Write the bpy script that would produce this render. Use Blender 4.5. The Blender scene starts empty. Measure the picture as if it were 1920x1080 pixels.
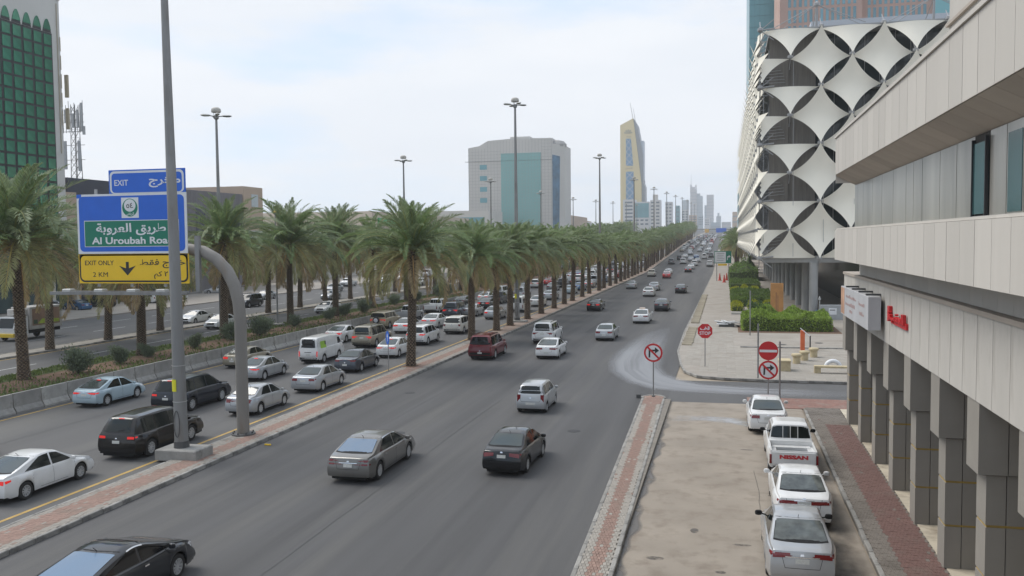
import bpy, math, random
from math import sin, cos, pi, radians, sqrt, tan, atan2, hypot
from mathutils import Vector, Matrix
from mathutils.bvhtree import BVHTree
random.seed(7)
R = random.Random(11)
SC = bpy.context.scene
COL = SC.collection

# ------------------------------------------------------------------ camera
YAW, PITCH, ROLL = radians(13.639), radians(3.115), radians(0.6)
cam = bpy.data.cameras.new('camera'); cam.lens = 1650 / 1920 * 36; cam.sensor_width = 36
cam.clip_start = 0.1; cam.clip_end = 6000
camo = bpy.data.objects.new('camera', cam); COL.objects.link(camo); SC.camera = camo
_f = Vector((-sin(YAW) * cos(PITCH), cos(YAW) * cos(PITCH), -sin(PITCH)))
_r = Vector((cos(YAW), sin(YAW), 0)); _u = _r.cross(_f)
_rr = _r * cos(ROLL) - _u * sin(ROLL); _uu = _u * cos(ROLL) + _r * sin(ROLL)
camo.matrix_world = Matrix(((_rr.x, _uu.x, -_f.x, 0), (_rr.y, _uu.y, -_f.y, 0), (_rr.z, _uu.z, -_f.z, 9.0), (0, 0, 0, 1)))

# ------------------------------------------------------------------ world: thin bright overcast
W = bpy.data.worlds.new('World'); SC.world = W; W.use_nodes = True
nt = W.node_tree; N = nt.nodes; L = nt.links; N.clear()
out = N.new('ShaderNodeOutputWorld'); bg = N.new('ShaderNodeBackground'); bg.inputs[1].default_value = 0.10
SUN_EL, SUN_AZ = radians(52), radians(284)
sky = N.new('ShaderNodeTexSky'); sky.sky_type = 'NISHITA'; sky.sun_disc = False
sky.sun_elevation = SUN_EL; sky.sun_rotation = SUN_AZ
tc = N.new('ShaderNodeTexCoord'); mp = N.new('ShaderNodeMapping'); mp.inputs['Scale'].default_value = (1.0, 1.0, 4.2)
nz = N.new('ShaderNodeTexNoise'); nz.inputs['Scale'].default_value = 1.7; nz.inputs['Detail'].default_value = 7; nz.inputs['Roughness'].default_value = .55
rp = N.new('ShaderNodeValToRGB'); rp.color_ramp.elements[0].position = .36; rp.color_ramp.elements[1].position = .56
rp.color_ramp.elements[0].color = (.05, .05, .05, 1)
rp.color_ramp.elements[1].color = (.97, .97, .97, 1)
nz2 = N.new('ShaderNodeTexNoise'); nz2.inputs['Scale'].default_value = 3.1; nz2.inputs['Detail'].default_value = 6
cl = N.new('ShaderNodeMixRGB'); cl.inputs[1].default_value = (4.5, 4.85, 5.35, 1); cl.inputs[2].default_value = (6.1, 6.15, 6.25, 1)
mx = N.new('ShaderNodeMixRGB')
L.new(tc.outputs['Generated'], mp.inputs[0]); L.new(mp.outputs[0], nz.inputs[0]); L.new(mp.outputs[0], nz2.inputs[0])
L.new(nz.outputs[0], rp.inputs[0]); L.new(nz2.outputs[0], cl.inputs[0])
blue = N.new('ShaderNodeMixRGB'); blue.inputs[0].default_value = .72; blue.inputs[2].default_value = (3.2, 4.7, 6.8, 1)
L.new(sky.outputs[0], blue.inputs[1])
L.new(rp.outputs[0], mx.inputs[0]); L.new(blue.outputs[0], mx.inputs[1]); L.new(cl.outputs[0], mx.inputs[2])
L.new(mx.outputs[0], bg.inputs[0]); L.new(bg.outputs[0], out.inputs[0])
# ------------------------------------------------------------------ sun behind cloud
sl = bpy.data.lights.new('sun', 'SUN'); sl.energy = 1.7; sl.angle = radians(36); sl.color = (1, .96, .9)
so = bpy.data.objects.new('sun', sl); COL.objects.link(so)
_d = Vector((sin(SUN_AZ) * cos(SUN_EL), cos(SUN_AZ) * cos(SUN_EL), sin(SUN_EL)))
so.rotation_euler = _d.to_track_quat('Z', 'Y').to_euler()
SC.view_settings.view_transform = 'Standard'; SC.view_settings.look = 'None'
SC.view_settings.exposure = 0.78; SC.view_settings.gamma = 1; SC.view_settings.use_curve_mapping = False
SC.cycles.max_bounces = 6; SC.cycles.diffuse_bounces = 3; SC.cycles.glossy_bounces = 3
SC.cycles.transmission_bounces = 4; SC.cycles.transparent_max_bounces = 8; SC.cycles.volume_bounces = 1

def elev(y):
    if y < 225: return 0.0
    if y < 260: return .027 * (y - 225) ** 2 / 70
    z = .027 * 17.5 + .027 * (min(y, 500) - 260)
    if y > 500: z += .017 * (min(y, 1200) - 500)
    return z

# ------------------------------------------------------------------ materials
MATS = {}
def mat(name, col, rough=.7, var=.12, scale=3.0, metal=0.0, bump=0.0, bscale=None, coat=0.0, emit=0.0, ior=None,
        streak=None, tex='Object', dirt=None, dscale=.6, rand=0.0, spec=None, trans=0.0, attr=None, dthr=.5):
    if name in MATS: return MATS[name]
    m = bpy.data.materials.new(name); m.use_nodes = True; MATS[name] = m
    n = m.node_tree.nodes; l = m.node_tree.links
    b = n['Principled BSDF']; b.inputs['Roughness'].default_value = rough; b.inputs['Metallic'].default_value = metal
    if coat: b.inputs['Coat Weight'].default_value = coat; b.inputs['Coat Roughness'].default_value = .06
    if ior: b.inputs['IOR'].default_value = ior
    if spec is not None: b.inputs['Specular IOR Level'].default_value = spec
    if trans: b.inputs['Subsurface Weight'].default_value = trans
    tcn = n.new('ShaderNodeTexCoord'); mpn = n.new('ShaderNodeMapping')
    l.new(tcn.outputs[tex], mpn.inputs[0])
    if streak: mpn.inputs['Scale'].default_value = streak
    c = (col[0], col[1], col[2], 1)
    src = None
    if attr:
        a = n.new('ShaderNodeVertexColor'); a.layer_name = attr; src = a.outputs[0]
    if var > 0:
        t = n.new('ShaderNodeTexNoise'); t.inputs['Scale'].default_value = scale; t.inputs['Detail'].default_value = 6
        l.new(mpn.outputs[0], t.inputs[0])
        mr = n.new('ShaderNodeMapRange'); mr.inputs[1].default_value = .25; mr.inputs[2].default_value = .75
        mr.inputs[3].default_value = 1 - var; mr.inputs[4].default_value = 1 + var; l.new(t.outputs[0], mr.inputs[0])
        mm = n.new('ShaderNodeVectorMath'); mm.operation = 'SCALE'
        if src: l.new(src, mm.inputs[0])
        else: mm.inputs[0].default_value = col[:3]
        l.new(mr.outputs[0], mm.inputs['Scale']); src = mm.outputs[0]
    if rand > 0:
        oi = n.new('ShaderNodeObjectInfo'); mr = n.new('ShaderNodeMapRange'); mr.inputs[3].default_value = 1 - rand; mr.inputs[4].default_value = 1 + rand
        l.new(oi.outputs['Random'], mr.inputs[0]); mm = n.new('ShaderNodeVectorMath'); mm.operation = 'SCALE'
        if src: l.new(src, mm.inputs[0])
        else: mm.inputs[0].default_value = col[:3]
        l.new(mr.outputs[0], mm.inputs['Scale']); src = mm.outputs[0]
    if dirt:
        t = n.new('ShaderNodeTexNoise'); t.inputs['Scale'].default_value = dscale; t.inputs['Detail'].default_value = 9; t.inputs['Roughness'].default_value = .62
        l.new(mpn.outputs[0], t.inputs[0])
        r = n.new('ShaderNodeMapRange'); r.inputs[1].default_value = dthr; r.inputs[2].default_value = dthr + .2; l.new(t.outputs[0], r.inputs[0])
        x = n.new('ShaderNodeMixRGB'); x.inputs[2].default_value = (*dirt, 1)
        l.new(r.outputs[0], x.inputs[0])
        if src: l.new(src, x.inputs[1])
        else: x.inputs[1].default_value = c
        src = x.outputs[0]
    if src: l.new(src, b.inputs['Base Color'])
    else: b.inputs['Base Color'].default_value = c
    if bump:
        t = n.new('ShaderNodeTexNoise'); t.inputs['Scale'].default_value = bscale or scale * 6; t.inputs['Detail'].default_value = 5
        l.new(mpn.outputs[0], t.inputs[0]); bp = n.new('ShaderNodeBump'); bp.inputs['Strength'].default_value = bump; bp.inputs['Distance'].default_value = .02
        l.new(t.outputs[0], bp.inputs['Height']); l.new(bp.outputs[0], b.inputs['Normal'])
    if emit:
        b.inputs['Emission Color'].default_value = c; b.inputs['Emission Strength'].default_value = emit
    if trans:
        b.inputs['Subsurface Weight'].default_value = 0
        tr = n.new('ShaderNodeBsdfTranslucent'); ms = n.new('ShaderNodeMixShader'); ms.inputs[0].default_value = trans
        if src: l.new(src, tr.inputs[0])
        else: tr.inputs[0].default_value = c
        l.new(b.outputs[0], ms.inputs[1]); l.new(tr.outputs[0], ms.inputs[2]); l.new(ms.outputs[0], n['Material Output'].inputs[0])
    m.diffuse_color = c
    return m

# ------------------------------------------------------------------ mesh builder
class MB:
    def __init__(s): s.v = []; s.f = []; s.mi = []; s.col = []
    def add(s, vs, fs, mi=0):
        o = len(s.v); s.v += [tuple(p) for p in vs]; s.f += [tuple(i + o for i in f) for f in fs]; s.mi += [mi] * len(fs); return s
    def box(s, x0, x1, y0, y1, z0, z1, mi=0):
        return s.add([(x0, y0, z0), (x1, y0, z0), (x1, y1, z0), (x0, y1, z0), (x0, y0, z1), (x1, y0, z1), (x1, y1, z1), (x0, y1, z1)],
                     [(0, 3, 2, 1), (4, 5, 6, 7), (0, 1, 5, 4), (1, 2, 6, 5), (2, 3, 7, 6), (3, 0, 4, 7)], mi)
    def bev(s, x0, x1, y0, y1, z0, z1, b=.01, mi=0):   # box with a chamfered top
        return s.add([(x0, y0, z0), (x1, y0, z0), (x1, y1, z0), (x0, y1, z0), (x0, y0, z1 - b), (x1, y0, z1 - b), (x1, y1, z1 - b), (x0, y1, z1 - b),
                      (x0 + b, y0 + b, z1), (x1 - b, y0 + b, z1), (x1 - b, y1 - b, z1), (x0 + b, y1 - b, z1)],
                     [(0, 1, 5, 4), (1, 2, 6, 5), (2, 3, 7, 6), (3, 0, 4, 7), (4, 5, 9, 8), (5, 6, 10, 9), (6, 7, 11, 10), (7, 4, 8, 11), (8, 9, 10, 11)], mi)
    def tube(s, p, q, r0, r1=None, n=10, mi=0, caps=True):
        r1 = r0 if r1 is None else r1; p = Vector(p); q = Vector(q); d = (q - p)
        if d.length < 1e-6: return s
        d.normalize(); a = d.orthogonal().normalized(); b = d.cross(a)
        vs = [p + (a * cos(2 * pi * i / n) + b * sin(2 * pi * i / n)) * r0 for i in range(n)] + [q + (a * cos(2 * pi * i / n) + b * sin(2 * pi * i / n)) * r1 for i in range(n)]
        fs = [(i, (i + 1) % n, n + (i + 1) % n, n + i) for i in range(n)]
        if caps: fs += [tuple(range(n - 1, -1, -1)), tuple(range(n, 2 * n))]
        return s.add(vs, fs, mi)
    def path(s, pts, rs, n=10, mi=0):
        pts = [Vector(p) for p in pts]; vs = []; a = None
        for i, p in enumerate(pts):
            d = (pts[min(i + 1, len(pts) - 1)] - pts[max(i - 1, 0)]).normalized()
            a = d.orthogonal().normalized() if a is None else (a - d * a.dot(d)).normalized()
            b = d.cross(a); r = rs[i] if isinstance(rs, (list, tuple)) else rs
            vs += [p + (a * cos(2 * pi * k / n) + b * sin(2 * pi * k / n)) * r for k in range(n)]
        fs = [(i * n + k, i * n + (k + 1) % n, (i + 1) * n + (k + 1) % n, (i + 1) * n + k) for i in range(len(pts) - 1) for k in range(n)]
        fs += [tuple(range(n - 1, -1, -1)), tuple(range((len(pts) - 1) * n, len(pts) * n))]
        return s.add(vs, fs, mi)
    def lathe(s, prof, n=16, c=(0, 0, 0), mi=0, cap=True):   # prof: (r, z)
        vs = [(c[0] + r * cos(2 * pi * k / n), c[1] + r * sin(2 * pi * k / n), c[2] + z) for r, z in prof for k in range(n)]
        fs = [(i * n + k, i * n + (k + 1) % n, (i + 1) * n + (k + 1) % n, (i + 1) * n + k) for i in range(len(prof) - 1) for k in range(n)]
        if cap: fs += [tuple(range(n - 1, -1, -1)), tuple(range((len(prof) - 1) * n, len(prof) * n))]
        return s.add(vs, fs, mi)
    def prism(s, poly, d, mi=0):       # poly: 3D points, extruded by vector d
        n = len(poly); d = Vector(d); vs = [Vector(p) for p in poly] + [Vector(p) + d for p in poly]
        return s.add(vs, [tuple(range(n)), tuple(range(2 * n - 1, n - 1, -1))] + [(i, n + i, n + (i + 1) % n, (i + 1) % n) for i in range(n)], mi)
    def grid(s, P, mi=0, close=False):
        m = len(P); n = len(P[0]); vs = [p for r in P for p in r]
        fs = [(i * n + j, i * n + j + 1, (i + 1) * n + j + 1, (i + 1) * n + j) for i in range(m - 1) for j in range(n - 1)]
        return s.add(vs, fs, mi)
    def join(s, o, mi=0): return s.add(o.v, o.f, mi)
    def mesh(s, name, mats, smooth=False, fix=True):
        me = bpy.data.meshes.new(name); me.from_pydata(s.v, [], s.f)
        for m in (mats if isinstance(mats, (list, tuple)) else [mats]): me.materials.append(m)
        if any(s.mi): me.polygons.foreach_set('material_index', s.mi)
        if s.col:
            ca = me.color_attributes.new('tint', 'FLOAT_COLOR', 'CORNER'); flat = []
            for f, c in zip(s.f, s.col): flat += list(c) * len(f)
            ca.data.foreach_set('color', flat)
        if smooth:
            me.polygons.foreach_set('use_smooth', [True] * len(me.polygons))
            try: me.set_sharp_from_angle(angle=radians(smooth if smooth > 1 else 40))
            except Exception: pass
        me.update(); return me
    def obj(s, name, mats, parent=None, smooth=False, **k):
        return link(name, s.mesh(name, mats, smooth), parent, **k)

def link(name, me, parent=None, loc=None, rot=None, label=None, cat=None, group=None, kind=None, scale=None):
    o = bpy.data.objects.new(name, me); COL.objects.link(o)
    if parent: o.parent = parent
    if loc: o.location = loc
    if rot: o.rotation_euler = rot
    if scale: o.scale = scale if isinstance(scale, (tuple, list)) else (scale,) * 3
    if label: o['label'] = label
    if cat: o['category'] = cat
    if group: o['group'] = group
    if kind: o['kind'] = kind
    return o
def thing(name, label, cat, loc=(0, 0, 0), rz=0, group=None):
    return link(name, None, None, loc, (0, 0, rz), label, cat, group)
def S(name, mb, m, **k): return mb.obj(name, m, kind='structure', **k)
def text_mb(body, size, depth=.01, bold=0.0, shear=0.0, space=1.0):
    """lettering as a flat mesh in the xz plane, centred, facing -y"""
    c = bpy.data.curves.new('lettering', 'FONT'); c.body = body; c.size = size; c.extrude = depth / 2; c.offset = bold; c.align_x = 'CENTER'; c.align_y = 'CENTER'
    c.resolution_u = 3; c.shear = shear; c.space_character = space
    o = bpy.data.objects.new('lettering', c); COL.objects.link(o); bpy.context.view_layer.update()
    me = o.to_mesh(); vs = [(v.co.x, -v.co.z, v.co.y) for v in me.vertices]; fs = [tuple(p.vertices) for p in me.polygons]
    o.to_mesh_clear(); bpy.data.objects.remove(o); bpy.data.curves.remove(c)
    mb = MB(); mb.add(vs, fs)
    xs = [v[0] for v in vs]; zs = [v[2] for v in vs]
    if xs:
        cx = (min(xs) + max(xs)) / 2; cz = (min(zs) + max(zs)) / 2
        mb.v = [(x - cx, y, z - cz) for x, y, z in mb.v]; mb.w = max(xs) - min(xs); mb.h = max(zs) - min(zs)
    return mb
def fit(mb, w, h):
    sx = w / mb.w; sz = h / mb.h; mb.v = [(x * sx, y, z * sz) for x, y, z in mb.v]; return mb
# ------------------------------------------------------------------ ground and roads
asphalt = mat('asphalt', (.064, .063, .064), .78, .26, .9, bump=.3, bscale=60, streak=(1, .035, 1), dirt=(.098, .095, .090), dscale=.42, dthr=.5)
asphalt2 = mat('asphalt_old', (.085, .084, .084), .8, .14, .5, bump=.25, bscale=60, streak=(1, .15, 1), dirt=(.11, .107, .10), dscale=.3)
lane_conc = mat('lane_concrete', (.265, .228, .185), .85, .14, .5, bump=.3, bscale=30, dirt=(.20, .165, .13), dscale=1.3, dthr=.49)
yellow_paint = mat('yellow_paint', (.42, .27, .07), .7, .25, 1.5, dirt=(.16, .13, .08), dscale=2, dthr=.55)
white_paint = mat('white_paint', (.55, .55, .53), .7, .2, 2, dirt=(.2, .2, .19), dscale=2, dthr=.58)
kerb_m = mat('kerb_stone', (.27, .26, .24), .9, .2, 2.0, bump=.4, dirt=(.10, .095, .09), dscale=1.6, rand=.18)
paver_g = mat('paver_grey', (.30, .275, .24), .9, .16, 9, bump=.3, rand=.18, dirt=(.14, .125, .11), dscale=.9, dthr=.55)
paver_r = mat('paver_red', (.275, .18, .145), .9, .18, 9, bump=.3, rand=.16, dirt=(.2, .155, .125), dscale=.8)
paver_r2 = mat('paver_dark_red', (.15, .083, .07), .85, .22, 9, bump=.3, rand=.2, dirt=(.15, .11, .09), dscale=.7, dthr=.55)
plaza_m = mat('plaza_paving', (.30, .27, .235), .88, .12, .6, bump=.2, bscale=14, dirt=(.24, .21, .175), dscale=.35)
soil_m = mat('soil', (.135, .08, .05), .95, .3, 2.2, bump=.8, bscale=9)
sand_m = mat('sandy_ground', (.30, .25, .19), .95, .15, .4)
conc_m = mat('barrier_concrete', (.30, .29, .27), .9, .22, 1.6, bump=.5, rand=.2, dirt=(.15, .14, .13), dscale=1.4, dthr=.56)
joint_m = mat('joint_sand', (.19, .17, .145), .95, .2, 5)
YS = [-60, 0, 20, 50, 100, 150, 200, 225, 235, 245, 260, 300, 400, 500, 600, 800, 1000, 1200, 1600, 2600]
def strip(name, x0, x1, dz, m, y0=-60, y1=2600, thick=None, **k):
    ys = sorted(set([y0, y1] + [y for y in YS if y0 < y < y1])); mb = MB()
    if thick is None:
        mb.grid([[(x0, y, elev(y) + dz), (x1, y, elev(y) + dz)] for y in ys]); mb.f = [tuple(f[::-1]) for f in mb.f]
        for i, f in enumerate(mb.f):
            pass
        mb.f = [tuple(f[::-1]) for f in mb.f]
    else:
        mb.grid([[(x0, y, elev(y) + dz - thick), (x0, y, elev(y) + dz), (x1, y, elev(y) + dz), (x1, y, elev(y) + dz - thick)] for y in ys])
        a, b = ys[0], ys[-1]
        for q in (a, b): mb.add([(x0, q, elev(q) + dz - thick), (x1, q, elev(q) + dz - thick), (x1, q, elev(q) + dz), (x0, q, elev(q) + dz)], [(0, 1, 2, 3)])
    return mb.obj(name, m, **({'kind': 'structure'} | k))
strip('ground', -1400, 1400, -.03, sand_m)
strip('main_road', -20.3, -3.1, 0, asphalt)
strip('traffic_road', -36.9, -22.1, 0, asphalt2)
strip('inner_road', -55.5, -45.9, 0, asphalt2)
strip('outer_road', -75.6, -57.5, 0, asphalt2)
strip('parking_lane', -3.1, 3.9, .004, lane_conc, -60, 48.9)
mb = MB(); mb.box(-3.1, 70, 48.9, 56.4, -.02, .002); S('side_street', mb, asphalt2)
# patches, seams and covers in the carriageways
patch_m = mat('asphalt_patch', (.045, .045, .048), .85, .15, 2, bump=.3, bscale=50); seam_r = mat('tar_seam', (.03, .03, .032), .6, .1)
for x0, x1, y0, y1 in ((-13.2, -12.4, 84, 97),):
    MB().prism([(x0, y0, .003), (x1, y0 + .1, .003), (x1 - .06, y1, .003), (x0 + .05, y1 - .12, .003)], (0, 0, .002)).obj('road_patch', patch_m, kind='structure')
for x0, y0, y1, s_ in ((-12.2, 18, 140, 1), (-8.3, 60, 200, 2), (-16.3, 40, 180, 3), (-31.9, 20, 120, 4), (-27.0, 30, 150, 5)):
    P = []; x = x0; y = y0; q = random.Random(s_)
    while y < y1: w_ = .008 + .008 * q.random(); P.append([(x - w_, y, .0055), (x + w_, y, .0055)]); x += q.uniform(-.03, .03); y += 1.1
    MB().grid(P).obj('road_seam', seam_r, kind='structure')
for x, y in ((-14.9, 38.5), (-6.9, 40.5), (-18.2, 49), (-28.6, 36.2)): MB().lathe([(.31, .002), (.31, .008)], 18, (x, y, 0)).obj('road_manhole', patch_m, kind='structure')
# painted lines
def line(x, w, m, y0, y1, z=.006): strip('painted_line', x - w / 2, x + w / 2, z, m, y0, y1)
line(-22.95, .16, yellow_paint, -20, 900); line(-36.15, .14, yellow_paint, 5, 900)
line(-55.05, .15, yellow_paint, 5, 700); line(-46.5, .12, white_paint, 5, 700); line(-58.0, .12, yellow_paint, 5, 700)
mb = MB()
for x in (-50.8, -63.6, -69.7):
    for i in range(70):
        y = 24 + i * 9.0
        mb.add([(x - .07, y, elev(y) + .006), (x + .07, y, elev(y) + .006), (x + .07, y + 5, elev(y + 5) + .006), (x - .07, y + 5, elev(y + 5) + .006)], [(0, 1, 2, 3)])
S('lane_dashes', mb, white_paint)

# spilled chalky water fanning out of the side street: a thin film whose cover fades by its own streaks
def film(name, pts, col, rough, y_streak, thr=.35, alpha=.8, ring=False, uvs=0):
    m = bpy.data.materials.new(name); m.use_nodes = True; n = m.node_tree.nodes; l = m.node_tree.links
    b = n['Principled BSDF']; b.inputs['Base Color'].default_value = (*col, 1); b.inputs['Roughness'].default_value = rough
    tcn = n.new('ShaderNodeTexCoord'); mpn = n.new('ShaderNodeMapping'); mpn.inputs['Scale'].default_value = y_streak
    t = n.new('ShaderNodeTexNoise'); t.inputs['Scale'].default_value = 1.2; t.inputs['Detail'].default_value = 8
    vc = n.new('ShaderNodeVertexColor'); vc.layer_name = 'tint'
    l.new(tcn.outputs['UV' if uvs else 'Object'], mpn.inputs[0]); l.new(mpn.outputs[0], t.inputs[0])
    r = n.new('ShaderNodeMapRange'); r.inputs[1].default_value = thr; r.inputs[2].default_value = thr + .3 + .2 * uvs; r.inputs[4].default_value = alpha
    mu = n.new('ShaderNodeMath'); mu.operation = 'MULTIPLY'
    l.new(t.outputs[0], r.inputs[0]); l.new(r.outputs[0], mu.inputs[0]); l.new(vc.outputs[0], mu.inputs[1]); l.new(mu.outputs[0], b.inputs['Alpha'])
    # pts: rows of (x, y) across the film; edges fade
    mb = MB(); rows = len(pts); me = bpy.data.meshes.new(name); n_ = len(pts[0]); vs = [(x, y, .009) for r_ in pts for x, y in r_]
    fs = [(i * n_ + j, i * n_ + j + 1, (i + 1) * n_ + j + 1, (i + 1) * n_ + j) for i in range(rows - 1) for j in range(n_ - 1)]
    me.from_pydata(vs, [], fs); me.materials.append(m)
    ca = me.color_attributes.new('tint', 'FLOAT_COLOR', 'POINT'); fl = []
    for i in range(rows):
        for j in range(n_):
            e = (1.0 if i < rows - 1 else 0.0) if ring else min(1.0, 1.5 * sin(pi * j / (n_ - 1))) * min(1.0, 1.4 * sin(pi * i / (rows - 1)))
            fl += [e, e, e, 1]
    ca.data.foreach_set('color', fl)
    if uvs:
        uv = me.uv_layers.new(name='uv'); 
        for lp in me.loops: uv.data[lp.index].uv = ((lp.vertex_index % n_) / n_, (lp.vertex_index // n_) / rows)
    me.update()
    return link(name, me, kind='structure')
def blend(a, b, n=15): return [(a[0] + (b[0] - a[0]) * k / (n - 1), a[1] + (b[1] - a[1]) * k / (n - 1)) for k in range(n)]
rows = []
for a, b in [((-5.4, 92), (-5.2, 92)), ((-7.6, 84), (-5.0, 84)), ((-8.4, 76), (-4.7, 76)), ((-8.6, 70), (-4.6, 70)), ((-8.5, 64), (-4.4, 66)), ((-7.7, 59), (-4.2, 62)),
             ((-6.2, 55), (-3.6, 59)), ((-4.5, 52.6), (-2.6, 57.0)), ((-2.2, 51.9), (-1.3, 55.4)), ((1, 51.5), (1, 54.8)), ((4, 51.4), (4, 54.4)), ((6.2, 51.6), (6.0, 54.0)), ((8.5, 52.3), (8.5, 53.2))]:
    rows.append(blend(a, b))
film('spilled_water', rows, (.31, .315, .33), .45, (4, 1.6, 1), .02, .68, uvs=1)
film('puddle', [blend((-2.9, 43.4), (-2.9, 45.2)), blend((-1, 43.9), (-1, 45.3)), blend((0.2, 43.5), (.2, 45.1)), blend((1.2, 42.6), (1.2, 44.6)), blend((2.6, 42.2), (2.6, 43.6)), blend((3.4, 42.4), (3.4, 43))], (.36, .37, .38), .12, (1, 2, 1), .3, .75)
film('wet_gutter', [blend((-3.25, y / 3), (-2.62 + .10 * sin(y * .4) + .08 * sin(y * 1.1), y / 3), 9) for y in range(30, 142, 1)], (.10, .088, .075), .35, (2, 1, 1), .2, .75)
film('oil_trail', [blend((2.1 + .25 * sin(y), y), (3.85, y), 5) for y in range(16, 43, 2)], (.10, .088, .075), .5, (1, .6, 1), .36, .7)
for x, y, a, b in ((-1.9, 24.6, .28, .16), (2.4, 23.0, .2, .22), (1.7, 31.5, .26, .13), (-.1, 23.9, .16, .12), (-.9, 27.2, .14, .25), (.5, 26.2, .3, .1), (-1.5, 20.9, .35, .15), (.9, 38.2, .3, .08), (2.0, 27.6, .22, .16)):
    film('stain', [[(x + a * t * cos(q), y + b * t * sin(q)) for q in [2 * pi * k / 12 for k in range(13)]] for t in (0.02, .5, .8, 1.0)] , (.09, .075, .06), .5, (3, 3, 1), .3, .85, ring=True)
# cracks in the parking lane
crack_m = mat('crack', (.09, .075, .06), .9, .1)
for x0, y0, y1 in ((1.15, 25, 35), (1.75, 22, 42), (.2, 17, 21)):
    mb = MB(); P = []; x = x0; y = y0
    while y < y1: P.append([(x - .009, y, .010), (x + .009, y, .010)]); x += R.uniform(-.02, .02); y += .35
    mb.grid(P); S('road_crack', mb, crack_m)

# kerbs: every stone its own part of the kerb it belongs to
kb = MB(); kb.bev(-.07, .07, -.485, .485, 0, .16, .02); KERB = kb.mesh('kerb_stone', kerb_m)
def kerb_line(name, label_parent, x, y0, y1, z=0, dx=0.0, n_far=None):
    i = 0; y = y0
    while y < y1:
        link('kerb_stone', KERB, label_parent, (x + dx * (y - y0) + R.uniform(-.012, .012), y + .5, elev(y) + z + R.uniform(-.012, .006)), (0, R.uniform(-.03, .03), R.uniform(-.012, .012) - dx))
        y += 1.0; i += 1
# bricks
def brick_mesh(m, a=.195, b=.095, h=.05): 
    q = MB(); q.bev(-b / 2, b / 2, -a / 2, a / 2, -h, 0, .008); return q
BG = brick_mesh(0).mesh('brick', paver_g); BGD = brick_mesh(0).mesh('brick', mat('paver_brown', (.155, .135, .115), .9, .18, 9, bump=.3, rand=.18, dirt=(.10, .085, .07), dscale=.9)); BRd = brick_mesh(0).mesh('brick', paver_r); BD = brick_mesh(0).mesh('brick', paver_r2)
def bricks(parent, x0, x1, y0, y1, z, red, single_y, shear=0.0, dense=1.0, redmat=None, xfun=None, greym=None, stray=.03):
    """laid bricks: the nearest ones single objects, the rest one joined mesh per colour"""
    cnt = 0; far = {0: MB(), 1: MB()}; y = y0; row = 0; bh = brick_mesh(0)
    while y < y1:
        xa, xb = (xfun(y) if xfun else (x0, x1)); x = xa - (.05 if row % 2 else 0)
        while x < xb - .04:
            r = 1 if (red(x, y, xa, xb) ^ (R.random() < stray)) else 0
            dz = z + R.uniform(-.005, .004)
            if y < single_y and cnt < 290:
                link('brick', (BRd if redmat is None else BD) if r else (BG if greym is None else BGD), parent, (x + .05, y + .1, dz), (R.uniform(-.015, .015), R.uniform(-.02, .02), R.uniform(-.03, .03))); cnt += 1
            else:
                t = far[r]; n = len(t.v)
                t.add([(x + .004, y + .004, dz), (x + .096, y + .004, dz), (x + .096, y + .196, dz), (x + .004, y + .196, dz), (x, y, dz - .02), (x + .1, y, dz - .02), (x + .1, y + .2, dz - .02), (x, y + .2, dz - .02)],
                      [(0, 1, 2, 3), (4, 5, 1, 0), (5, 6, 2, 1), (6, 7, 3, 2), (7, 4, 0, 3)])
            x += .1
        y += .2; row += 1
    for k, t in far.items():
        if t.f: t.obj('brick_field', [greym or paver_g, redmat or paver_r][k], parent, kind='stuff')
# narrow island on the right with the no-right-turn sign
isl = S('brick_island', MB().box(-3.9, -2.9, 12, 49.0, 0, .125), joint_m)
def islx(y): return (-3.95 - .021 * (y - 22), -2.86 - .014 * (y - 22))
bricks(isl, 0, 0, 21.0, 49.2, .152, lambda x, y, a, b: (a + .17 < x < b - .27) or y > 47.2, 24.6, xfun=lambda y: (islx(y)[0] + .15, islx(y)[1] - .13))
y = 12.0
while y < 49:
    a, b = islx(y)
    link('kerb_stone', KERB, isl, (a + .07, y + .5, R.uniform(-.01, .006)), (0, R.uniform(-.03, .03), .02)); link('kerb_stone', KERB, isl, (b - .06, y + .5, R.uniform(-.01, .006)), (0, R.uniform(-.03, .03), .013)); y += 1
for k in range(7):
    q = pi * k / 6; link('kerb_stone', KERB, isl, (-3.88 + .62 * cos(q), 49.3 + .75 * sin(q), 0), (0, 0, q + pi * 0), scale=(1, .33, 1))
S('island_tip', MB().lathe([(.62, 0), (.62, .13)], 16, (-3.88, 49.3, 0)), joint_m)
t = MB(); 
for i in range(-6, 6):
    for j in range(0, 4):
        if hypot(i * .1 + .05, j * .2 + .1) < .6: t.bev(-3.88 + i * .1 + .003, -3.88 + i * .1 + .097, 49.2 + j * .2 + .003, 49.2 + j * .2 + .197, .1, .15, .006)
t.obj('brick_field', paver_r, isl, kind='stuff')
# long planted island between the main road and the jammed lanes
mid = strip('palm_island', -22.0, -20.35, .125, joint_m, 8, 620, .125)
bricks(mid, -21.99, -20.38, 19.0, 76, .15, lambda x, y, a, b: a + .36 + .18 * sin(y * .21) < x < b - .38, 21.0, xfun=None)
strip('island_paving', -21.95, -20.42, .146, mat('island_paving', (.26, .20, .165), .9, .2, 2, dirt=(.2, .13, .10), dscale=.8), 76, 620)
kerb_line('k', mid, -20.3, 8, 170); kerb_line('k', mid, -22.05, 8, 120)
strip('kerb_run', -20.38, -20.24, .16, kerb_m, 170, 620, .16); strip('kerb_run', -22.12, -21.98, .16, kerb_m, 120, 620, .16)
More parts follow.
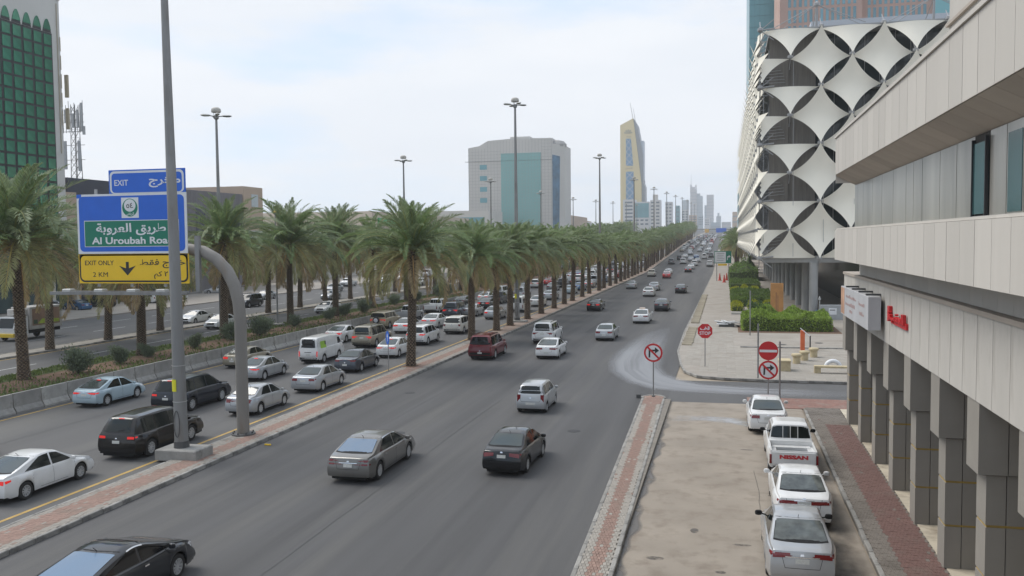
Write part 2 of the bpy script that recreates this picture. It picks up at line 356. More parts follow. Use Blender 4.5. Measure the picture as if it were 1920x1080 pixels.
# median with soil and palms, concrete barrier
strip('planted_median', -45.9, -37.35, .42, soil_m, 5, 900, .42)
lawn_m = mat('lawn', (.065, .085, .028), .95, .35, 3, bump=1, bscale=12, dirt=(.13, .085, .045), dscale=.8, dthr=.55)
strip('lawn_strip', -39.8, -37.4, .43, lawn_m, 5, 600); strip('lawn_strip', -45.88, -43.9, .43, lawn_m, 5, 600)
med = strip('median_kerb', -46.1, -45.9, .47, kerb_m, 5, 900, .47)
sep = strip('road_separator', -57.5, -55.5, .12, paver_g, 5, 900, .12)
kerb_line('k', sep, -55.45, 30, 130); kerb_line('k', sep, -57.55, 40, 130)
jb = MB(); prof = [(-.30, 0), (-.30, .10), (-.13, .36), (-.09, 1.07), (.09, 1.07), (.13, .36), (.30, .10), (.30, 0)]
jb.prism([(x, -.955, z) for x, z in prof], (0, 1.91, 0)); JB = jb.mesh('concrete_barrier', conc_m)
for i in range(95):
    y = 16 + i * 2.0
    link('concrete_barrier', JB, None, (-37.05 + R.uniform(-.015, .015), y, elev(y)), (0, R.uniform(-.02, .02), R.uniform(-.012, .012)), label='grey stained concrete barrier block in the row along the planted median', cat='barrier', group='concrete barrier blocks along the median')
strip('barrier_run', -37.2, -36.9, 1.05, conc_m, 205, 900, 1.05)
# far pavement in front of the shops
strip('shop_pavement', -96, -75.6, .13, plaza_m, 5, 620, .13)
# right side: sidewalk beside the office arcade
sw = S('arcade_sidewalk', MB().box(3.95, 5.75, -5, 47.6, 0, .125), joint_m)
bricks(sw, 4.1, 5.7, 20.5, 47.6, .15, lambda x, y, a, b: (4.55 < x < 5.6) and y < 43.5, 22.5, redmat=paver_r2, greym=MATS['paver_brown'], stray=.006)
kerb_line('k', sw, 4.02, 8, 47)
S('block_end_paving', MB().box(1.2, 70, 47.9, 50.9, 0, .03), mat('red_block_paving', (.22, .12, .095), .85, .22, 4, bump=.6, bscale=18, dirt=(.24, .2, .17), dscale=1.2))
S('arcade_floor', MB().box(5.75, 40, -5, 47.5, 0, .155), mat('floor_tile', (.52, .46, .36), .5, .12, 2, dirt=(.3, .25, .19), dscale=1.4))
# plaza beyond the side street
pl = MB(); edge = [(-2.95, 62.5), (-2.6, 59.5), (-1.7, 57.6), (0, 56.9), (3, 56.6), (9, 56.5), (90, 56.5), (90, 620), (-2.9, 620), (-3.0, 200), (-3.6, 110), (-3.75, 85), (-3.6, 70)]
pl.prism([(x, y, .0) for x, y in edge], (0, 0, .15)); 
S('plaza', MB().prism([(x, y, 0) for x, y in edge if y < 226] + [(-3.0, 225, 0)], (0, 0, .15)) if False else MB().prism([(-2.95, 62.5, 0), (-2.6, 59.5, 0), (-1.7, 57.6, 0), (0, 56.9, 0), (3, 56.6, 0), (9, 56.5, 0), (90, 56.5, 0), (90, 225, 0), (-3.0, 225, 0), (-3.6, 110, 0), (-3.75, 85, 0), (-3.6, 70, 0)], (0, 0, .15)), plaza_m)
strip('far_sidewalk', -3.05, 60, .15, plaza_m, 225, 900, .15)
plz = thing('plaza_kerb', 'stone kerb edging the paved plaza along road and side street', 'kerb')
E2 = [(-3.6, 70), (-3.0, 62.5), (-2.6, 59.5), (-1.7, 57.6), (0, 56.9), (3, 56.6), (9, 56.5), (20, 56.5)]
E1 = [(-3.0, 225), (-3.6, 110), (-3.75, 85), (-3.6, 70)]
for P in (E1, E2):
    for (ax, ay), (bx, by) in zip(P[:-1], P[1:]):
        n = max(1, round(hypot(bx - ax, by - ay))); 
        for k in range(n):
            t_ = (k + .5) / n; link('kerb_stone', KERB, plz, (ax + (bx - ax) * t_, ay + (by - ay) * t_, .012), (0, 0, atan2(-(bx - ax), by - ay)), scale=(1, hypot(bx - ax, by - ay) / n, 1))
# plaza slabs: real joints near the junction
sl_ = mat('plaza_slab', (.29, .265, .23), .85, .15, 1.3, bump=.2, rand=.07, dirt=(.23, .2, .165), dscale=.5)
SLAB = MB().bev(-.294, .294, -.294, .294, -.03, 0, .006).mesh('paving_slab', sl_); cnt = 0; far = MB()
sp = thing('slab_paving', 'square pale paving slabs of the plaza corner by the stop sign', 'paving', (0, 0, 0))
for j in range(60):
    for i in range(24):
        x = -3.2 + i * .6; y = 57.2 + j * .6 * 1.0
        lim = -3.35 if y > 62 else (-2.2 if y > 59 else (-1.1 if y > 57.8 else .5))
        if x - .3 < lim or (y > 75 and x > .9): continue
        if cnt < 290: link('paving_slab', SLAB, sp, (x, y, .158 + R.uniform(-.003, .003)), (R.uniform(-.006, .006), R.uniform(-.006, .006), 0)); cnt += 1
        else: far.bev(x - .294, x + .294, y - .294, y + .294, .13, .158 + R.uniform(-.003, .003), .006)
far.obj('slab_field', sl_, sp, kind='stuff')
# broken strip of loose kerb blocks along the road edge
loose = mat('loose_block', (.33, .29, .22), .9, .2, 3, rand=.15)
LB = MB().bev(-.42, .42, -.09, .09, 0, .12, .015).mesh('kerb_block', loose)
lb = thing('kerb_block_pile', 'row of loose beige kerb blocks laid crosswise along the road edge', 'kerb blocks')
for i in range(120):
    y = 74 + i * .55
    if 88.5 < y < 93: continue
    link('kerb_block', LB, lb, (-3.05 + R.uniform(-.06, .06), y, .153), (0, 0, -.35 + R.uniform(-.08, .08)))
# ------------------------------------------------------------------ vehicles
glass_m = mat('car_glass', (.010, .014, .013), .05, 0, ior=1.45)
glass_r = mat('rear_glass', (.050, .062, .060), .06, 0, ior=1.6)
glass_b = mat('blue_glass', (.10, .16, .24), .06, 0, ior=2.3)
glass_d = mat('dark_glass', (.006, .006, .007), .05, 0, ior=1.4)
tyre_m = mat('tyre', (.022, .021, .020), .85, .1); rim_m = mat('rim', (.50, .50, .50), .4, .05, metal=.3); hub_d = mat('wheel_dark', (.06, .06, .06), .7, 0)
trim_m = mat('black_trim', (.02, .02, .021), .7, .1, spec=.15); chrome_m = mat('chrome', (.65, .65, .66), .15, 0, metal=1)
seam_m = mat('panel_gap', (.015, .015, .015), .9, 0); under_m = mat('underbody', (.01, .01, .01), .95, 0)
tail_m = mat('tail_lens', (.17, .008, .010), .15, .0, coat=.5); tail_on = mat('tail_lamp_lit', (.5, .012, .008), .2, 0, emit=.42); amber_m = mat('amber_lens', (.5, .16, .03), .2, 0)
lampw_m = mat('clear_lens', (.55, .56, .58), .1, 0, coat=.6); plate_m = mat('plate_white', (.5, .5, .47), .5, .15, 30); seat_m = mat('seat_back', (.20, .19, .17), .9, .1)
def paint(name, col, metal=.0, rough=.32): return mat('paint_' + name, col, rough, .05, 2.0, metal=metal, coat=.9, spec=.12, dirt=tuple(c * .88 + .004 for c in col), dscale=1.3, dthr=.55)
PAINT = {'white': paint('white', (.66, .66, .65)), 'pearl': paint('pearl', (.60, .58, .53)), 'silver': paint('silver', (.40, .41, .42), .45), 'grey': paint('grey', (.14, .145, .15), .4), 'darkgrey': paint('darkgrey', (.026, .028, .033), .3),
         'black': paint('black', (.006, .006, .007)), 'navy': paint('navy', (.012, .015, .023), .2), 'paleblue': paint('paleblue', (.40, .50, .55), .15), 'bronze': paint('bronze', (.175, .168, .155), .5), 'beige': paint('beige', (.30, .27, .21), .4),
         'tan': paint('tan', (.33, .28, .19), .3), 'maroon': paint('maroon', (.13, .012, .018), .1), 'slate': paint('slate', (.060, .068, .085), .3), 'red': paint('red', (.35, .02, .02)), 'blue': paint('blue', (.05, .13, .26), .3), 'brown': paint('brown', (.014, .012, .011), .2)}
WHEELS = {}
def wheel_meshes(r, style):
    k = (r, style)
    if k in WHEELS: return WHEELS[k]
    t = MB(); w = .105
    prof = [(r * .64, -w), (r * .9, -w), (r * .985, -w * .75), (r, -w * .4), (r, w * .4), (r * .985, w * .75), (r * .9, w), (r * .64, w)]
    n = 22; vs = [(p[1], p[0] * cos(2 * pi * a / n), p[0] * sin(2 * pi * a / n)) for p in prof for a in range(n)]
    fs = [(i * n + j, i * n + (j + 1) % n, ((i + 1) % 8) * n + (j + 1) % n, ((i + 1) % 8) * n + j) for i in range(8) for j in range(n)]
    t.add(vs, fs); ri = MB(); R0 = r * .66
    for (a, b, x0, x1) in ((R0, R0 * .88, w * .9, w * .96), (R0 * .88, R0 * .84, w * .96, w * .3)):
        vs = [(x, q * cos(2 * pi * k_ / n), q * sin(2 * pi * k_ / n)) for q, x in ((a, x0), (b, x1)) for k_ in range(n)]
        ri.add(vs, [(j, (j + 1) % n, n + (j + 1) % n, n + j) for j in range(n)])
    ns = {'five': 5, 'ten': 10, 'multi': 16, 'cap': 7}[style]; ww = {'five': .17, 'ten': .09, 'multi': .055, 'cap': .2}[style] * R0 * 2
    for i in range(ns):
        q = 2 * pi * i / ns; c, s_ = cos(q), sin(q)
        def pt(rad, off, x): return (x, rad * c - off * s_, rad * s_ + off * c)
        ri.add([pt(.04, -ww * .4, w * .8), pt(.04, ww * .4, w * .8), pt(R0 * .9, ww * .5, w * .93), pt(R0 * .9, -ww * .5, w * .93), pt(.04, -ww * .4, w * .5), pt(.04, ww * .4, w * .5), pt(R0 * .9, ww * .5, w * .6), pt(R0 * .9, -ww * .5, w * .6)],
               [(0, 3, 2, 1), (0, 1, 5, 4), (1, 2, 6, 5), (3, 0, 4, 7)])
    ri.tube((w * .4, 0, 0), (w * .86, 0, 0), R0 * .22, n=10)
    vs = [(w * .25, R0 * .9 * cos(2 * pi * a / n), R0 * .9 * sin(2 * pi * a / n)) for a in range(n)]; ri.add(vs, [tuple(range(n))], 1)
    WHEELS[k] = (t.mesh('wheel', tyre_m, 35), ri.mesh('rim', [rim_m, hub_d], 30), t, ri); return WHEELS[k]

def interp(pts, y):
    if y <= pts[0][0]: return pts[0][1]
    for (a, za), (b, zb) in zip(pts[:-1], pts[1:]):
        if y <= b: return za + (zb - za) * (y - a) / (b - a) if b > a else zb
    return pts[-1][1]
class Car:
    """body loft plus panels projected onto it. y runs forward, origin on the ground midway between bumpers"""
    def __init__(s, L, Wd, H, top, belt, wr=.32, axr=-1.30, axf=1.40, style='five', sill=.22, tumble=.36, end=.07, bulge=.05, taper=.11, smooth=.09, kind='sedan', rear_z=None, **k):
        s.L, s.W, s.H, s.wr, s.axr, s.axf, s.style, s.kind, s.k = L, Wd, H, wr, axr, axf, style, kind, k
        hl = L / 2; s.hl = hl; s.sill = sill; s.tumble = tumble; s.taper_ = taper; w2 = Wd / 2
        ys = set([-hl + .02, -hl + .10, hl - .02, hl - .10]); y = -hl + .02
        while y < hl: ys.add(round(y, 3)); y += .13
        for p in top: ys.add(p[0])
        for ax in (axr, axf):
            for q in (-1.0, -.96, -.85, -.7, -.5, -.25, 0, .25, .5, .7, .85, .96, 1.0): ys.add(round(ax + q * (wr + .055), 3))
        ys = sorted(y for y in ys if -hl + .019 <= y <= hl - .019)
        o = [ys[0]]
        for y in ys[1:]:
            if y - o[-1] > .012: o.append(y)
        ys = o
        def sm(pts, y, d): return (interp(pts, y - d) + 2 * interp(pts, y) + interp(pts, y + d)) / 4
        s.zt = lambda y: sm(top, y, smooth); s.zb = lambda y: min(sm(belt, y, .15), s.zt(y) - .03)
        fl = [.0, .12, .34, .62, .86, 1.0]; fw = [.955, .985, 1.0, .995, .975, .94]
        rings = []
        for y in ys:
            t = abs(y) / hl; w = w2 * (1 - taper * max(0, (t - .55) / .45) ** 2.2)
            zl = sill + (.06 if t > .9 else 0)
            for ax in (axr, axf):
                d = abs(y - ax); ra = wr + .05
                if d < ra: zl = max(zl, wr + sqrt(ra * ra - d * d) * 1.0)
            zb, zt = s.zb(y), s.zt(y); zl = min(zl, zb - .12); ring = []
            fender = 0
            for ax in (axr, axf): fender = max(fender, .022 * max(0, 1 - (abs(y - ax) / (wr + .22)) ** 2))
            for a, b in zip(fl, fw): ring.append((w * b + fender * (1 if a < .7 else .2), zl + (zb - zl) * a))
            h = max(zt - zb, .02); wc = w * .905; edge = h * .84; xr = wc - edge * tumble * (1 if h > .25 else h / .25 * .6 + .3)
            ring.append((wc, zb + min(.02, h * .3))); ring.append((wc - (wc - xr) * .5, zb + edge * .5)); ring.append((xr, zb + edge))
            ring.append((xr - min(.07, h * .3) * .9, zb + h * .94)); ring.append((xr * .62, zt - h * .0 - .008)); ring.append((xr * .3, zt - .002)); ring.append((0, zt))
            rings.append((y, ring))
        nr = len(rings[0][1]); s.rings = rings
        P = []
        for i, (y, ring) in enumerate(rings):
            row = []; e = min(i, len(rings) - 1 - i); sg = -1 if i < len(rings) / 2 else 1
            pts = [(x, z) for x, z in ring] + [(-x, z) for x, z in ring[-2::-1]]
            for x, z in pts:
                yo = 0
                if abs(y) > hl - .5:
                    f = (abs(y) - (hl - .5)) / .5; zz = (z - sill) / max(.3, s.zb(y) - sill)
                    rise = end * max(0, (zz - .5)) * 2 * f * f + .05 * max(0, .25 - zz) * 4 * f * f
                    yo = -sg * (rise + bulge * (abs(x) / w2) ** 4 * 1.3 * f * f) * (1 if zz < 1.3 else .3)
                row.append((x, y + yo, z))
            P.append(row)
        b = MB(); b.grid(P); m = len(P[0]); 
        # end caps: bumper fascia as a bulging grid between the two sides
        for idx, sg in ((0, -1), (len(P) - 1, 1)):
            row = P[idx]; G = []
            for j in range(6):
                x0, y0, z0 = row[j]; cols = []
                topx = [row[q][0] / row[6][0] * 1.0 for q in range(6, m - 6)]
                for fx in topx: cols.append((x0 * fx, y0 + sg * bulge * (1 - fx * fx) * (.6 + .4 * (j > 0)), z0))
                G.append(cols)
            last = [row[q] for q in range(6, m - 6)]; G.append(last)
            b2 = MB(); b2.grid(G)
            if sg > 0: b2.f = [f[::-1] for f in b2.f]
            b.join(b2)
        # weld
        key = {}; nv = []; mp_ = []
        for v in b.v:
            q = (round(v[0], 3), round(v[1], 3), round(v[2], 3))
            if q not in key: key[q] = len(nv); nv.append(v)
            mp_.append(key[q])
        b.v = nv; nf = []
        for f in b.f:
            g = []
            for i in f:
                j = mp_[i]
                if not g or g[-1] != j: g.append(j)
            if len(g) > 1 and g[0] == g[-1]: g.pop()
            if len(set(g)) > 2: nf.append(tuple(g))
        b.f = nf; b.mi = [0] * len(nf); s.body = b
        s.bvh = BVHTree.FromPolygons([Vector(v) for v in b.v], b.f)
        s.parts = [('body', b, 'PAINT', 32)]
        s.under(); s.glaze(); s.lights(); s.trim()
    def under(s):
        u = MB(); w = s.W / 2 - .24
        u.box(-w, w, -s.hl + .16, s.hl - .16, .17, .62); u.box(-s.W / 2 + .1, s.W / 2 - .1, s.axr + s.wr + .08, s.axf - s.wr - .08, .19, .4); u.box(-s.W / 2 + .12, s.W / 2 - .12, -s.hl + .12, s.axr - s.wr - .07, .27, .5); u.box(-s.W / 2 + .12, s.W / 2 - .12, s.axf + s.wr + .07, s.hl - .14, .24, .45)
        s.parts.append(('underbody', u, under_m, 0))
    def proj(s, o, d):
        h = s.bvh.ray_cast(Vector(o), Vector(d))
        return h
    def patch(s, bot, top, axis, rows=3, off=.005, n=7, ref=0):
        """bot/top: polylines of 2D points. axis: 'r' rear (x,z), 'f' front (x,z), 's+'/'s-' side (y,z), 't' top (x,y)"""
        def res(p):
            if len(p) >= n: return p
            d = [0]
            for a, b in zip(p[:-1], p[1:]): d.append(d[-1] + hypot(b[0] - a[0], b[1] - a[1]))
            o = []
            for k in range(n):
                t = d[-1] * k / (n - 1)
                for i in range(len(p) - 1):
                    if t <= d[i + 1] + 1e-9:
                        q = (t - d[i]) / max(1e-9, d[i + 1] - d[i]); o.append((p[i][0] + (p[i + 1][0] - p[i][0]) * q, p[i][1] + (p[i + 1][1] - p[i][1]) * q)); break
            return o
        bot, top = res(bot), res(top); nn = min(len(bot), len(top)); G = []; mb = MB()
        for r in range(rows + 1):
            row = []
            for j in range(nn):
                a = bot[j][0] + (top[j][0] - bot[j][0]) * r / rows; c = bot[j][1] + (top[j][1] - bot[j][1]) * r / rows
                if axis == 'r': o, d = (a, -s.hl - 1, c), (0, 1, 0)
                elif axis == 'f': o, d = (a, s.hl + 1, c), (0, -1, 0)
                elif axis == 's+': o, d = (s.W, a, c), (-1, 0, 0)
                elif axis == 's-': o, d = (-s.W, a, c), (1, 0, 0)
                else: o, d = (a, c, 3.5), (0, 0, -1)
                h = s.proj(o, d)
                if h[0] is None: row.append(None); continue
                nrm = h[1] if h[1].dot(Vector(d)) < 0 else -h[1]
                row.append(tuple(h[0] + nrm * off))
            G.append(row)
        idx = {}; vs = []
        for i, r in enumerate(G):
            for j, p in enumerate(r):
                if p is not None: idx[i, j] = len(vs); vs.append(p)
        fs = []
        for i in range(len(G) - 1):
            for j in range(len(G[0]) - 1):
                q = [(i, j), (i, j + 1), (i + 1, j + 1), (i + 1, j)]
                if all(k in idx for k in q): fs.append(tuple(idx[k] for k in q))
        mb.add(vs, fs); return mb
    def glaze(s):
        k = s.k; zt, zb = s.zt, s.zb
        gr, gs = k.get('rear_glass', glass_r), k.get('side_glass', glass_m)
        # windscreen and rear window measured on the top profile
        wy0, wy1 = k['ws']; z0, z1 = zt(wy0), zt(wy1) 
        hw0, hw1 = s.W / 2 * .80, s.W / 2 * .68
        s.parts.append(('windshield', s.patch([(-hw0, z0), (0, z0 - .01), (hw0, z0)], [(-hw1, z1), (0, z1 + .0), (hw1, z1)], 'f', 6), gs, 60))
        by0, by1 = k['bl']; z0, z1 = k.get('blz', (zt(by0), zt(by1))); hw0, hw1 = s.W / 2 * k.get('rwb', .76), s.W / 2 * k.get('rwt', .64)
        mb = s.patch([(-hw0, z0 + .02), (-hw0 * .7, z0), (hw0 * .7, z0), (hw0, z0 + .02)], [(-hw1, z1 - .015), (-hw1 * .7, z1), (hw1 * .7, z1), (hw1, z1 - .015)], 'r', 6, n=9)
        s.parts.append(('rear_window', mb, gr, 60))
        fr = s.patch([(-hw0 - .022, z0 - .005), (-hw0 * .7, z0 - .022), (hw0 * .7, z0 - .022), (hw0 + .022, z0 - .005)], [(-hw1 - .018, z1 + .006), (-hw1 * .7, z1 + .02), (hw1 * .7, z1 + .02), (hw1 + .018, z1 + .006)], 'r', 6, n=9, off=.002)
        s.parts.append(('window_seal', fr, trim_m, 60))
        wins = k['win']      # list of ((yb0, yb1), (yt0, yt1))
        tp = k.get('wt', .085)
        for sx in ('s+', 's-'):
            for (b0, b1), (t0, t1) in wins:
                bot = [(b0 + (b1 - b0) * i / 8, zb(b0 + (b1 - b0) * i / 8) + .045) for i in range(9)]
                tops = [(t0 + (t1 - t0) * i / 8, max(zb(t0 + (t1 - t0) * i / 8) + .06, min(zt(t0 + (t1 - t0) * i / 8) - tp, k.get('wmax', 9)))) for i in range(9)]
                s.parts.append(('side_window', s.patch(bot, tops, sx, 4), gs, 60))
            if k.get('chrome_line'):
                (b0, _), (t0, _) = wins[0]; (_, b1), (_, t1) = wins[-1]
                c1 = [(t0 + (t1 - t0) * i / 12, max(zb(t0 + (t1 - t0) * i / 12) + .07, zt(t0 + (t1 - t0) * i / 12) - tp + .004)) for i in range(13)]
                s.parts.append(('window_trim', s.patch(c1, [(y, z + .022) for y, z in c1], sx, 1, off=.007), chrome_m, 60))
    def lights(s):
        k = s.k; lit = k.get('lit'); tm = 'TAIL'
        for tl in k['tail']:          # (x0, x1, z0, z1, slant) on the rear + wrap length
            x0, x1, za, zb_, sl, wrap = tl
            xm = s.W / 2 * (1 - s.taper_) * .93
            if x1 > xm: x0 -= (x1 - xm) * .8; x1 = xm
            if zb_ - za > .19:        # upright lamps are moulded housings set on the corner
                for sg in (1, -1):
                    h = s.proj((sg * (x0 + x1) / 2, -s.hl - 1, (za + zb_) / 2), (0, 1, 0)); yy = h[0].y if h[0] else -s.hl
                    a, b = sorted((sg * x0, sg * (x1 + .015))); s.parts.append(('taillight', MB().prism([(a, yy - .02, za), (b, yy - .02, za), (b, yy - .0, zb_), (a, yy - .0, zb_)], (0, .12, 0)), tm, 0))
                continue
            for sg in (1, -1):
                mb = s.patch([(sg * x0, za + sl), (sg * x1, za)], [(sg * x0, zb_ + sl * .3), (sg * x1, zb_)], 'r', 3, off=.010)
                if wrap: mb.join(s.patch([(-s.hl + .02, za + .02), (-s.hl + wrap, (zb_ - .05 if zb_ - za < .22 else za + .03))], [(-s.hl + .02, zb_), (-s.hl + wrap, zb_)], 's+' if sg > 0 else 's-', 2, off=.009))
                s.parts.append(('taillight', mb, tm, 50))
        for hd in k.get('head', [(.5, .84, .62, .76, .03, .3)]):
            x0, x1, za, zb_, sl, wrap = hd
            for sg in (1, -1):
                mb = s.patch([(sg * x0, za), (sg * x1, za + sl)], [(sg * x0, zb_ - .03), (sg * x1, zb_ + sl)], 'f', 3, off=.008)
                mb.join(s.patch([(s.hl - .04, za + .03), (s.hl - wrap, zb_ - .02)], [(s.hl - .04, zb_), (s.hl - wrap, zb_ + .02)], 's+' if sg > 0 else 's-', 2, off=.008))
                s.parts.append(('headlight', mb, lampw_m, 50))
        s.parts.append(('grille', s.patch([(-.42, .5), (.42, .5)], [(-.48, .68), (.48, .68)], 'f', 2, off=.007), trim_m, 50))
        s.parts.append(('lower_grille', s.patch([(-.5, .28), (.5, .28)], [(-.56, .42), (.56, .42)], 'f', 2, off=.007), trim_m, 50))
    def trim(s):
        k = s.k; pz = k.get('plate', .78); pw = k.get('plw', .17)
        if k.get('plate_panel', True): s.parts.append(('plate_recess', s.patch([(-pw - .16, pz - .085), (pw + .16, pz - .085)], [(-pw - .2, pz + .085), (pw + .2, pz + .085)], 'r', 2, off=.003), 'PAINT2' if k.get('pr', 1) else trim_m, 50))
        pm = s.patch([(-pw, pz - .055), (pw, pz - .055)], [(-pw, pz + .065), (pw, pz + .065)], 'r', 2, off=.012); s.parts.append(('number_plate', pm, plate_m, 0))
        s.parts.append(('badge', s.patch([(-.05, pz + k.get('badge', .13)), (.05, pz + k.get('badge', .13))], [(-.04, pz + k.get('badge', .13) + .05), (.04, pz + k.get('badge', .13) + .05)], 'r', 1, off=.008, n=5), chrome_m, 0))
        if k.get('bar'): s.parts.append(('chrome_bar', s.patch([(-k['bar'], pz + .085), (k['bar'], pz + .085)], [(-k['bar'], pz + .115), (k['bar'], pz + .115)], 'r', 1, off=.014), chrome_m, 50))
        bz0, bz1 = k.get('bump', (.24, .36))
        s.parts.append(('lower_bumper', s.patch([(-s.W * .38, bz0), (s.W * .38, bz0)], [(-s.W * .42, bz1), (s.W * .42, bz1)], 'r', 2, off=.006), 'BUMP', 50))
        g = MB()      # panel gaps: boot or tailgate outline, bumper line, doors
        gy = k.get('gate', (.52, .56, .95)); gx0, gz0, gz1 = gy
        for sg in (1, -1):
            g.join(s.patch([(sg * gx0 * .8, gz0), (sg * (gx0 * .8 + .012), gz0)], [(sg * gx0, gz1), (sg * (gx0 + .012), gz1)], 'r', 5, off=.004, n=2))
        g.join(s.patch([(-gx0 * .8, gz0), (gx0 * .8, gz0)], [(-gx0 * .8, gz0 + .012), (gx0 * .8, gz0 + .012)], 'r', 1, off=.004))
        for sx in ('s+', 's-'):
            for y in k['doors']:
                z1 = s.zb(y) - .0; g.join(s.patch([(y, .30), (y + .011, .30)], [(y, z1), (y + .011, z1)], sx, 5, off=.004, n=2))
            g.join(s.patch([(k['doors'][0], .3), (k['doors'][-1], .3)], [(k['doors'][0], .311), (k['doors'][-1], .311)], sx, 1, off=.004))
            for y in k['doors'][:-1]:
                z1 = s.zb(y + .14) - .11; s.parts.append(('door_handle', s.patch([(y + .07, z1), (y + .24, z1)], [(y + .07, z1 + .03), (y + .24, z1 + .03)], sx, 1, off=.022, n=3), 'PAINT' if not k.get('chrome_line') else chrome_m, 0))
            if k.get('cladding'): s.parts.append(('cladding', s.patch([(-s.hl + .5, .2), (s.hl - .5, .2)], [(-s.hl + .5, .36), (s.hl - .5, .36)], sx, 1, off=.006, n=24), trim_m, 0))
        s.parts.append(('panel_gap', g, seam_m, 0))
        my = k.get('mirror', s.k['ws'][1] + .0); my = s.k['win'][-1][0][1] - .12; zm = s.zb(my) + .1
        for sg in (1, -1):
            m_ = MB(); x = sg * (s.W / 2 * .93); m_.tube((x - sg * .04, my, zm - .05), (x + sg * .09, my, zm - .02), .02, n=5)
            m_.lathe([(.02, -.075), (.07, -.06), (.085, 0), (.07, .06), (.02, .075)], 8, (0, 0, 0)); n0 = len(m_.v) - 40
            m_.v = m_.v[:n0] + [(x + sg * .15 + vx * 1.25, my + vy * .75, zm + vz) for vx, vy, vz in m_.v[n0:]]
            s.parts.append(('mirror', m_, k.get('mirror_mat', 'PAINT'), 40))
        if k.get('antenna', True): s.parts.append(('antenna', MB().tube((0, k['bl'][1] + .12, s.zt(k['bl'][1] + .12) - .01), (0, k['bl'][1] - .02, s.zt(k['bl'][1]) + .14), .008, n=4), trim_m, 0))
        if k.get('rails'):
            for sg in (1, -1):
                x = sg * s.W * .33; s.parts.append(('roof_rail', MB().path([(x, k['rails'][0], s.zt(k['rails'][0]) - .06), (x, k['rails'][0] + .12, s.zt(k['rails'][0]) + .03), (x, k['rails'][1] - .12, s.zt(k['rails'][1]) + .03), (x, k['rails'][1], s.zt(k['rails'][1]) - .06)], .022, 6), trim_m, 0))
        if k.get('wiper'): z0 = k['blz'][0] if 'blz' in k else s.zt(k['bl'][0]); s.parts.append(('wiper', s.patch([(0, z0 + .02), (.34, z0 + .10)], [(0, z0 + .045), (.34, z0 + .12)], 'r', 1, off=.02), trim_m, 0))
        if k.get('spoiler'): y_ = k['bl'][1]; z_ = s.zt(y_); s.parts.append(('spoiler', MB().bev(-s.W * .34, s.W * .34, y_ - .16, y_ + .12, z_ - .05, z_ - .01, .01), 'PAINT', 0))
        if k.get('brake3'): z_ = s.zt(k['bl'][1]) - .02; s.parts.append(('brake_lamp', s.patch([(-.13, z_ - .02), (.13, z_ - .02)], [(-.13, z_ + .01), (.13, z_ + .01)], 'r', 1, off=.02), 'TAIL', 0))
        if k.get('spare'):
            t = wheel_meshes(s.wr, s.style)[2]; q = MB(); q.add([(v[1] * .95 - .12, -s.hl - .10 - v[0], v[2] * .95 + .95) for v in t.v], t.f); s.parts.append(('spare_wheel', q, tyre_m, 30))
            q = MB(); q.lathe([(.2, -.02), (.22, 0), (.05, .02)], 14); q.v = [(v[0] - .12, -s.hl - .205 - v[2], v[1] + .95) for v in q.v]; s.parts.append(('spare_cover', q, lampw_m, 30))
    # ---- instancing
    def meshes(s):
        if not hasattr(s, 'ml'):
            s.ml = [(n, mb.mesh(n, m if not isinstance(m, str) else PAINT['white'], sm, ), m) for n, mb, m, sm in s.parts if mb.f]
            s.far_cache = {}
        return s.ml
    def place(s, x, y, label, col, lit=False, rz=0, cat='car', group=None, z=None, name='car', pitch=0):
        pm = PAINT[col]; t = thing(name, label, cat, (x, y, elev(y) if z is None else z), rz, group)
        if pitch: t.rotation_euler = (pitch, 0, rz)
        for n, me, m in s.meshes():
            o = link(n, me, t, kind='stuff' if n == 'panel_gap' else None)
            if isinstance(m, str):
                mm = {'PAINT': pm, 'PAINT2': pm, 'TAIL': tail_on if lit else tail_m, 'BUMP': trim_m if s.k.get('dark_bumper') else pm}[m]
                o.material_slots[0].link = 'OBJECT'; o.material_slots[0].material = mm
        wm, rm, _, _ = wheel_meshes(s.wr, s.style)
        for ax in (s.axr, s.axf):
            for sg in (1, -1):
                w = link('wheel', wm, t, (sg * (s.W / 2 - .125), ax, s.wr), (0, 0, 0 if sg > 0 else pi)); link('rim', rm, w)
        return t
    def far(s, x, y, label, col, lit=False, rz=0, group=None, cat='car', name='car'):
        s.meshes(); k = (col, lit)
        if k not in s.far_cache:
            mb = MB(); ms = [PAINT[col]]
            for n, b, m, sm in s.parts:
                if n in ('door_handle', 'badge', 'antenna', 'panel_gap', 'window_seal', 'plate_recess', 'headlight' if False else '') or not b.f: continue
                mm = m if not isinstance(m, str) else {'PAINT': PAINT[col], 'PAINT2': PAINT[col], 'TAIL': tail_on if lit else tail_m, 'BUMP': PAINT[col]}[m]
                if mm not in ms: ms.append(mm)
                mb.join(b, ms.index(mm))
            ms.append(tyre_m); ti = len(ms) - 1
            for ax in (s.axr, s.axf):
                for sg in (1, -1): mb.tube((sg * (s.W / 2 - .22), ax, s.wr), (sg * (s.W / 2 - .03), ax, s.wr), s.wr, n=12, mi=ti)
            me = mb.mesh('car', ms, 35); s.far_cache[k] = me
        return link(name, s.far_cache[k], None, (x, y, elev(y)), (0, 0, rz), label, cat, group)
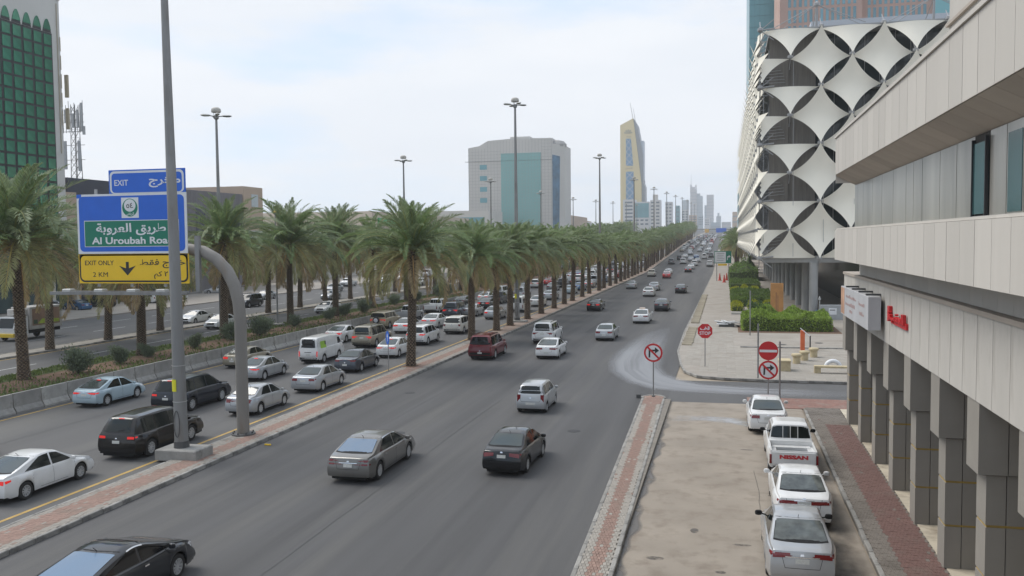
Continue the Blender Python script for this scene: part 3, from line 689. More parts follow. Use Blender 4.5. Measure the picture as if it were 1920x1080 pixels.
# ---- models
def sedan(L=4.5, Wd=1.76, H=1.46, deck=.98, hood=.86, bl=(-1.72, -.92), ws=(1.22, .42), noselow=.66, doors=(-1.02, -.02, 1.05), **k):
    hl = L / 2; top = [(-hl, deck - .06), (-hl + .06, deck), (bl[0], deck + .055), (bl[1], H - .06), (bl[1] + .45, H - .005), (ws[1] - .35, H), (ws[1], H - .05), (ws[0], hood + .10), (hl - .55, hood - .01), (hl - .12, hood - .13), (hl, noselow)]
    belt = [(-hl, deck - .13), (-hl + .4, deck - .06), (bl[0] + .5, deck - .045), (.2, deck - .09), (ws[0], hood + .02), (hl - .5, hood - .10), (hl, noselow - .08)]
    qy = (bl[0] + .55, bl[1] + .28)
    d = dict(ws=(ws[0] - .06, ws[1] + .03), bl=(bl[0] + .03, bl[1] - .03), win=[((qy[0], doors[1] - .03), (qy[1], doors[1] - .03)), ((doors[1] + .05, ws[0] - .22), (doors[1] + .05, ws[1] - .05))], doors=doors, tail=[(.48, .86, .72, .88, .03, .26)])
    d.update(k); return Car(L, Wd, H, top, belt, **d)
def suv(L=4.9, Wd=1.95, H=1.88, hood=1.08, belt_=1.12, ws=(1.25, .62), back=(.05, .28), doors=(-1.05, .02, 1.05), **k):
    hl = L / 2; top = [(-hl, belt_ - .04), (-hl + back[0], belt_ + .06), (-hl + back[1], H - .08), (-hl + back[1] + .3, H - .02), (-.2, H), (ws[1], H - .05), (ws[0], hood + .08), (hl - .45, hood), (hl - .08, hood - .10), (hl, hood - .22)]
    belt = [(-hl, belt_ - .06), (0, belt_ - .03), (ws[0], hood), (hl - .4, hood - .08), (hl, hood - .3)]
    q0 = -hl + back[1] + .16
    d = dict(kind='suv', wr=.37, rear_glass=glass_m, ws=(ws[0] - .05, ws[1] + .04), bl=(-hl + back[0], -hl + back[1]), blz=(belt_ + .07, H - .15), rwb=.82, rwt=.72, tumble=.20,
             win=[((q0 - .0, doors[0] - .04), (q0 + .06, doors[0] - .04)), ((doors[0] + .05, doors[1] - .03), (doors[0] + .05, doors[1] - .03)), ((doors[1] + .05, ws[0] - .25), (doors[1] + .05, ws[1] - .06))], doors=doors, wt=.12,
             tail=[(.72, .93, .82, 1.06, .0, .16)], axr=-hl + 1.08, axf=hl - .95, sill=.3, plate=.85, gate=(.72, .6, 1.1), rails=(-hl + .6, .4), smooth=.05, wiper=True, taper=.07, bump=(.3, .5), dark_bumper=True, antenna=False, head=[(.55, .88, .8, .96, .02, .3)])
    d.update(k); return Car(L, Wd, H, top, belt, **d)
M = {}
M['accent'] = sedan(4.37, 1.70, 1.455, axr=-1.27, axf=1.30, style='cap', tail=[(.50, .80, .75, .85, .02, .30)], plate=.72, brake3=True, bl=(-1.76, -.78))
M['elantra'] = sedan(4.57, 1.80, 1.44, axr=-1.32, axf=1.38, style='ten', deck=.98, bl=(-1.86, -.78), tail=[(.36, .86, .72, .86, .04, .34)], plate=.52, badge=.36)
M['corolla'] = sedan(4.55, 1.76, 1.47, axr=-1.27, axf=1.33, style='cap', deck=1.0, tail=[(.46, .84, .76, .90, .0, .24)], plate=.76, bl=(-1.66, -.84))
M['corolla2'] = sedan(4.62, 1.775, 1.46, axr=-1.32, axf=1.38, style='cap', deck=1.0, tail=[(.30, .86, .80, .90, -.02, .26)], plate=.80, bar=.30, bl=(-1.70, -.86), rear_glass=mat('seat_glass', (.085, .095, .09), .05, .5, 3.5, ior=1.6))
M['sentra'] = sedan(4.62, 1.76, 1.50, axr=-1.30, axf=1.40, style='cap', deck=1.02, tail=[(.40, .86, .80, .93, .03, .30)], plate=.74, bar=.42, bl=(-1.74, -.90), mirror_mat=trim_m, rear_glass=MATS['seat_glass'])
M['yaris'] = sedan(4.30, 1.69, 1.46, axr=-1.24, axf=1.31, style='cap', deck=1.0, tail=[(.54, .82, .72, .90, .0, .14)], plate=.74, bl=(-1.60, -.90), doors=(-.96, -.02, 1.0))
M['vios'] = sedan(4.40, 1.70, 1.475, axr=-1.27, axf=1.28, style='ten', deck=1.0, tail=[(.42, .84, .74, .90, .06, .22)], plate=.78, bl=(-1.66, -.86), bump=(.25, .50), wiper=False)
M['lux'] = sedan(5.15, 1.87, 1.475, axr=-1.62, axf=1.50, wr=.35, style='multi', deck=1.0, hood=.90, bl=(-2.0, -1.08), ws=(1.42, .50), doors=(-1.20, .02, 1.2), chrome_line=True, plate=.70, bar=.36, rear_glass=glass_b, tail=[(.62, .87, .72, .78, .0, .2), (.70, .87, .84, .92, .0, .14)])
M['coupe6'] = sedan(4.86, 1.84, 1.45, axr=-1.38, axf=1.45, wr=.34, style='ten', deck=1.03, hood=.93, bl=(-2.02, -.62), ws=(1.40, .30), noselow=.62, chrome_line=True, rear_glass=glass_b, side_glass=glass_d, tail=[(.4, .88, .80, .90, .02, .3)], doors=(-1.05, -.0, 1.15), smooth=.16)
M['mazda'] = sedan(4.49, 1.755, 1.465, axr=-1.26, axf=1.38, style='five', deck=.99, tail=[(.5, .84, .80, .92, .0, .22)], plate=.58, bl=(-1.62, -.80))
M['camry'] = sedan(4.85, 1.82, 1.46, axr=-1.38, axf=1.42, style='ten', deck=1.02, tail=[(.46, .87, .78, .92, .0, .24)], plate=.80, bl=(-1.84, -.9))
M['old'] = sedan(4.5, 1.70, 1.42, axr=-1.30, axf=1.32, style='five', deck=.96, tail=[(.40, .80, .70, .86, .0, .2)], plate=.55, bl=(-1.6, -.95))
M['suv'] = suv()
M['lc'] = suv(4.95, 1.97, 1.90, style='five', tail=[(.66, .93, .86, 1.02, .0, .18)], plate=.90)
M['cx9'] = suv(5.05, 1.93, 1.80, hood=1.04, belt_=1.10, ws=(1.45, .62), back=(.10, .50), wr=.375, style='ten', rails=None, tail=[(.60, .93, .92, 1.02, .0, .26)], plate=.78, brake3=True, axr=-1.45, axf=1.43, doors=(-1.0, .05, 1.2), tumble=.3)
M['rav'] = suv(4.57, 1.84, 1.72, hood=1.02, belt_=1.07, ws=(1.30, .58), back=(.10, .42), wr=.35, style='five', rails=None, tail=[(.50, .90, .90, 1.02, .02, .34)], plate=.72, cladding=True, axr=-1.30, axf=1.36)
M['suburban'] = suv(5.0, 1.98, 1.88, style='five', belt_=1.12, back=(.08, .30), tail=[(.84, .95, .70, 1.0, .0, .08)], plate=.56, rear_glass=glass_d, side_glass=glass_d, bump=(.42, .58))
M['edge'] = suv(4.72, 1.93, 1.70, hood=1.02, belt_=1.06, back=(.10, .50), wr=.36, style='five', rails=None, tail=[(.70, .92, .80, 1.0, .0, .2)], plate=.82)
M['fj'] = suv(4.6, 1.90, 1.80, hood=1.10, belt_=1.18, ws=(.95, .72), back=(.03, .08), style='five', spare=True, tail=[(.78, .92, .88, 1.02, 0, .1)], plate=.5, doors=(-1.0, -.1, .85), wiper=False, rails=None)
M['i10'] = suv(3.57, 1.60, 1.54, hood=.92, belt_=.98, ws=(1.18, .55), back=(.06, .30), wr=.28, style='cap', rails=None, tail=[(.60, .78, .62, .98, .0, .12)], plate=.52, plw=.25, axr=-1.18, axf=1.20, sill=.2, doors=(-.75, .05, 1.0), dark_bumper=False, gate=(.60, .62, .98), badge=.28, bump=(.24, .36), tumble=.26)
M['van'] = suv(4.70, 1.70, 1.98, hood=1.18, belt_=1.16, ws=(2.0, 1.42), back=(.03, .12), wr=.33, style='cap', rails=None, rwb=.84, rwt=.80, rear_glass=glass_d, side_glass=glass_d, tail=[(.74, .82, .56, .96, .0, .07)], plate=.70, axr=-1.28, axf=1.29, doors=(-.9, .55, 1.55), tumble=.10, bump=(.26, .50), wmax=1.68, badge=.2)
M['van'].parts = [p for p in M['van'].parts if p[0] != 'side_window'] + [('side_window', M['van'].patch([(1.16, 1.2), (1.84, 1.2)], [(1.16, 1.68), (1.50, 1.68)], a, 4), glass_d, 60) for a in ('s+', 's-')]
M['van'].parts.append(('door_bar', M['van'].patch([(-.27, .86), (.27, .86)], [(-.27, .90), (.27, .90)], 'r', 1, off=.02), trim_m, 0))
M['bus'] = suv(4.70, 1.75, 2.05, hood=1.2, belt_=1.16, ws=(2.0, 1.42), back=(.03, .12), wr=.33, style='cap', rails=None, rwb=.84, rwt=.80, tail=[(.74, .82, .56, .96, .0, .07)], plate=.70, axr=-1.28, axf=1.29, doors=(-.9, .55, 1.55), tumble=.10, wmax=1.74)
def pickup(double, L=5.2, Wd=1.80):
    hl = L / 2; cab0 = -.75 if not double else -.45; bed = 1.02; top = [(-hl, bed), (cab0 - .12, bed + .0), (cab0 - .02, 1.12), (cab0 + .12, 1.66), (cab0 + .35, 1.72), (.62 + .3 * double, 1.71), (.9 + .25 * double, 1.62), (1.35 + .12 * double, 1.14), (hl - .4, 1.05), (hl - .05, .96), (hl, .8)]
    belt = [(-hl, bed - .03), (cab0, bed - .02), (1.3, 1.03), (hl, .78)]
    dz = (cab0 + .2, .95) if not double else (cab0 + .12, .40, 1.15)
    win = [((cab0 + .18, .95), (cab0 + .24, .62))] if not double else [((cab0 + .2, .38), (cab0 + .26, .38)), ((.46, 1.15), (.46, .88))]
    c = Car(L, Wd, 1.72, top, belt, wr=.35, axr=-hl + 1.12, axf=hl - .95, style='cap', sill=.34, tumble=.22, smooth=.03, kind='pickup', taper=.05, bulge=.015, end=.02, ws=(1.26 + .12 * double, .94 + .25 * double), bl=(cab0 + .02, cab0 + .11), blz=(1.16, 1.56), rwb=.80, rwt=.74,
            win=win, doors=dz, tail=[], plate=.50, plate_panel=False, gate=(.80, .52, 1.0), antenna=False, bump=(.36, .46), dark_bumper=True, rear_glass=glass_m, mirror_mat=trim_m)
    # open bed: cut the deck away and build a real tray
    b = c.body; kf = []
    for f in b.f:
        cx = [b.v[i] for i in f]; my = sum(p[1] for p in cx) / len(cx); mxx = max(abs(p[0]) for p in cx); mz = min(p[2] for p in cx)
        if my < cab0 - .16 and mz > bed - .09 and mxx < Wd / 2 * .925: continue
        kf.append(f)
    b.f = kf; b.mi = [0] * len(kf); w = Wd / 2 * .905; y0, y1 = -hl + .07, cab0 - .12; zf = .62
    t = MB(); t.box(-w, w, y0, y1, zf - .04, zf); t.box(-w - .02, -w + .04, y0, y1, zf, bed + .015); t.box(w - .04, w + .02, y0, y1, zf, bed + .015); t.box(-w, w, y1 - .03, y1 + .03, zf, bed + .03); t.box(-w, w, y0 - .05, y0 + .03, zf, bed + .015)
    for sg in (1, -1): t.box(sg * (w - .24), sg * (w - .03), c.axr - .42, c.axr + .42, zf, zf + .24) if sg > 0 else t.box(-(w - .03), -(w - .24), c.axr - .42, c.axr + .42, zf, zf + .24)
    c.parts.append(('bed', t, 'PAINT', 0))
    for sg in (1, -1): c.parts.append(('taillight', MB().bev(min(sg * .79, sg * .87), max(sg * .79, sg * .87), -hl - .015, -hl + .12, .56, .90, .01), 'TAIL', 0))
    c.parts.append(('tailgate', MB().bev(-.775, .775, -hl - .02, -hl + .04, .54, 1.0, .015), 'PAINT', 0))
    bar = MB(); 
    for x in (-.28, 0, .28): bar.tube((x, cab0 - .03, 1.10), (x, cab0 + .04, 1.60), .012, n=5)
    bar.tube((-.62, cab0 - .03, 1.12), (.62, cab0 - .03, 1.12), .012, n=5); c.parts.append(('window_guard', bar, 'PAINT', 0))
    bl = MB(); bl.box(-w + .1, w - .1, y1 - .42, y1 - .05, zf, zf + .26) ; c.parts.append(('toolbox', bl, 'PAINT', 0))
    return c
M['pickup'] = pickup(False); M['dcab'] = pickup(True)

def near(model, x, yr, label, col, **k):
    """x, yr: centre line and rear axle of the car"""
    c = M[model]; return c.place(x, yr - c.axr, label, col, **k)
jam = 'cars queuing in the jammed lanes beside the median'; mainr = 'cars driving away on the main road'
near('accent', -34.3, 42.0, 'pale blue sedan with lit brake lights beside the concrete barrier', 'paleblue', lit=True, group=jam)
near('cx9', -28.8, 41.6, 'dark slate crossover partly hidden by the leaning lamp pole, ahead of the brown one', 'navy', lit=True, group=jam)
near('cx9', -24.6, 32.3, 'dark brown crossover with lit brake lights, nearest crossover beside the lamp pole', 'brown', lit=True, group=jam)
near('elantra', -24.9, 25.8, 'white sedan at the left picture edge with its right side seen, nearest in the jam', 'white', lit=True, group=jam)
M['old'].place(-30.9 - .85, 29.4, 'dark car whose front corner only enters at the left picture edge', 'black', group=jam)
near('old', -34.3, 57.0, 'old beige sedan behind the curved sign column next to the barrier', 'beige', lit=True, group=jam)
near('accent', -30.1, 51.8, 'silver sedan with lit lamps right behind the curved sign column', 'silver', lit=True, group=jam)
near('yaris', -24.5, 41.4, 'silver sedan passing the foot of the curved sign column', 'silver', group=jam)
near('corolla', -24.4, 48.5, 'silver sedan with empty brick island beside it, behind the grey sedan', 'silver', group=jam)
vn = near('van', -29.9, 60.2, 'white panel van with a green square sticker on its side', 'white', lit=True, cat='van', name='panel_van', group=jam)
near('mazda', -25.3, 56.4, 'slate grey sedan beside the white panel van', 'slate', group=jam)
near('camry', -33.9, 72.9, 'white sedan with tinted rear window just ahead of the white van', 'white', lit=True, group=jam)
near('lc', -29.8, 69.8, 'champagne large off-road wagon ahead of the white van', 'beige', lit=True, cat='suv', group=jam)
near('fj', -34.6, 85.1, 'tan boxy off-roader with spare wheel and white roof', 'tan', lit=True, cat='suv', group=jam)
near('accent', -25.4, 64.0, 'white sedan half hidden by the nearest island palm trunk, blue keep sign in front', 'white', lit=True, group=jam)
near('dcab', -35.2, 93.6, 'silver white pickup with red letters across its tailgate beside the barrier', 'silver', cat='pickup', name='pickup_truck', group=jam)
near('elantra', -30.7, 81.2, 'white sedan with greenish rear window between off-roader and trunk', 'white', lit=True, group=jam)
near('rav', -25.9, 72.1, 'white crossover with dark lower cladding right of the nearest island palm', 'white', lit=True, cat='suv', group=jam)
near('dcab', -35.6, 104.6, 'white crew cab pickup ahead of the silver one along the barrier', 'white', cat='pickup', name='pickup_truck', group=jam)
near('corolla2', -29.6, 86.3, 'white sedan with lit slim lamps ahead of the white crossover', 'white', lit=True, group=jam)
near('lc', -31.0, 98.1, 'dark blue boxy off-road wagon with lit low lamps', 'slate', lit=True, cat='suv', group=jam)
near('edge', -25.5, 81.4, 'pearl white crossover left of the second island palm trunk', 'pearl', cat='suv', group=jam)
near('camry', -36.0 + .9, 114.8, 'dark sedan beside the median in front of the white crew cab pickup', 'darkgrey', group=jam)
near('accent', -34.3, 124.0, 'small white sedan seen between second and third island palms', 'white', lit=True, group=jam)
near('lc', -34.5, 133.5, 'white wagon behind the third island palm along the median', 'white', cat='suv', group=jam)
near('camry', -35.0, 143.2, 'mid blue sedan next to the median kerb, left of the tall lamp mast', 'blue', group=jam)
near('camry', -30.6, 111.0, 'dark maroon black sedan with lit lamps between the third and fourth trunks', 'black', lit=True, group=jam)
near('yaris', -29.4, 100.2, 'silver white small sedan seen just right of the second palm trunk', 'silver', group=jam)
near('corolla', -25.8, 96.9, 'silver sedan with bright round brake lamps behind the third palm trunk', 'silver', lit=True, group=jam)
near('bus', -25.1, 106.9, 'white minibus behind the tall lamp mast', 'white', cat='van', name='minibus', group=jam)
near('accent', -24.8, 116.0, 'white sedan just right of the white minibus', 'white', group=jam)
near('dcab', -31.6, 120.5, 'dark pickup seen between trunks beyond the minibus', 'darkgrey', cat='pickup', name='pickup_truck', group=jam)
near('camry', -25.6, 129.0, 'silver grey sedan alone between the sixth and seventh island palms', 'silver', group=jam)
near('lc', -30.5, 131.0, 'silver wagon one lane left of the silver grey sedan', 'silver', cat='suv', group=jam)
near('yaris', -25.0, 143.7, 'pale small sedan between the eighth and ninth island palms', 'paleblue', group=jam)
near('corolla', -25.0, 153.0, 'blue grey sedan with round lamps lit between far island palms', 'blue', lit=True, group=jam)
# main road
near('lux', -13.6, 30.8, 'large bronze grey luxury sedan with bluish rear window on the open road', 'bronze', group=mainr)
near('vios', -8.2, 32.9, 'glossy black small sedan nearest the centre of the open road', 'black', group=mainr, rz=-.03)
near('i10', -9.8, 44.7, 'small silver hatchback ahead of the black sedan', 'silver', group=mainr)
c6 = M['coupe6']; c6.place(-14.3 - .86, 20.42 - c6.axf, 'dark grey sedan with chrome window line cut by the bottom picture edge', 'darkgrey', group=mainr)
near('suburban', -17.9, 64.3, 'dark red off-road wagon with roof rails beside the brick island', 'maroon', cat='suv', group=mainr, rz=.0)
near('lc', -15.3, 74.9, 'white off-road wagon right behind a white sedan on the open road', 'white', cat='suv', group=mainr)
near('elantra', -13.1, 65.5, 'white sedan directly behind the white off-road wagon', 'white', group=mainr)
near('old', -10.4, 77.9, 'older silver sedan alone in mid road', 'silver', group=mainr)
near('camry', -16.0, 109.7, 'black sedan with left lamp lit beside the palm island', 'black', lit=True, group=mainr)
tx = near('elantra', -8.7, 94.3, 'white taxi sedan with a roof sign, near the white spill', 'white', group=mainr)
near('camry', -7.7, 110.6, 'dark grey sedan just ahead of the white taxi', 'darkgrey', group=mainr)
near('accent', -16.5, 158.9, 'silver sedan close to the island kerb far along the road', 'silver', group=mainr)
near('corolla', -11.6, 138.0, 'white sedan overlapping a grey silver one beyond the taxi', 'white', group=mainr)
near('camry', -12.0, 153.7, 'grey silver sedan just ahead of the overlapping white one', 'silver', group=mainr)
near('camry', -7.1, 146.5, 'black sedan with glossy rear window in the right lane beyond the taxi', 'black', group=mainr)
FG = [('dcab', -17.0, 209.6, 'pearl', 0, 'pearl white pickup by the island kerb'), ('camry', -12.9, 201.2, 'red', 1, 'red coupe with lit lamps mid road'), ('corolla', -13.6, 215.0, 'white', 0, 'white sedan directly ahead of the red coupe'), ('camry', -13.9, 224.0, 'white', 0, 'second white sedan ahead of the red coupe'),
      ('camry', -9.5, 235.6, 'black', 1, 'black sedan with orange red lamps far off'), ('camry', -9.3, 251.8, 'white', 0, 'white sedan just right of the black far one'), ('rav', -9.0, 269.1, 'white', 0, 'white crossover two places ahead of the far black sedan'), ('corolla', -8.6, 288.3, 'silver', 0, 'silver sedan three places ahead of the far black sedan'),
      ('lc', -16.3, 277.5, 'grey', 0, 'grey wagon hugging the island far off'), ('suv', -12.8, 279.3, 'white', 0, 'white wagon in the second lane level with the grey wagon'), ('camry', -11.0, 294.9, 'silver', 0, 'silver sedan ahead of the far white wagon'), ('rav', -15.0, 302.1, 'darkgrey', 0, 'dark crossover ahead of the grey wagon near the island'),
      ('camry', -13.8, 316.5, 'white', 0, 'white sedan beyond the far dark crossover'), ('camry', -9.8, 312.3, 'blue', 0, 'dark blue sedan in the far cluster'), ('van', -7.0, 308.4, 'white', 0, 'white van in the far cluster'), ('lc', -7.1, 349.2, 'white', 0, 'white wagon beyond the far white van'),
      ('rav', -4.9, 319.4, 'grey', 0, 'grey crossover at the right road edge far off'), ('camry', -13.0, 341.0, 'silver', 0, 'silver sedan beyond the far white sedan near the island'), ('dcab', -4.5, 264.8, 'white', 0, 'white pickup at the right road edge beside the green sign')]
for md, x, y, c, lit, lb in FG: M[md].far(x, y - M[md].axr, lb, c, bool(lit), group=mainr, name='pickup_truck' if md == 'dcab' else 'car')
cw = ['white'] * 9 + ['silver'] * 5 + ['pearl', 'grey', 'grey', 'black', 'darkgrey', 'red', 'blue', 'beige', 'navy']; mw = ['camry', 'corolla', 'accent', 'elantra', 'yaris', 'rav', 'lc', 'edge', 'dcab', 'van', 'camry', 'corolla']
nm_ = {'van': 'van', 'dcab': 'pickup'}
def farcar(x, y, road, rz=0, lit=False):
    md = R.choice(mw); c = R.choice(cw); adj = {'darkgrey': 'dark grey', 'pearl': 'cream white', 'navy': 'navy blue'}.get(c, c)
    k = nm_.get(md, 'suv' if md in ('rav', 'lc', 'edge') else 'car')
    M[md].far(x + R.uniform(-.25, .25), y, f'{adj} {k} in the distant traffic on {road}', c, lit, rz, f'distant {adj} {k} vehicles on {road}', k, name={'van': 'van', 'pickup': 'pickup_truck', 'suv': 'suv'}.get(k, 'car'))
for x in (-24.9, -29.8, -34.5):
    y = 150 + R.uniform(0, 6)
    if x == -24.9: y = 164
    while y < 330: farcar(x, y, 'the jammed road behind the palms', 0, R.random() < .5); y += R.uniform(7.5, 12)
for x in (-17.6, -14.0, -10.4, -6.8):
    y = 360 + R.uniform(0, 12)
    while y < 760: farcar(x, y, 'the main road', 0, R.random() < .15); y += R.uniform(9, 20)
for x in (-1.2, 2.4, 6):
    y = 400
    while y < 760: farcar(x, y, 'the widened main road', 0); y += R.uniform(11, 22)
for x in (-48.6, -53.0, -60.6, -66.6, -72.6):
    y = 150 + R.uniform(20, 60)
    while y < 420: farcar(x, y, 'the oncoming road', pi); y += R.uniform(14, 40)
# oncoming carriageway, seen through the palms
onc = 'oncoming cars beyond the planted median'
def oncoming(md, x, yr, label, col, **k): c = M[md]; return c.place(x - c.W / 2 + .12, yr + c.axr, label, col, rz=pi, group=onc, **k)
oncoming('elantra', -57.6, 86.9 + 2.7, 'oncoming white sedan beside the separator kerb, left of another white one', 'white')
oncoming('mazda', -51.5, 85.0, 'oncoming white sedan with dark grille behind the third median palm', 'white')
oncoming('lc', -64.3, 112.8, 'oncoming dark wagon half hidden by drooping fronds beside the curved column', 'navy')
oncoming('camry', -70.5, 128.2, 'oncoming silver sedan near the far pavement behind the dark wagon', 'silver')
oncoming('camry', -48.7, 105.2, 'oncoming white sedan in the nearest lane past the fourth median palm', 'white')
oncoming('camry', -68.3, 149, 'oncoming pale silver sedan in the far road', 'silver')
oncoming('dcab', -73.5, 166.9, 'oncoming white pickup on the far road', 'white', cat='pickup', name='pickup_truck')
oncoming('corolla', -59.7, 129.2, 'oncoming silver sedan close to the separator palms', 'silver')
oncoming('suv', -61.1, 153, 'oncoming silver wagon between separator palm trunks', 'silver')
oncoming('camry', -73.4, 187, 'oncoming white sedan farthest along the kerb of the far road', 'white')
pk = 'cars parked in front of the shops'
M['rav'].place(-87.5, 98.5, 'silver white crossover parked nose to shop behind the box truck', 'silver', rz=radians(70), group=pk)
M['corolla'].place(-86.5, 103, 'bright blue sedan parked before the shops', 'blue', rz=radians(75), group=pk)
M['lc'].place(-87, 108, 'dark wagon parked between blue sedan and white wagon', 'darkgrey', rz=radians(80), group=pk)
M['suv'].place(-85, 116, 'white wagon parked before the shops left of the sign arm', 'white', rz=radians(80), group=pk)
M['elantra'].place(-88, 140, 'silver sedan parked slanted beside the far pavement', 'silver', rz=radians(110), group=pk)
M['camry'].place(-86, 124, 'white sedan parked on the far pavement under the sign board', 'white', rz=radians(80), group=pk)
# parked row beside the arcade
pr = 'cars parked beside the arcade'
sn = M['sentra']; sn.place(1.93, 23.05 + sn.hl, 'silver sedan parked nearest the camera beside the arcade sidewalk', 'silver', group=pr)
sn = M['corolla2']; sn.place(2.38, 27.9 + sn.hl, 'white sedan parked between the silver sedan and the white pickup', 'white', group=pr)
pt = M['pickup'].place(2.5, 33.9 + M['pickup'].hl, 'white pickup with red NISSAN lettering on its tailgate parked in the row', 'white', group=pr, cat='pickup', name='pickup_truck')
tx_ = fit(text_mb('NISSAN', .2, .006, .012), 1.02, .155); tx_.v = [(x, y - M['pickup'].hl - .026, z + .82) for x, y, z in tx_.v]
tx_.obj('tailgate_lettering', mat('red_letter', (.5, .02, .03), .5, 0), pt)
sn = M['corolla']; sn.place(1.92, 41.2 + sn.hl, 'white sedan parked farthest up the row, below the no entry sign', 'white', group=pr)
# small extras on cars
MB().bev(-.30, .30, -.11, .11, 0, .13, .02).obj('roof_sign', mat('taxi_sign', (.75, .6, .5), .4, .1), tx).location = (0, -.1, 1.44)
g_ = M['van'].patch([(-1.75, 1.12), (-.85, 1.12)], [(-1.75, 1.64), (-.85, 1.64)], 's+', 2, off=.008); g_.obj('sticker', mat('lime_sticker', (.32, .55, .05), .5, .1), vn)
g_ = M['van'].patch([(-1.05, 1.26), (-.85, 1.26)], [(-1.05, 1.6), (-.85, 1.6)], 's+', 2, off=.012); g_.obj('sticker_mark', mat('dark_print', (.05, .08, .04), .6, 0), vn)
# box truck
def box_truck():
    t = thing('box_truck', 'white box truck with a pictured side panel and yellow bumper driving at far left', 'truck', (-65.4, 71.5, 0), pi)
    w = PAINT['white']; bx = mat('truck_box', (.45, .43, .40), .6, .15, 1.5, dirt=(.3, .27, .23), dscale=1)
    b = MB(); b.bev(-1.05, 1.05, -3.0, 1.15, .95, 3.1, .03); b.obj('cargo_box', bx, t)
    c = MB(); c.prism([(-.98, 1.3, .55), (-.98, 3.0, .55), (-.98, 3.05, 1.2), (-.98, 2.65, 2.25), (-.98, 1.3, 2.3)], (1.96, 0, 0)); cab = c.obj('cab', w, t)
    MB().prism([(-.85, 3.055, 1.25), (.85, 3.055, 1.25), (.8, 2.70, 2.15), (-.8, 2.70, 2.15)], (0, .02, .008)).obj('windshield', glass_m, t)
    for sg in (-1, 1): MB().prism([(sg * .985, 1.6, 1.3), (sg * .985, 2.7, 1.3), (sg * .985, 2.5, 2.0), (sg * .985, 1.6, 2.0)], (sg * .01, 0, 0)).obj('side_window', glass_m, t)
    MB().bev(-1.0, 1.0, 2.95, 3.2, .4, .75, .03).obj('bumper', mat('yellow_bumper', (.6, .42, .03), .5, .1), t)
    MB().bev(-.8, .8, 1.2, 1.9, 2.35, 2.95, .05).obj('cooling_unit', bx, t)
    MB().box(-.9, .9, -2.9, 1.3, .6, .94).obj('chassis', under_m, t)
    fr = MB()
    for a, b_ in ((-2.9, -2.85), (.98, 1.03)): fr.box(-1.075, -1.055, a, b_, 1.0, 3.05)
    fr.box(-1.075, -1.055, -2.9, 1.03, 3.0, 3.05); fr.box(-1.075, -1.055, -2.9, 1.03, 1.0, 1.05); fr.obj('panel_frame', mat('frame_grey', (.35, .33, .3), .6, .1), t)
    MB().box(-1.07, -1.056, -2.7, .85, 1.3, 2.9).obj('picture_panel', mat('brown_print', (.24, .15, .10), .6, .3, 1.2), t)
    MB().prism([(-1.0715, -2.6, 1.45), (-1.0715, .2, 1.45), (-1.0715, -.4, 1.9), (-1.0715, -2.6, 1.75)], (-.004, 0, 0)).obj('picture_print', mat('lime_print', (.33, .42, .04), .6, .3, 2), t)
    q = MB(); q.box(-1.078, -1.072, .2, .7, 1.45, 1.85); q.obj('picture_print', mat('dark_print', (.03, .03, .03), .6, 0), t)
    wm, rm, _, _ = wheel_meshes(.40, 'cap')
    for y in (-1.75, 2.2):
        for sg in (1, -1): wv = link('wheel', wm, t, (sg * .86, y, .40), (0, 0, 0 if sg > 0 else pi)); link('rim', rm, wv)
    for sg in (1, -1): MB().tube((sg * 1.0, 2.7, 1.5), (sg * 1.2, 2.75, 1.7), .03, n=5).box(*(sorted((sg * 1.12, sg * 1.28))), 2.7, 2.76, 1.5, 1.95).obj('mirror', trim_m, t)
box_truck()
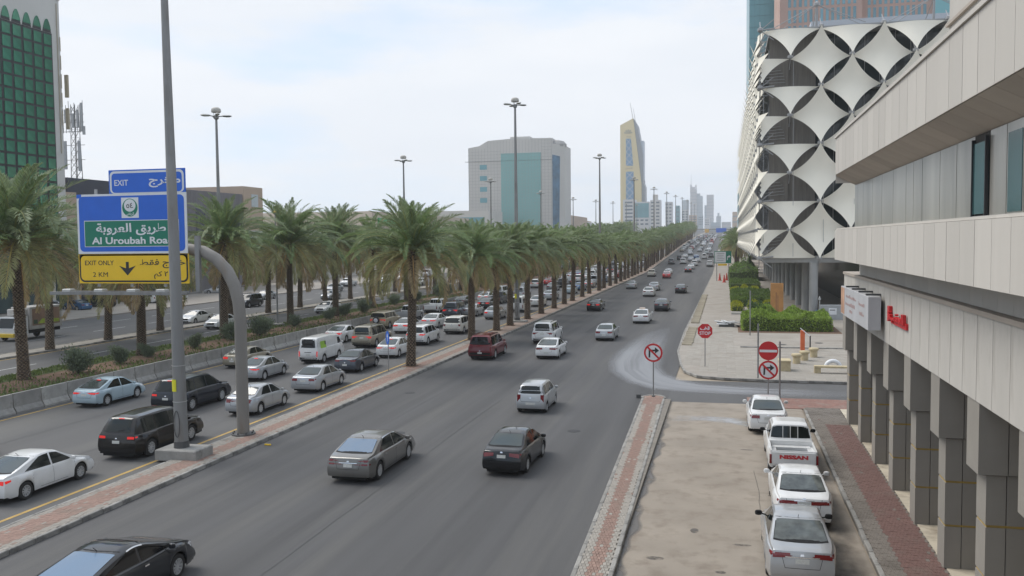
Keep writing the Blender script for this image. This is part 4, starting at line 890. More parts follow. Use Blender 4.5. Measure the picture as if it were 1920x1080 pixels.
# ------------------------------------------------------------------ date palms
bark_m = mat('palm_bark', (.06, .045, .033), .95, .35, 4, bump=.6, bscale=20, rand=.12)
boot_m = mat('palm_boot', (.24, .185, .13), .95, .3, 5, rand=.1)
leaf_m = mat('palm_leaf', (.08, .1, .05), .55, .22, 1.4, attr='tint', rand=.10, spec=.35, trans=.38)
def frond(L, droop, tint, n=76, w=.048, ll=.72, up=.35, seed=0, lodw=1.0):
    """one feathered leaf: arching midrib along +x with leaflets in a shallow V; returns MB with tint colours"""
    r = random.Random(seed); mb = MB(); pts = []; x = z = 0.0; a = up; k = 24; ds = L / k
    side = r.uniform(-.25, .25); y = 0
    for i in range(k + 1):
        pts.append(Vector((x, y, z))); t = i / k
        a -= droop / k * (.4 + 1.4 * t); x += cos(a) * ds; z += sin(a) * ds; y += side * t * ds * .6
    def at(t):
        f = t * k; i = min(int(f), k - 1); return pts[i].lerp(pts[i + 1], f - i), (pts[i + 1] - pts[i]).normalized()
    # midrib as a three-sided taper
    prev = None
    for i in range(0, k + 1, 3):
        p, d = at(i / k * .999); rr = .030 * (1 - i / k) + .006; sd = d.cross(Vector((0, 0, 1))).normalized(); u = sd.cross(d)
        ring = [p + sd * rr * 1.4, p - sd * rr * 1.4, p + u * rr]
        o = len(mb.v); mb.v += [tuple(q) for q in ring]
        if prev is not None:
            for a_, b_ in ((0, 1), (1, 2), (2, 0)): mb.f.append((prev + a_, prev + b_, o + b_, o + a_)); mb.mi.append(0); mb.col.append((tint[0] * 1.5 + .03, tint[1] * 1.25 + .02, tint[2] * 1.0, 1))
        prev = o
    for i in range(n):
        t = .10 + .90 * (i + r.random() * .5) / n; p, d = at(min(t, .999)); sd0 = d.cross(Vector((0, 0, 1))).normalized(); u = sd0.cross(d)
        ln = ll * (sin(pi * min(1, .18 + t * .80)) ** .55) * r.uniform(.82, 1.12) * (1.0 if t < .85 else .8)
        for s_ in (1, -1):
            sw = .62 + .5 * t + r.uniform(-.10, .10)
            dr = (sd0 * s_ * cos(sw) + d * sin(sw)) * 1.0 + u * r.uniform(.10, .55); dr.normalize()
            mid = p + dr * ln * .5; tip = p + dr * ln + Vector((0, 0, -ln * r.uniform(.05, .34)))
            wd = u.cross(dr).normalized() * w * lodw * .5 + u * w * .12
            o = len(mb.v); mb.v += [tuple(p), tuple(mid + wd), tuple(tip), tuple(mid - wd)]
            c = r.uniform(.8, 1.25); g = r.uniform(-.012, .02)
            mb.f.append((o, o + 1, o + 2, o + 3)); mb.mi.append(0); mb.col.append((tint[0] * c + g, tint[1] * c + g * .6, tint[2] * c, 1))
    return mb
G1, G2, G3, BR = (.165, .235, .095), (.215, .27, .145), (.27, .265, .12), (.40, .31, .175)
specs = []   # (length, droop, tint)
for i in range(4): specs.append((4.0, .62 + .16 * i, G1 if i % 2 else G2))
for i in range(4): specs.append((4.4, .95 + .2 * i, G2 if i % 2 else G1))
for i in range(3): specs.append((4.4, 1.25 + .25 * i, G3))
for i in range(3): specs.append((4.0, 1.2 + .35 * i, BR))
FR = [frond(l, d, t, seed=i).mesh('frond', leaf_m) for i, (l, d, t) in enumerate(specs)]
FRlow = [frond(l, d, t, n=38, w=.095, seed=40 + i) for i, (l, d, t) in enumerate(specs)]
def crown_layout(r, nf=80, old=1.0):
    o = []
    for i in range(nf):
        t = i / nf; az = i * 2.39996 + r.uniform(-.25, .25)
        el = radians(89 - 109 * t ** .95 + r.uniform(-7, 7)); roll = r.uniform(-.25, .25)
        sc = r.uniform(.86, 1.08) * (.80 + .25 * min(1, t * 2.4))
        k = r.choice(range(0, 4)) if t < .34 else (r.choice(range(4, 8)) if t < .70 else (r.choice(range(8, 11)) if t < .90 else (r.choice(range(11, 14)) if r.random() < old else r.choice(range(8, 11)))))
        o.append((az, el, roll, sc, k, t))
    return o
def frond_mat(az, el, roll, sc, t, scale=1.0):
    # el counts from the horizon; the base lifts with age
    base = Vector((.12 * cos(az), .12 * sin(az), .35 - .75 * t))
    return Matrix.Translation(base * scale) @ Matrix.Rotation(az, 4, 'Z') @ Matrix.Rotation(-(el - .35), 4, 'Y') @ Matrix.Rotation(roll, 4, 'X') @ Matrix.Scale(sc * scale, 4)
def trunk_mesh(h, r0, r1, seed):
    r = random.Random(seed); mb = MB(); n = 12
    bend = [(r.uniform(-.02, .02) * h * .5, r.uniform(-.02, .02) * h * .5)]; bx, by = bend[0]
    prof = [(r0 * 1.25, 0), (r0 * 1.12, .25), (r0, .8), (r1, h * .9), (r1 * 1.25, h * .97), (r1 * .8, h + .35)]
    rings = []
    def cen(z): t = z / h; return bx * sin(t * 2.2), by * t * t
    vs = []
    zz = [0, .25, .8] + [.8 + (h * .88 - .8) * k / 6 for k in range(1, 7)] + [h * .97, h + .35]
    def rad(z): return interp([(b, a) for a, b in prof], z)
    P = []
    for z in zz:
        cx, cy = cen(z); P.append([(cx + rad(z) * cos(2 * pi * k / n), cy + rad(z) * sin(2 * pi * k / n), z) for k in range(n + 1)])
    mb.grid(P); mb.f = [f[::-1] for f in mb.f]
    # leaf-base scales in diamond rows
    m = 9; z = .08; row = 0
    while z < h + .1:
        rr = rad(z); cx, cy = cen(z)
        for k in range(m):
            a = 2 * pi * (k + (.5 if row % 2 else 0)) / m + r.uniform(-.06, .06); da = pi / m * .92; hh = .10 * r.uniform(.8, 1.3); o_ = .045 + .03 * r.random() + (.05 if z > h * .9 else 0)
            A = (cx + rr * .97 * cos(a - da), cy + rr * .97 * sin(a - da), z); B = (cx + rr * .97 * cos(a + da), cy + rr * .97 * sin(a + da), z)
            C = (cx + (rr + o_) * cos(a - da * .4), cy + (rr + o_) * sin(a - da * .4), z + hh); D = (cx + (rr + o_) * cos(a + da * .4), cy + (rr + o_) * sin(a + da * .4), z + hh)
            E_ = (cx + rr * .98 * cos(a), cy + rr * .98 * sin(a), z + hh * 1.15)
            mb.add([A, B, D, C, E_], [(0, 1, 2, 3), (3, 2, 4), (0, 3, 4), (1, 4, 2)], 1)
        z += .118; row += 1
    # fibrous mat and hanging cut stubs under the crown
    for k in range(26):
        a = k * 2.4; z = h - .55 + .9 * k / 26; rr = r1 * 1.1; L_ = r.uniform(.25, .5); cx, cy = cen(z)
        mb.tube((cx + rr * .7 * cos(a), cy + rr * .7 * sin(a), z), (cx + (rr + L_ * .55) * cos(a), cy + (rr + L_ * .55) * sin(a), z + L_ * .75), .05, .03, 5, 1)
    return mb.mesh('trunk', [bark_m, boot_m], 0), cen(h)
TR = {('A', i): trunk_mesh(7.9, .30, .25, i) for i in range(3)}
TR.update({('B', i): trunk_mesh(9.4, .34, .26, 10 + i) for i in range(3)})
TR.update({('C', i): trunk_mesh(7.2, .32, .27, 20 + i) for i in range(2)})
HT = {'A': 7.9, 'B': 9.4, 'C': 7.2}
crown_far = []
for i in range(4):
    r = random.Random(70 + i); mb = MB()
    for az, el, roll, sc, k, t in crown_layout(r, 68, .8):
        mm = frond_mat(az, el, roll, sc, t); f = FRlow[k]; o = len(mb.v)
        mb.v += [tuple(mm @ Vector(v)) for v in f.v]; mb.f += [tuple(a + o for a in q) for q in f.f]; mb.mi += f.mi; mb.col += f.col
    crown_far.append(mb.mesh('crown', leaf_m))
# fruit stalk bundle
stalk = MB()
for k in range(14):
    a = k * .45; stalk.path([(0, 0, 0), (.35 * cos(a), .35 * sin(a), .15), (.55 * cos(a), .55 * sin(a), -.35), (.5 * cos(a), .5 * sin(a), -.75)], [.014, .012, .01, .006], 4)
STK = stalk.mesh('fruit_stalks', mat('stalk', (.36, .24, .05), .7, .2))
def palm(x, y, kind, label, detailed, group, hs=1.0, cs=1.0, base=.15, old=1.0):
    cs *= ({'A': 1.15, 'B': 1.30, 'C': 1.2} if detailed or kind != 'A' else {'A': 1.04})[kind]; hs *= {'A': .97, 'B': .90, 'C': .98}[kind]
    i = R.randrange(3 if kind != 'C' else 2); tm, (cx, cy) = TR[kind, i]; z = elev(y) + base
    t = thing('date_palm', label, 'palm tree', (x, y, z), 0, group); t.rotation_euler = (R.uniform(-.025, .025), R.uniform(-.03, .03), 0); a0 = R.uniform(0, 6.28)
    link('trunk', tm, t, (0, 0, 0), (0, 0, 0), scale=(1, 1, hs)); h = HT[kind] * hs
    if detailed:
        r = random.Random(int(y * 10 + x))
        c = link('crown', None, t, (cx, cy, h + .15), (0, 0, a0)); 
        for az, el, roll, sc, k, tt in crown_layout(r, 86, old):
            o = bpy.data.objects.new('frond', FR[k]); COL.objects.link(o); o.parent = c; o.matrix_local = frond_mat(az, el, roll, sc * cs, tt)
        if R.random() < .5: link('fruit_stalks', STK, c, (0, 0, 0))
    else:
        link('crown', crown_far[R.randrange(4)], t, (cx, cy, h + .15), (R.uniform(-.06, .06), R.uniform(-.06, .06), a0), scale=cs * R.uniform(.92, 1.06))
    return t
ga = 'date palms on the brick island'; gb = 'date palms in the planted median'; gc = 'date palms on the road separator'
la = ['nearest date palm of the brick island, standing clear of the others', 'second date palm of the brick island, over the dark red wagon', 'third date palm of the brick island', 'date palm just left of the tall lamp mast, its trunk nearest the mast', 'date palm just right of the tall lamp mast', 'second palm right of the tall lamp mast', 'third palm right of the tall lamp mast', 'fourth palm right of the tall lamp mast', 'fifth palm right of the tall lamp mast', 'sixth palm right of the tall lamp mast']
for i, (x, y) in enumerate([(-21.7, 58.7), (-22.0, 75.2), (-21.9, 83.6), (-21.75, 88.6), (-21.6, 96.2), (-21.5, 103.4), (-21.5, 111.6), (-21.5, 119.0), (-21.5, 125.6), (-21.5, 134.6)]):
    S('planting_pit', MB().bev(x - .52, x + .52, y - .75, y + .75, .12, .165, .02), soil_m); palm(x, y, 'A', la[i], i < 6, ga, hs=[1.06, .96, .88, 1.0, 1.0, .95, 1.0, .97, 1.03, 1][i], cs=[.98, .86, .75, .84, .86, .86, .9, .9, .9, .9][i], base=.12)
y = 142.5
while y < 600:
    palm(-21.4 + R.uniform(-.25, .25), y, 'A', 'date palm in the long row of the brick island, beyond the near ten palms', False, ga + ' farther on', hs=R.uniform(.82, 1.12), cs=R.uniform(.76, 1.04), base=.12)
    y += R.uniform(7.2, 9.0)
lb = ['date palm rising at the left picture edge before the green tower', 'date palm of the median behind the sign board, forked by the sign foot', 'date palm of the median just left of the curved sign column', 'date palm of the median right of the curved column, fruit stalks hanging', 'date palm of the median behind the white van', 'date palm of the median behind the tan off-roader', 'thin dark date palm of the median left of the nearest island palm', 'date palm of the median leaning behind the nearest island trunk', 'date palm of the median over the white pickups']
for i, (x, y) in enumerate([(-43.6, 47.0), (-43.9, 59.1), (-44.1, 71.0), (-44.5, 84.3), (-44.1, 94.5), (-44.6, 106.5), (-44.4, 118.8), (-44.8, 132.7), (-44.6, 146.0)]):
    palm(x, y, 'B', lb[i], i < 5, gb, hs=[1.05, .82, 1.03, .98, 1.0, .92, .95, .95, .93][i], cs=[1.12, .9, 1.02, 1.12, 1.05, .95, 1, 1, 1][i], base=.4)
y = 158
while y < 420: palm(-44.5 + R.uniform(-.4, .4), y, 'B', 'date palm farther along the planted median, beyond the near nine palms', False, gb + ' farther on', hs=R.uniform(.85, .98), base=.4); y += R.uniform(11, 14)
lc = ['date palm behind the box truck, its trunk crossing the cargo box', 'date palm on the separator left of the sign board', 'date palm on the separator under the lit sign frame', 'date palm on the separator just behind the curved column', 'date palm on the separator beside the thin lamp post', 'date palm on the separator right of the thin lamp post']
for i, (x, y) in enumerate([(-55.8, 63.1), (-55.9, 70.5), (-56.4, 79.0), (-56.3, 92.1), (-56.4, 101.0), (-56.6, 110.0)]):
    palm(x, y, 'C', lc[i], i < 2, gc, hs=[1.12, 1.0, .95, 1, 1, 1][i], cs=[.95, .85, .9, .9, .9, .9][i], base=.12)
y = 118
while y < 420: palm(-56.6 + R.uniform(-.3, .3), y, 'C', 'date palm farther along the road separator, beyond the near six palms', False, gc + ' farther on', hs=R.uniform(.9, 1.08), cs=.9, base=.12); y += R.uniform(8, 11)
for i, (x, y) in enumerate([(-91, 63), (-92, 73), (-90, 84), (-91, 118), (-90, 150)]): palm(x, y, 'C', ['date palm before the shops at the far left', 'date palm before the shops left of the white shop column', 'date palm before the shops right of the white shop column', 'date palm before the shops behind the sign board', 'date palm on the far pavement beyond the parked silver sedan'][i], False, 'date palms before the shops', hs=1.15, base=.15)
for i, (x, y) in enumerate([(2.6, 232), (3.4, 246), (2.9, 262), (3.6, 281), (4.2, 305), (4, 330)]): palm(x, y, 'A', ['first date palm past the library corner, shaggy crown', 'second date palm past the library', 'third date palm past the library', 'fourth date palm past the library', 'fifth date palm past the library', 'sixth date palm past the library'][i], False, 'date palms beyond the library', hs=.9, cs=1.15, base=.15)

# ------------------------------------------------------------------ shrubs, hedges, grass
shrub_m = mat('shrub_leaf', (.05, .07, .035), .6, .25, 1.5, attr='tint', rand=.12, trans=.3)
stem_m = mat('stem', (.10, .08, .055), .9, .2)
def leaves(n, fn, size, tint, seed, jit=.35):
    r = random.Random(seed); mb = MB()
    for _ in range(n):
        p, nrm = fn(r); d = Vector((r.gauss(0, 1), r.gauss(0, 1), r.gauss(0, 1) + .6)).normalized(); d = (d + nrm * .8).normalized(); a = d.orthogonal().normalized(); q = r.uniform(0, 6.28); sd = a * cos(q) + d.cross(a) * sin(q)
        s_ = size * r.uniform(.6, 1.3); o = len(mb.v); mb.v += [tuple(p), tuple(p + d * s_ * .5 + sd * s_ * .22), tuple(p + d * s_), tuple(p + d * s_ * .5 - sd * s_ * .22)]
        mb.f.append((o, o + 1, o + 2, o + 3)); mb.mi.append(0); c = r.uniform(1 - jit, 1 + jit); mb.col.append((tint[0] * c, tint[1] * c, tint[2] * c * r.uniform(.8, 1.1), 1))
    return mb
def shrub_mesh(seed):
    stems = [(random.Random(seed * 31 + k).uniform(-.55, .55), random.Random(seed * 37 + k).uniform(-.55, .55), random.Random(seed * 41 + k).uniform(.9, 1.7)) for k in range(16)]
    def fn(r):
        s_ = r.choice(stems); t = r.uniform(.12, 1) ** .8; p = Vector((s_[0] * t * 1.25, s_[1] * t * 1.25, s_[2] * t)); p += Vector((r.gauss(0, .24), r.gauss(0, .24), r.gauss(0, .13))); p.z = max(p.z, .02); return p, Vector((s_[0], s_[1], 1)).normalized()
    f = leaves(4200, fn, .16, (.15, .19, .125), seed); st = MB()
    for s_ in stems: st.tube((0, 0, 0), (s_[0] * 1.2, s_[1] * 1.2, s_[2] * .95), .02, .008, 4)
    return f.mesh('foliage', shrub_m), st.mesh('stem', stem_m)
SH = [shrub_mesh(i) for i in range(3)]
def shrub(x, y, s_, label, z, group='oleander shrubs in the planted median'):
    t = thing('shrub', label, 'shrub', (x, y, elev(y) + z), R.uniform(0, 6.28), group); a, b = R.choice(SH); t.scale = (s_, s_, s_); link('foliage', a, t); link('stem', b, t)
for i, (px, py, s_) in enumerate([(-42.0, 50.0, 1.25), (-42.3, 54.5, .95), (-42.6, 58, .75), (-42.2, 63.6, .9), (-42.0, 73.6, 1.3), (-42.5, 69.5, 1.15), (-43.6, 77.5, 1.0), (-42.8, 82, .9), (-42.6, 99, 1.2), (-43.2, 95, 1.0), (-42.8, 90, .9), (-43.6, 112, 1.1)]):
    shrub(px, py, s_ * .82, ['large bushy oleander between the left edge palm and the next', 'small oleander right of the largest bush', 'thin low oleander in the median soil', 'sparse oleander left of the sign foot palm', 'tall oleander behind the leaning lamp pole', 'dense oleander just left of the leaning lamp pole', 'oleander behind the curved sign column', 'oleander right of the curved sign column', 'wide oleander in front of an oncoming white sedan', 'oleander left of the wide one before the oncoming sedan', 'oleander near the thin lamp post', 'oleander behind the tan off-roader'][i], .40)
y = 120
while y < 330: shrub(-42.8 + R.uniform(-.6, .6), y, R.uniform(.9, 1.4), 'oleander shrub farther along the planted median', .4, 'far oleander shrubs of the median'); y += R.uniform(6, 11)
def gfn(x0, x1, y0, y1, z): return lambda r: (Vector((r.uniform(x0, x1), r.uniform(y0, y1), z)), Vector((0, 0, 1)))
grass = leaves(42000, lambda r: (Vector((r.choice((r.uniform(-39.8, -37.5), r.uniform(-38.9, -37.5), r.uniform(-45.7, -44.0), -38.4 - abs(r.gauss(0, 2.2)))), 22 + 120 * r.random() ** 1.3, .41)), Vector((0, 0, 1.6))), .22, (.11, .15, .045), 5)
grass.obj('grass', shrub_m, label='low green grass along both edges of the planted median', cat='grass', kind='stuff')
hedge_m = mat('hedge_leaf', (.06, .1, .02), .55, .3, 1.0, attr='tint', trans=.3)
def hedge(name, label, x0, x1, y0, y1, z0, h, tint, n, group=None, lumpy=.12, size=.13, seed=3, cat='hedge'):
    t = thing(name, label, cat, ((x0 + x1) / 2, (y0 + y1) / 2, z0), 0, group); wx, wy = (x1 - x0) / 2, (y1 - y0) / 2; r0 = random.Random(seed)
    bumps = [(r0.uniform(-wx, wx), r0.uniform(-wy, wy), r0.uniform(.05, lumpy * 2), r0.uniform(.3, .9)) for _ in range(int(6 + wx * wy * 2))]
    def top(x, y): return h + sum(a * math.exp(-((x - bx) ** 2 + (y - by) ** 2) / (s_ * s_)) for bx, by, a, s_ in bumps) - .1
    def fn(r):
        k = r.random(); A = 4 * wx * wy; B = 2 * h * (wx * 2 + wy * 2) * .5
        if k < A / (A + B * .7):
            x, y = r.uniform(-wx, wx), r.uniform(-wy, wy); return Vector((x, y, top(x, y) + r.gauss(0, .05))), Vector((0, 0, 1))
        q = r.random()
        if q < wx / (wx + wy): x = r.uniform(-wx, wx); sgn = -1 if r.random() < .7 else 1; return Vector((x, sgn * wy + r.gauss(0, .05), r.uniform(0, top(x, sgn * wy)))), Vector((0, sgn, .2))
        y = r.uniform(-wy, wy); sgn = r.choice((-1, -1, 1)); return Vector((sgn * wx + r.gauss(0, .05), y, r.uniform(0, top(sgn * wx, y)))), Vector((sgn, 0, .2))
    c = MB(); gx = max(3, int(wx * 3)); gy = max(3, int(wy * 3)); P = []
    for i in range(gy + 1):
        yy = -wy + 2 * wy * i / gy; P.append([(-wx + 2 * wx * j / gx, yy, top(-wx + 2 * wx * j / gx, yy) - .12) for j in range(gx + 1)])
    for i in (0, gy): pass
    c.grid(P); c.f = [f[::-1] for f in c.f]
    c.grid([[(q[0], q[1], 0) for q in P[0]], P[0]]); c.grid([P[-1], [(q[0], q[1], 0) for q in P[-1]]]); L_ = [p[0] for p in P]; R_ = [p[-1] for p in P]
    c.grid([[(q[0], q[1], 0) for q in L_], L_]); c.grid([[(q[0], q[1], 0) for q in R_], R_])
    c.obj('inner_core', mat('hedge_inner', (.06, .085, .025), .9, .3, 5), t, smooth=30)  # added dark core shell that fills the hedge behind its leaves
    m = leaves(n, fn, size, tint, seed); m.obj('foliage', hedge_m, t, kind='stuff'); return t
hedge('hedge', 'broad clipped green hedge in front of the orange pylon', 1.7, 9.6, 86, 91.5, .15, 1.25, (.24, .34, .06), 22000, lumpy=.34, size=.2, seed=5)
MB().box(1.2, 10.4, 84.6, 92.2, .155, .17).obj('soil_bed', soil_m, kind='structure')
hd = 'planted hedges beside the library'
hedge('hedge', 'long dark green hedge beside the walkway, third from the camera', .9, 6.0, 116.5, 121, .15, 1.0, (.13, .20, .04), 9000, hd, seed=6, size=.2)
hedge('hedge', 'dark hedge row right behind the long dark hedge', .9, 6.2, 126, 137, .15, 1.1, (.12, .19, .04), 8000, hd, seed=8, size=.22)
hedge('hedge', 'dark hedge beyond the first white planter wall', .9, 5.6, 152, 168, .15, 1.2, (.12, .19, .04), 6000, hd, seed=9, size=.26)
hedge('hedge', 'bright bushy hedge farthest from the camera below the library corner', .9, 6.5, 186, 205, .15, 1.9, (.16, .27, .05), 7000, hd, seed=10, size=.3, lumpy=.7)
for i, (a, b, y) in enumerate([(.8, 2.0, 109), (2.9, 4.1, 112.5), (4.7, 6.2, 114), (.9, 2.1, 146), (2.6, 3.6, 147), (4.1, 5.2, 147)]):
    hedge('low_shrub', ['lime yellow low shrub by the walkway before the long dark hedge', 'lime yellow low shrub in the middle before the dark hedge', 'lime yellow low shrub next to the orange pylon', 'lime yellow shrub by the walkway at the second bed', 'lime yellow shrub in the middle of the second bed', 'lime yellow shrub right in the second bed'][i], a, b, y, y + 3.2, .15, .62, (.36, .38, .02), 1500, 'lime yellow low shrubs', size=.16, seed=20 + i, cat='shrub')
for i, (y, x1) in enumerate([(104.5, 4.2), (142, 6.0), (177, 6.5)]):
    MB().bev(.7, x1, y, y + .7, .15, .42, .03).obj('planter_wall', mat('planter_stone', (.42, .40, .36), .85, .12, 2), label=['low pale planter wall before the lime shrubs', 'low pale planter wall between the first and second hedge beds', 'low pale planter wall before the bushy far hedge'][i], cat='planter wall')
# young tree poking out of the broad hedge
t = thing('sapling', 'thin leafy sapling growing from the left end of the broad hedge', 'sapling', (2.9, 90.5, .15)); MB().path([(0, 0, 0), (.05, 0, 1.2), (0, .1, 2.3)], [.03, .025, .01], 5).obj('trunk', stem_m, t)
leaves(420, lambda r: (Vector((r.gauss(0, .55), r.gauss(0, .45), 1.9 + r.gauss(0, .45))), Vector((0, 0, 1))), .22, (.06, .11, .035), 8).obj('crown', hedge_m, t)
# ------------------------------------------------------------------ masts, signs and street furniture
galv = mat('galvanised_steel', (.24, .24, .235), .55, .12, 1.5, metal=.35, streak=(1, 1, .2), dirt=(.17, .155, .14), dscale=1.2)
rusty = mat('rusty_column', (.22, .205, .185), .65, .16, 1.2, streak=(1, 1, .25), dirt=(.20, .14, .09), dscale=1.0, dthr=.55)
dark_steel = mat('dark_steel', (.07, .07, .07), .6, .1)
lum_m = mat('lamp_housing', (.42, .42, .40), .5, .1); 
def head_parts(t, z, rz=0.0, heads=4, s=1.0):
    MB().lathe([(.10 * s, -.35), (.22 * s, -.25), (.24 * s, 0), (.12 * s, .05)], 12, (0, 0, z)).obj('hub', galv, t)
    for sg in range(3): MB().tube((.2 * s * cos(sg * 2.1), .2 * s * sin(sg * 2.1), z), (.26 * s * cos(sg * 2.1), .26 * s * sin(sg * 2.1), z + .35 * s), .02, n=4).obj('strut', dark_steel, t)
    MB().lathe([(.40 * s, .30), (.44 * s, .42), (.40 * s, .62), (.24 * s, .74), (.01, .78)], 16, (0, 0, z)).obj('dome', mat('dome_grey', (.40, .38, .34), .6, .1), t)
    for k in range(heads):
        a = rz + pi / heads + k * 2 * pi / heads; c, s_ = cos(a), sin(a)
        arm = MB(); arm.tube((.15 * c, .15 * s_, z - .05), (.62 * s * c, .62 * s * s_, z + .0), .045, n=6); arm.obj('arm', galv, t)
        P = []; 
        for i, (u, w, h0, h1) in enumerate([(.5, .07, -.02, .06), (.62, .17, -.06, .10), (.95, .21, -.08, .13), (1.2, .17, -.06, .12), (1.34, .06, .0, .07)]):
            P.append([((u * s) * c - q * w * s * s_, (u * s) * s_ + q * w * s * c, z + (h1 if abs(q) < .6 else (h0 + h1) / 2) - (0)) for q in (-1, -.5, .5, 1)] + [((u * s) * c - q * w * s * s_, (u * s) * s_ + q * w * s * c, z + h0) for q in (.5, -.5, -1)])
        lm = MB(); lm.grid(P); lm.add(P[0][:-1], [tuple(range(6))]); lm.add(P[-1][:-1], [tuple(range(6))]); lm.obj('luminaire', lum_m, t, smooth=50)
def mast(x, y, h, r0, r1, label, group, base=.15, block=True, tag=True):
    t = thing('lamp_mast', label, 'lamp post', (x, y, elev(y) + base), 0, group)
    MB().tube((0, 0, 0), (0, 0, h), r0, r1, 16).obj('pole', galv, t, smooth=40); head_parts(t, h, R.uniform(-.2, .2))
    MB().lathe([(r0 + .22, 0), (r0 + .22, .06), (r0 + .04, .07), (r0 + .02, .45)], 16).obj('base_flange', dark_steel, t)
    if block: MB().bev(-.95, .95, -.62, .62, -.24, .20, .04).obj('footing', conc_m, t).location = (.1, 0, -.02); 
    if tag: 
        MB().grid([[((r0 + .004) * sin(a), -(r0 + .004) * cos(a), z) for a in (-.9, -.6, -.3, 0, .15)] for z in (2.55, 3.05)]).obj('yellow_label', mat('yellow_label', (.62, .58, .02), .5, .1, 20), t)
        for z in (2.1, 3.6): MB().lathe([(r0 + .006, z), (r0 + .006, z + .03)], 16, cap=False).obj('steel_band', lum_m, t)
        d = MB(); d.path([(.13 * cos(a), -(r0 + .004), 1.2 + .55 * sin(a) * 1.0) for a in [2 * pi * k / 16 for k in range(17)]], .018, 4); d.obj('access_door', dark_steel, t)
    return t
m1 = mast(-22.0, 32.0, 23.3, .285, .11, 'tall grey lamp mast nearest the camera, standing before the sign board', 'tall lamp masts', base=.35)
m1.rotation_euler = (0, radians(-.5), 0)
mast(-21.9, 92.5, 23.3, .285, .11, 'tall lamp mast between the third and fourth island palms, with a yellow label', 'tall lamp masts')
mast(-21.8, 157, 23.3, .285, .11, 'third tall lamp mast along the island, right of the grey tower', 'tall lamp masts', block=False)
for i, y in enumerate([218, 280, 342, 404, 466, 528, 590, 652]): mast(-21.8, y, 23.3, .285, .11, 'tall lamp mast farther down the island row, past the third one', 'far tall lamp masts of the island', block=False, tag=False)
for i, y in enumerate([71.5, 119, 167]): mast(-44.6, y, 20, .24, .10, ['lamp mast of the median seen left of centre above the palms, first of three', 'lamp mast of the median between the palms and the sky, second of three', 'lamp mast of the median in front of the big grey tower'][i], 'median lamp masts', base=.45, block=False, tag=False)
for i, y in enumerate([215, 263, 311, 360, 410, 460]): mast(-44.6, y, 20, .24, .10, 'lamp mast farther down the median row, past the third one', 'far median lamp masts', base=.45, block=False, tag=False)
t = thing('thin_lamp_post', 'thin short lamp post with a small amber lamp standing in the median palms', 'lamp post', (-44.9, 82.3, .42)); MB().tube((0, 0, 0), (0, 0, 11.6), .09, .05, 8).obj('pole', galv, t); MB().lathe([(.05, 0), (.16, .08), (.16, .2), (.02, .28)], 8, (0, 0, 11.6)).obj('lamp', mat('amber_glass', (.55, .36, .08), .3, .1), t); MB().bev(-.5, .5, -.5, .5, -.02, .25, .03).obj('footing', conc_m, t)

# ---- Arabic letter joining (visual order)
AF = {'ا': 'ﺍﺎ', 'ب': 'ﺏﺐﺑﺒ', 'ة': 'ﺓﺔ', 'ج': 'ﺝﺞﺟﺠ', 'خ': 'ﺥﺦﺧﺨ', 'ر': 'ﺭﺮ', 'ض': 'ﺽﺾﺿﻀ', 'ط': 'ﻁﻂﻃﻄ', 'ع': 'ﻉﻊﻋﻌ', 'ف': 'ﻑﻒﻓﻔ', 'ق': 'ﻕﻖﻗﻘ', 'ك': 'ﻙﻚﻛﻜ', 'ل': 'ﻝﻞﻟﻠ', 'م': 'ﻡﻢﻣﻤ', 'و': 'ﻭﻮ', 'ي': 'ﻱﻲﻳﻴ', 'ن': 'ﻥﻦﻧﻨ', 'ت': 'ﺕﺖﺗﺘ', 'د': 'ﺩﺪ', 'س': 'ﺱﺲﺳﺴ', 'ه': 'ﻩﻪﻫﻬ', 'ح': 'ﺡﺢﺣﺤ'}
def ar(s):
    o = ''
    for i, c in enumerate(s):
        if c not in AF: o += c; continue
        f = AF[c]; pj = i > 0 and s[i - 1] in AF and len(AF[s[i - 1]]) == 4; nj = i + 1 < len(s) and s[i + 1] in AF
        k = (3 if pj and nj else 2 if nj else 1 if pj else 0) if len(f) == 4 else (1 if pj else 0); o += f[k]
    return o[::-1]
def lettering(parent, body, cx, y, cz, w, h, m, rtl=False, bold=.008, name='lettering', rz=None):
    mb = text_mb(ar(body) if rtl else body, 1.0, .004, bold); fit(mb, w, h); mb.v = [(a + cx, b_ + y, c + cz) for a, b_, c in mb.v]
    return mb.obj(name, m, parent)
def rrect(x0, x1, z0, z1, r, y, n=5):
    P = []
    for cx, cz, a0 in ((x1 - r, z1 - r, 0), (x0 + r, z1 - r, pi / 2), (x0 + r, z0 + r, pi), (x1 - r, z0 + r, 1.5 * pi)):
        for k in range(n + 1): a = a0 + pi / 2 * k / n; P.append((cx + r * cos(a), y, cz + r * sin(a)))
    return P
blue_s = mat('sign_blue', (.010, .115, .56), .45, .06, 1.5); green_s = mat('sign_green', (.0, .17, .10), .45, .06, 1.5); white_s = mat('sign_white', (.68, .69, .70), .45, .04, 3); yel_s = mat('sign_yellow', (.78, .50, .01), .45, .06, 1.5)
black_s = mat('sign_black', (.015, .015, .017), .5, 0); red_s = mat('sign_red', (.52, .015, .02), .45, .05, 3); alu = mat('sign_back', (.35, .35, .35), .5, .1)
sg = thing('overhead_road_sign', 'big blue, green and yellow exit sign board on a thick curved column', 'road sign', (-21.7, 36.3, .15))
OX, OZ = 21.7, -.15        # local = world + offset
def PL(x0, x1, z0, z1, y, th, m, name, r=0): 
    p = rrect(x0 + OX, x1 + OX, z0 + OZ, z1 + OZ, r, y) if r else [(x1 + OX, y, z0 + OZ), (x1 + OX, y, z1 + OZ), (x0 + OX, y, z1 + OZ), (x0 + OX, y, z0 + OZ)]
    return MB().prism(p, (0, -th, 0)).obj(name, m, sg)
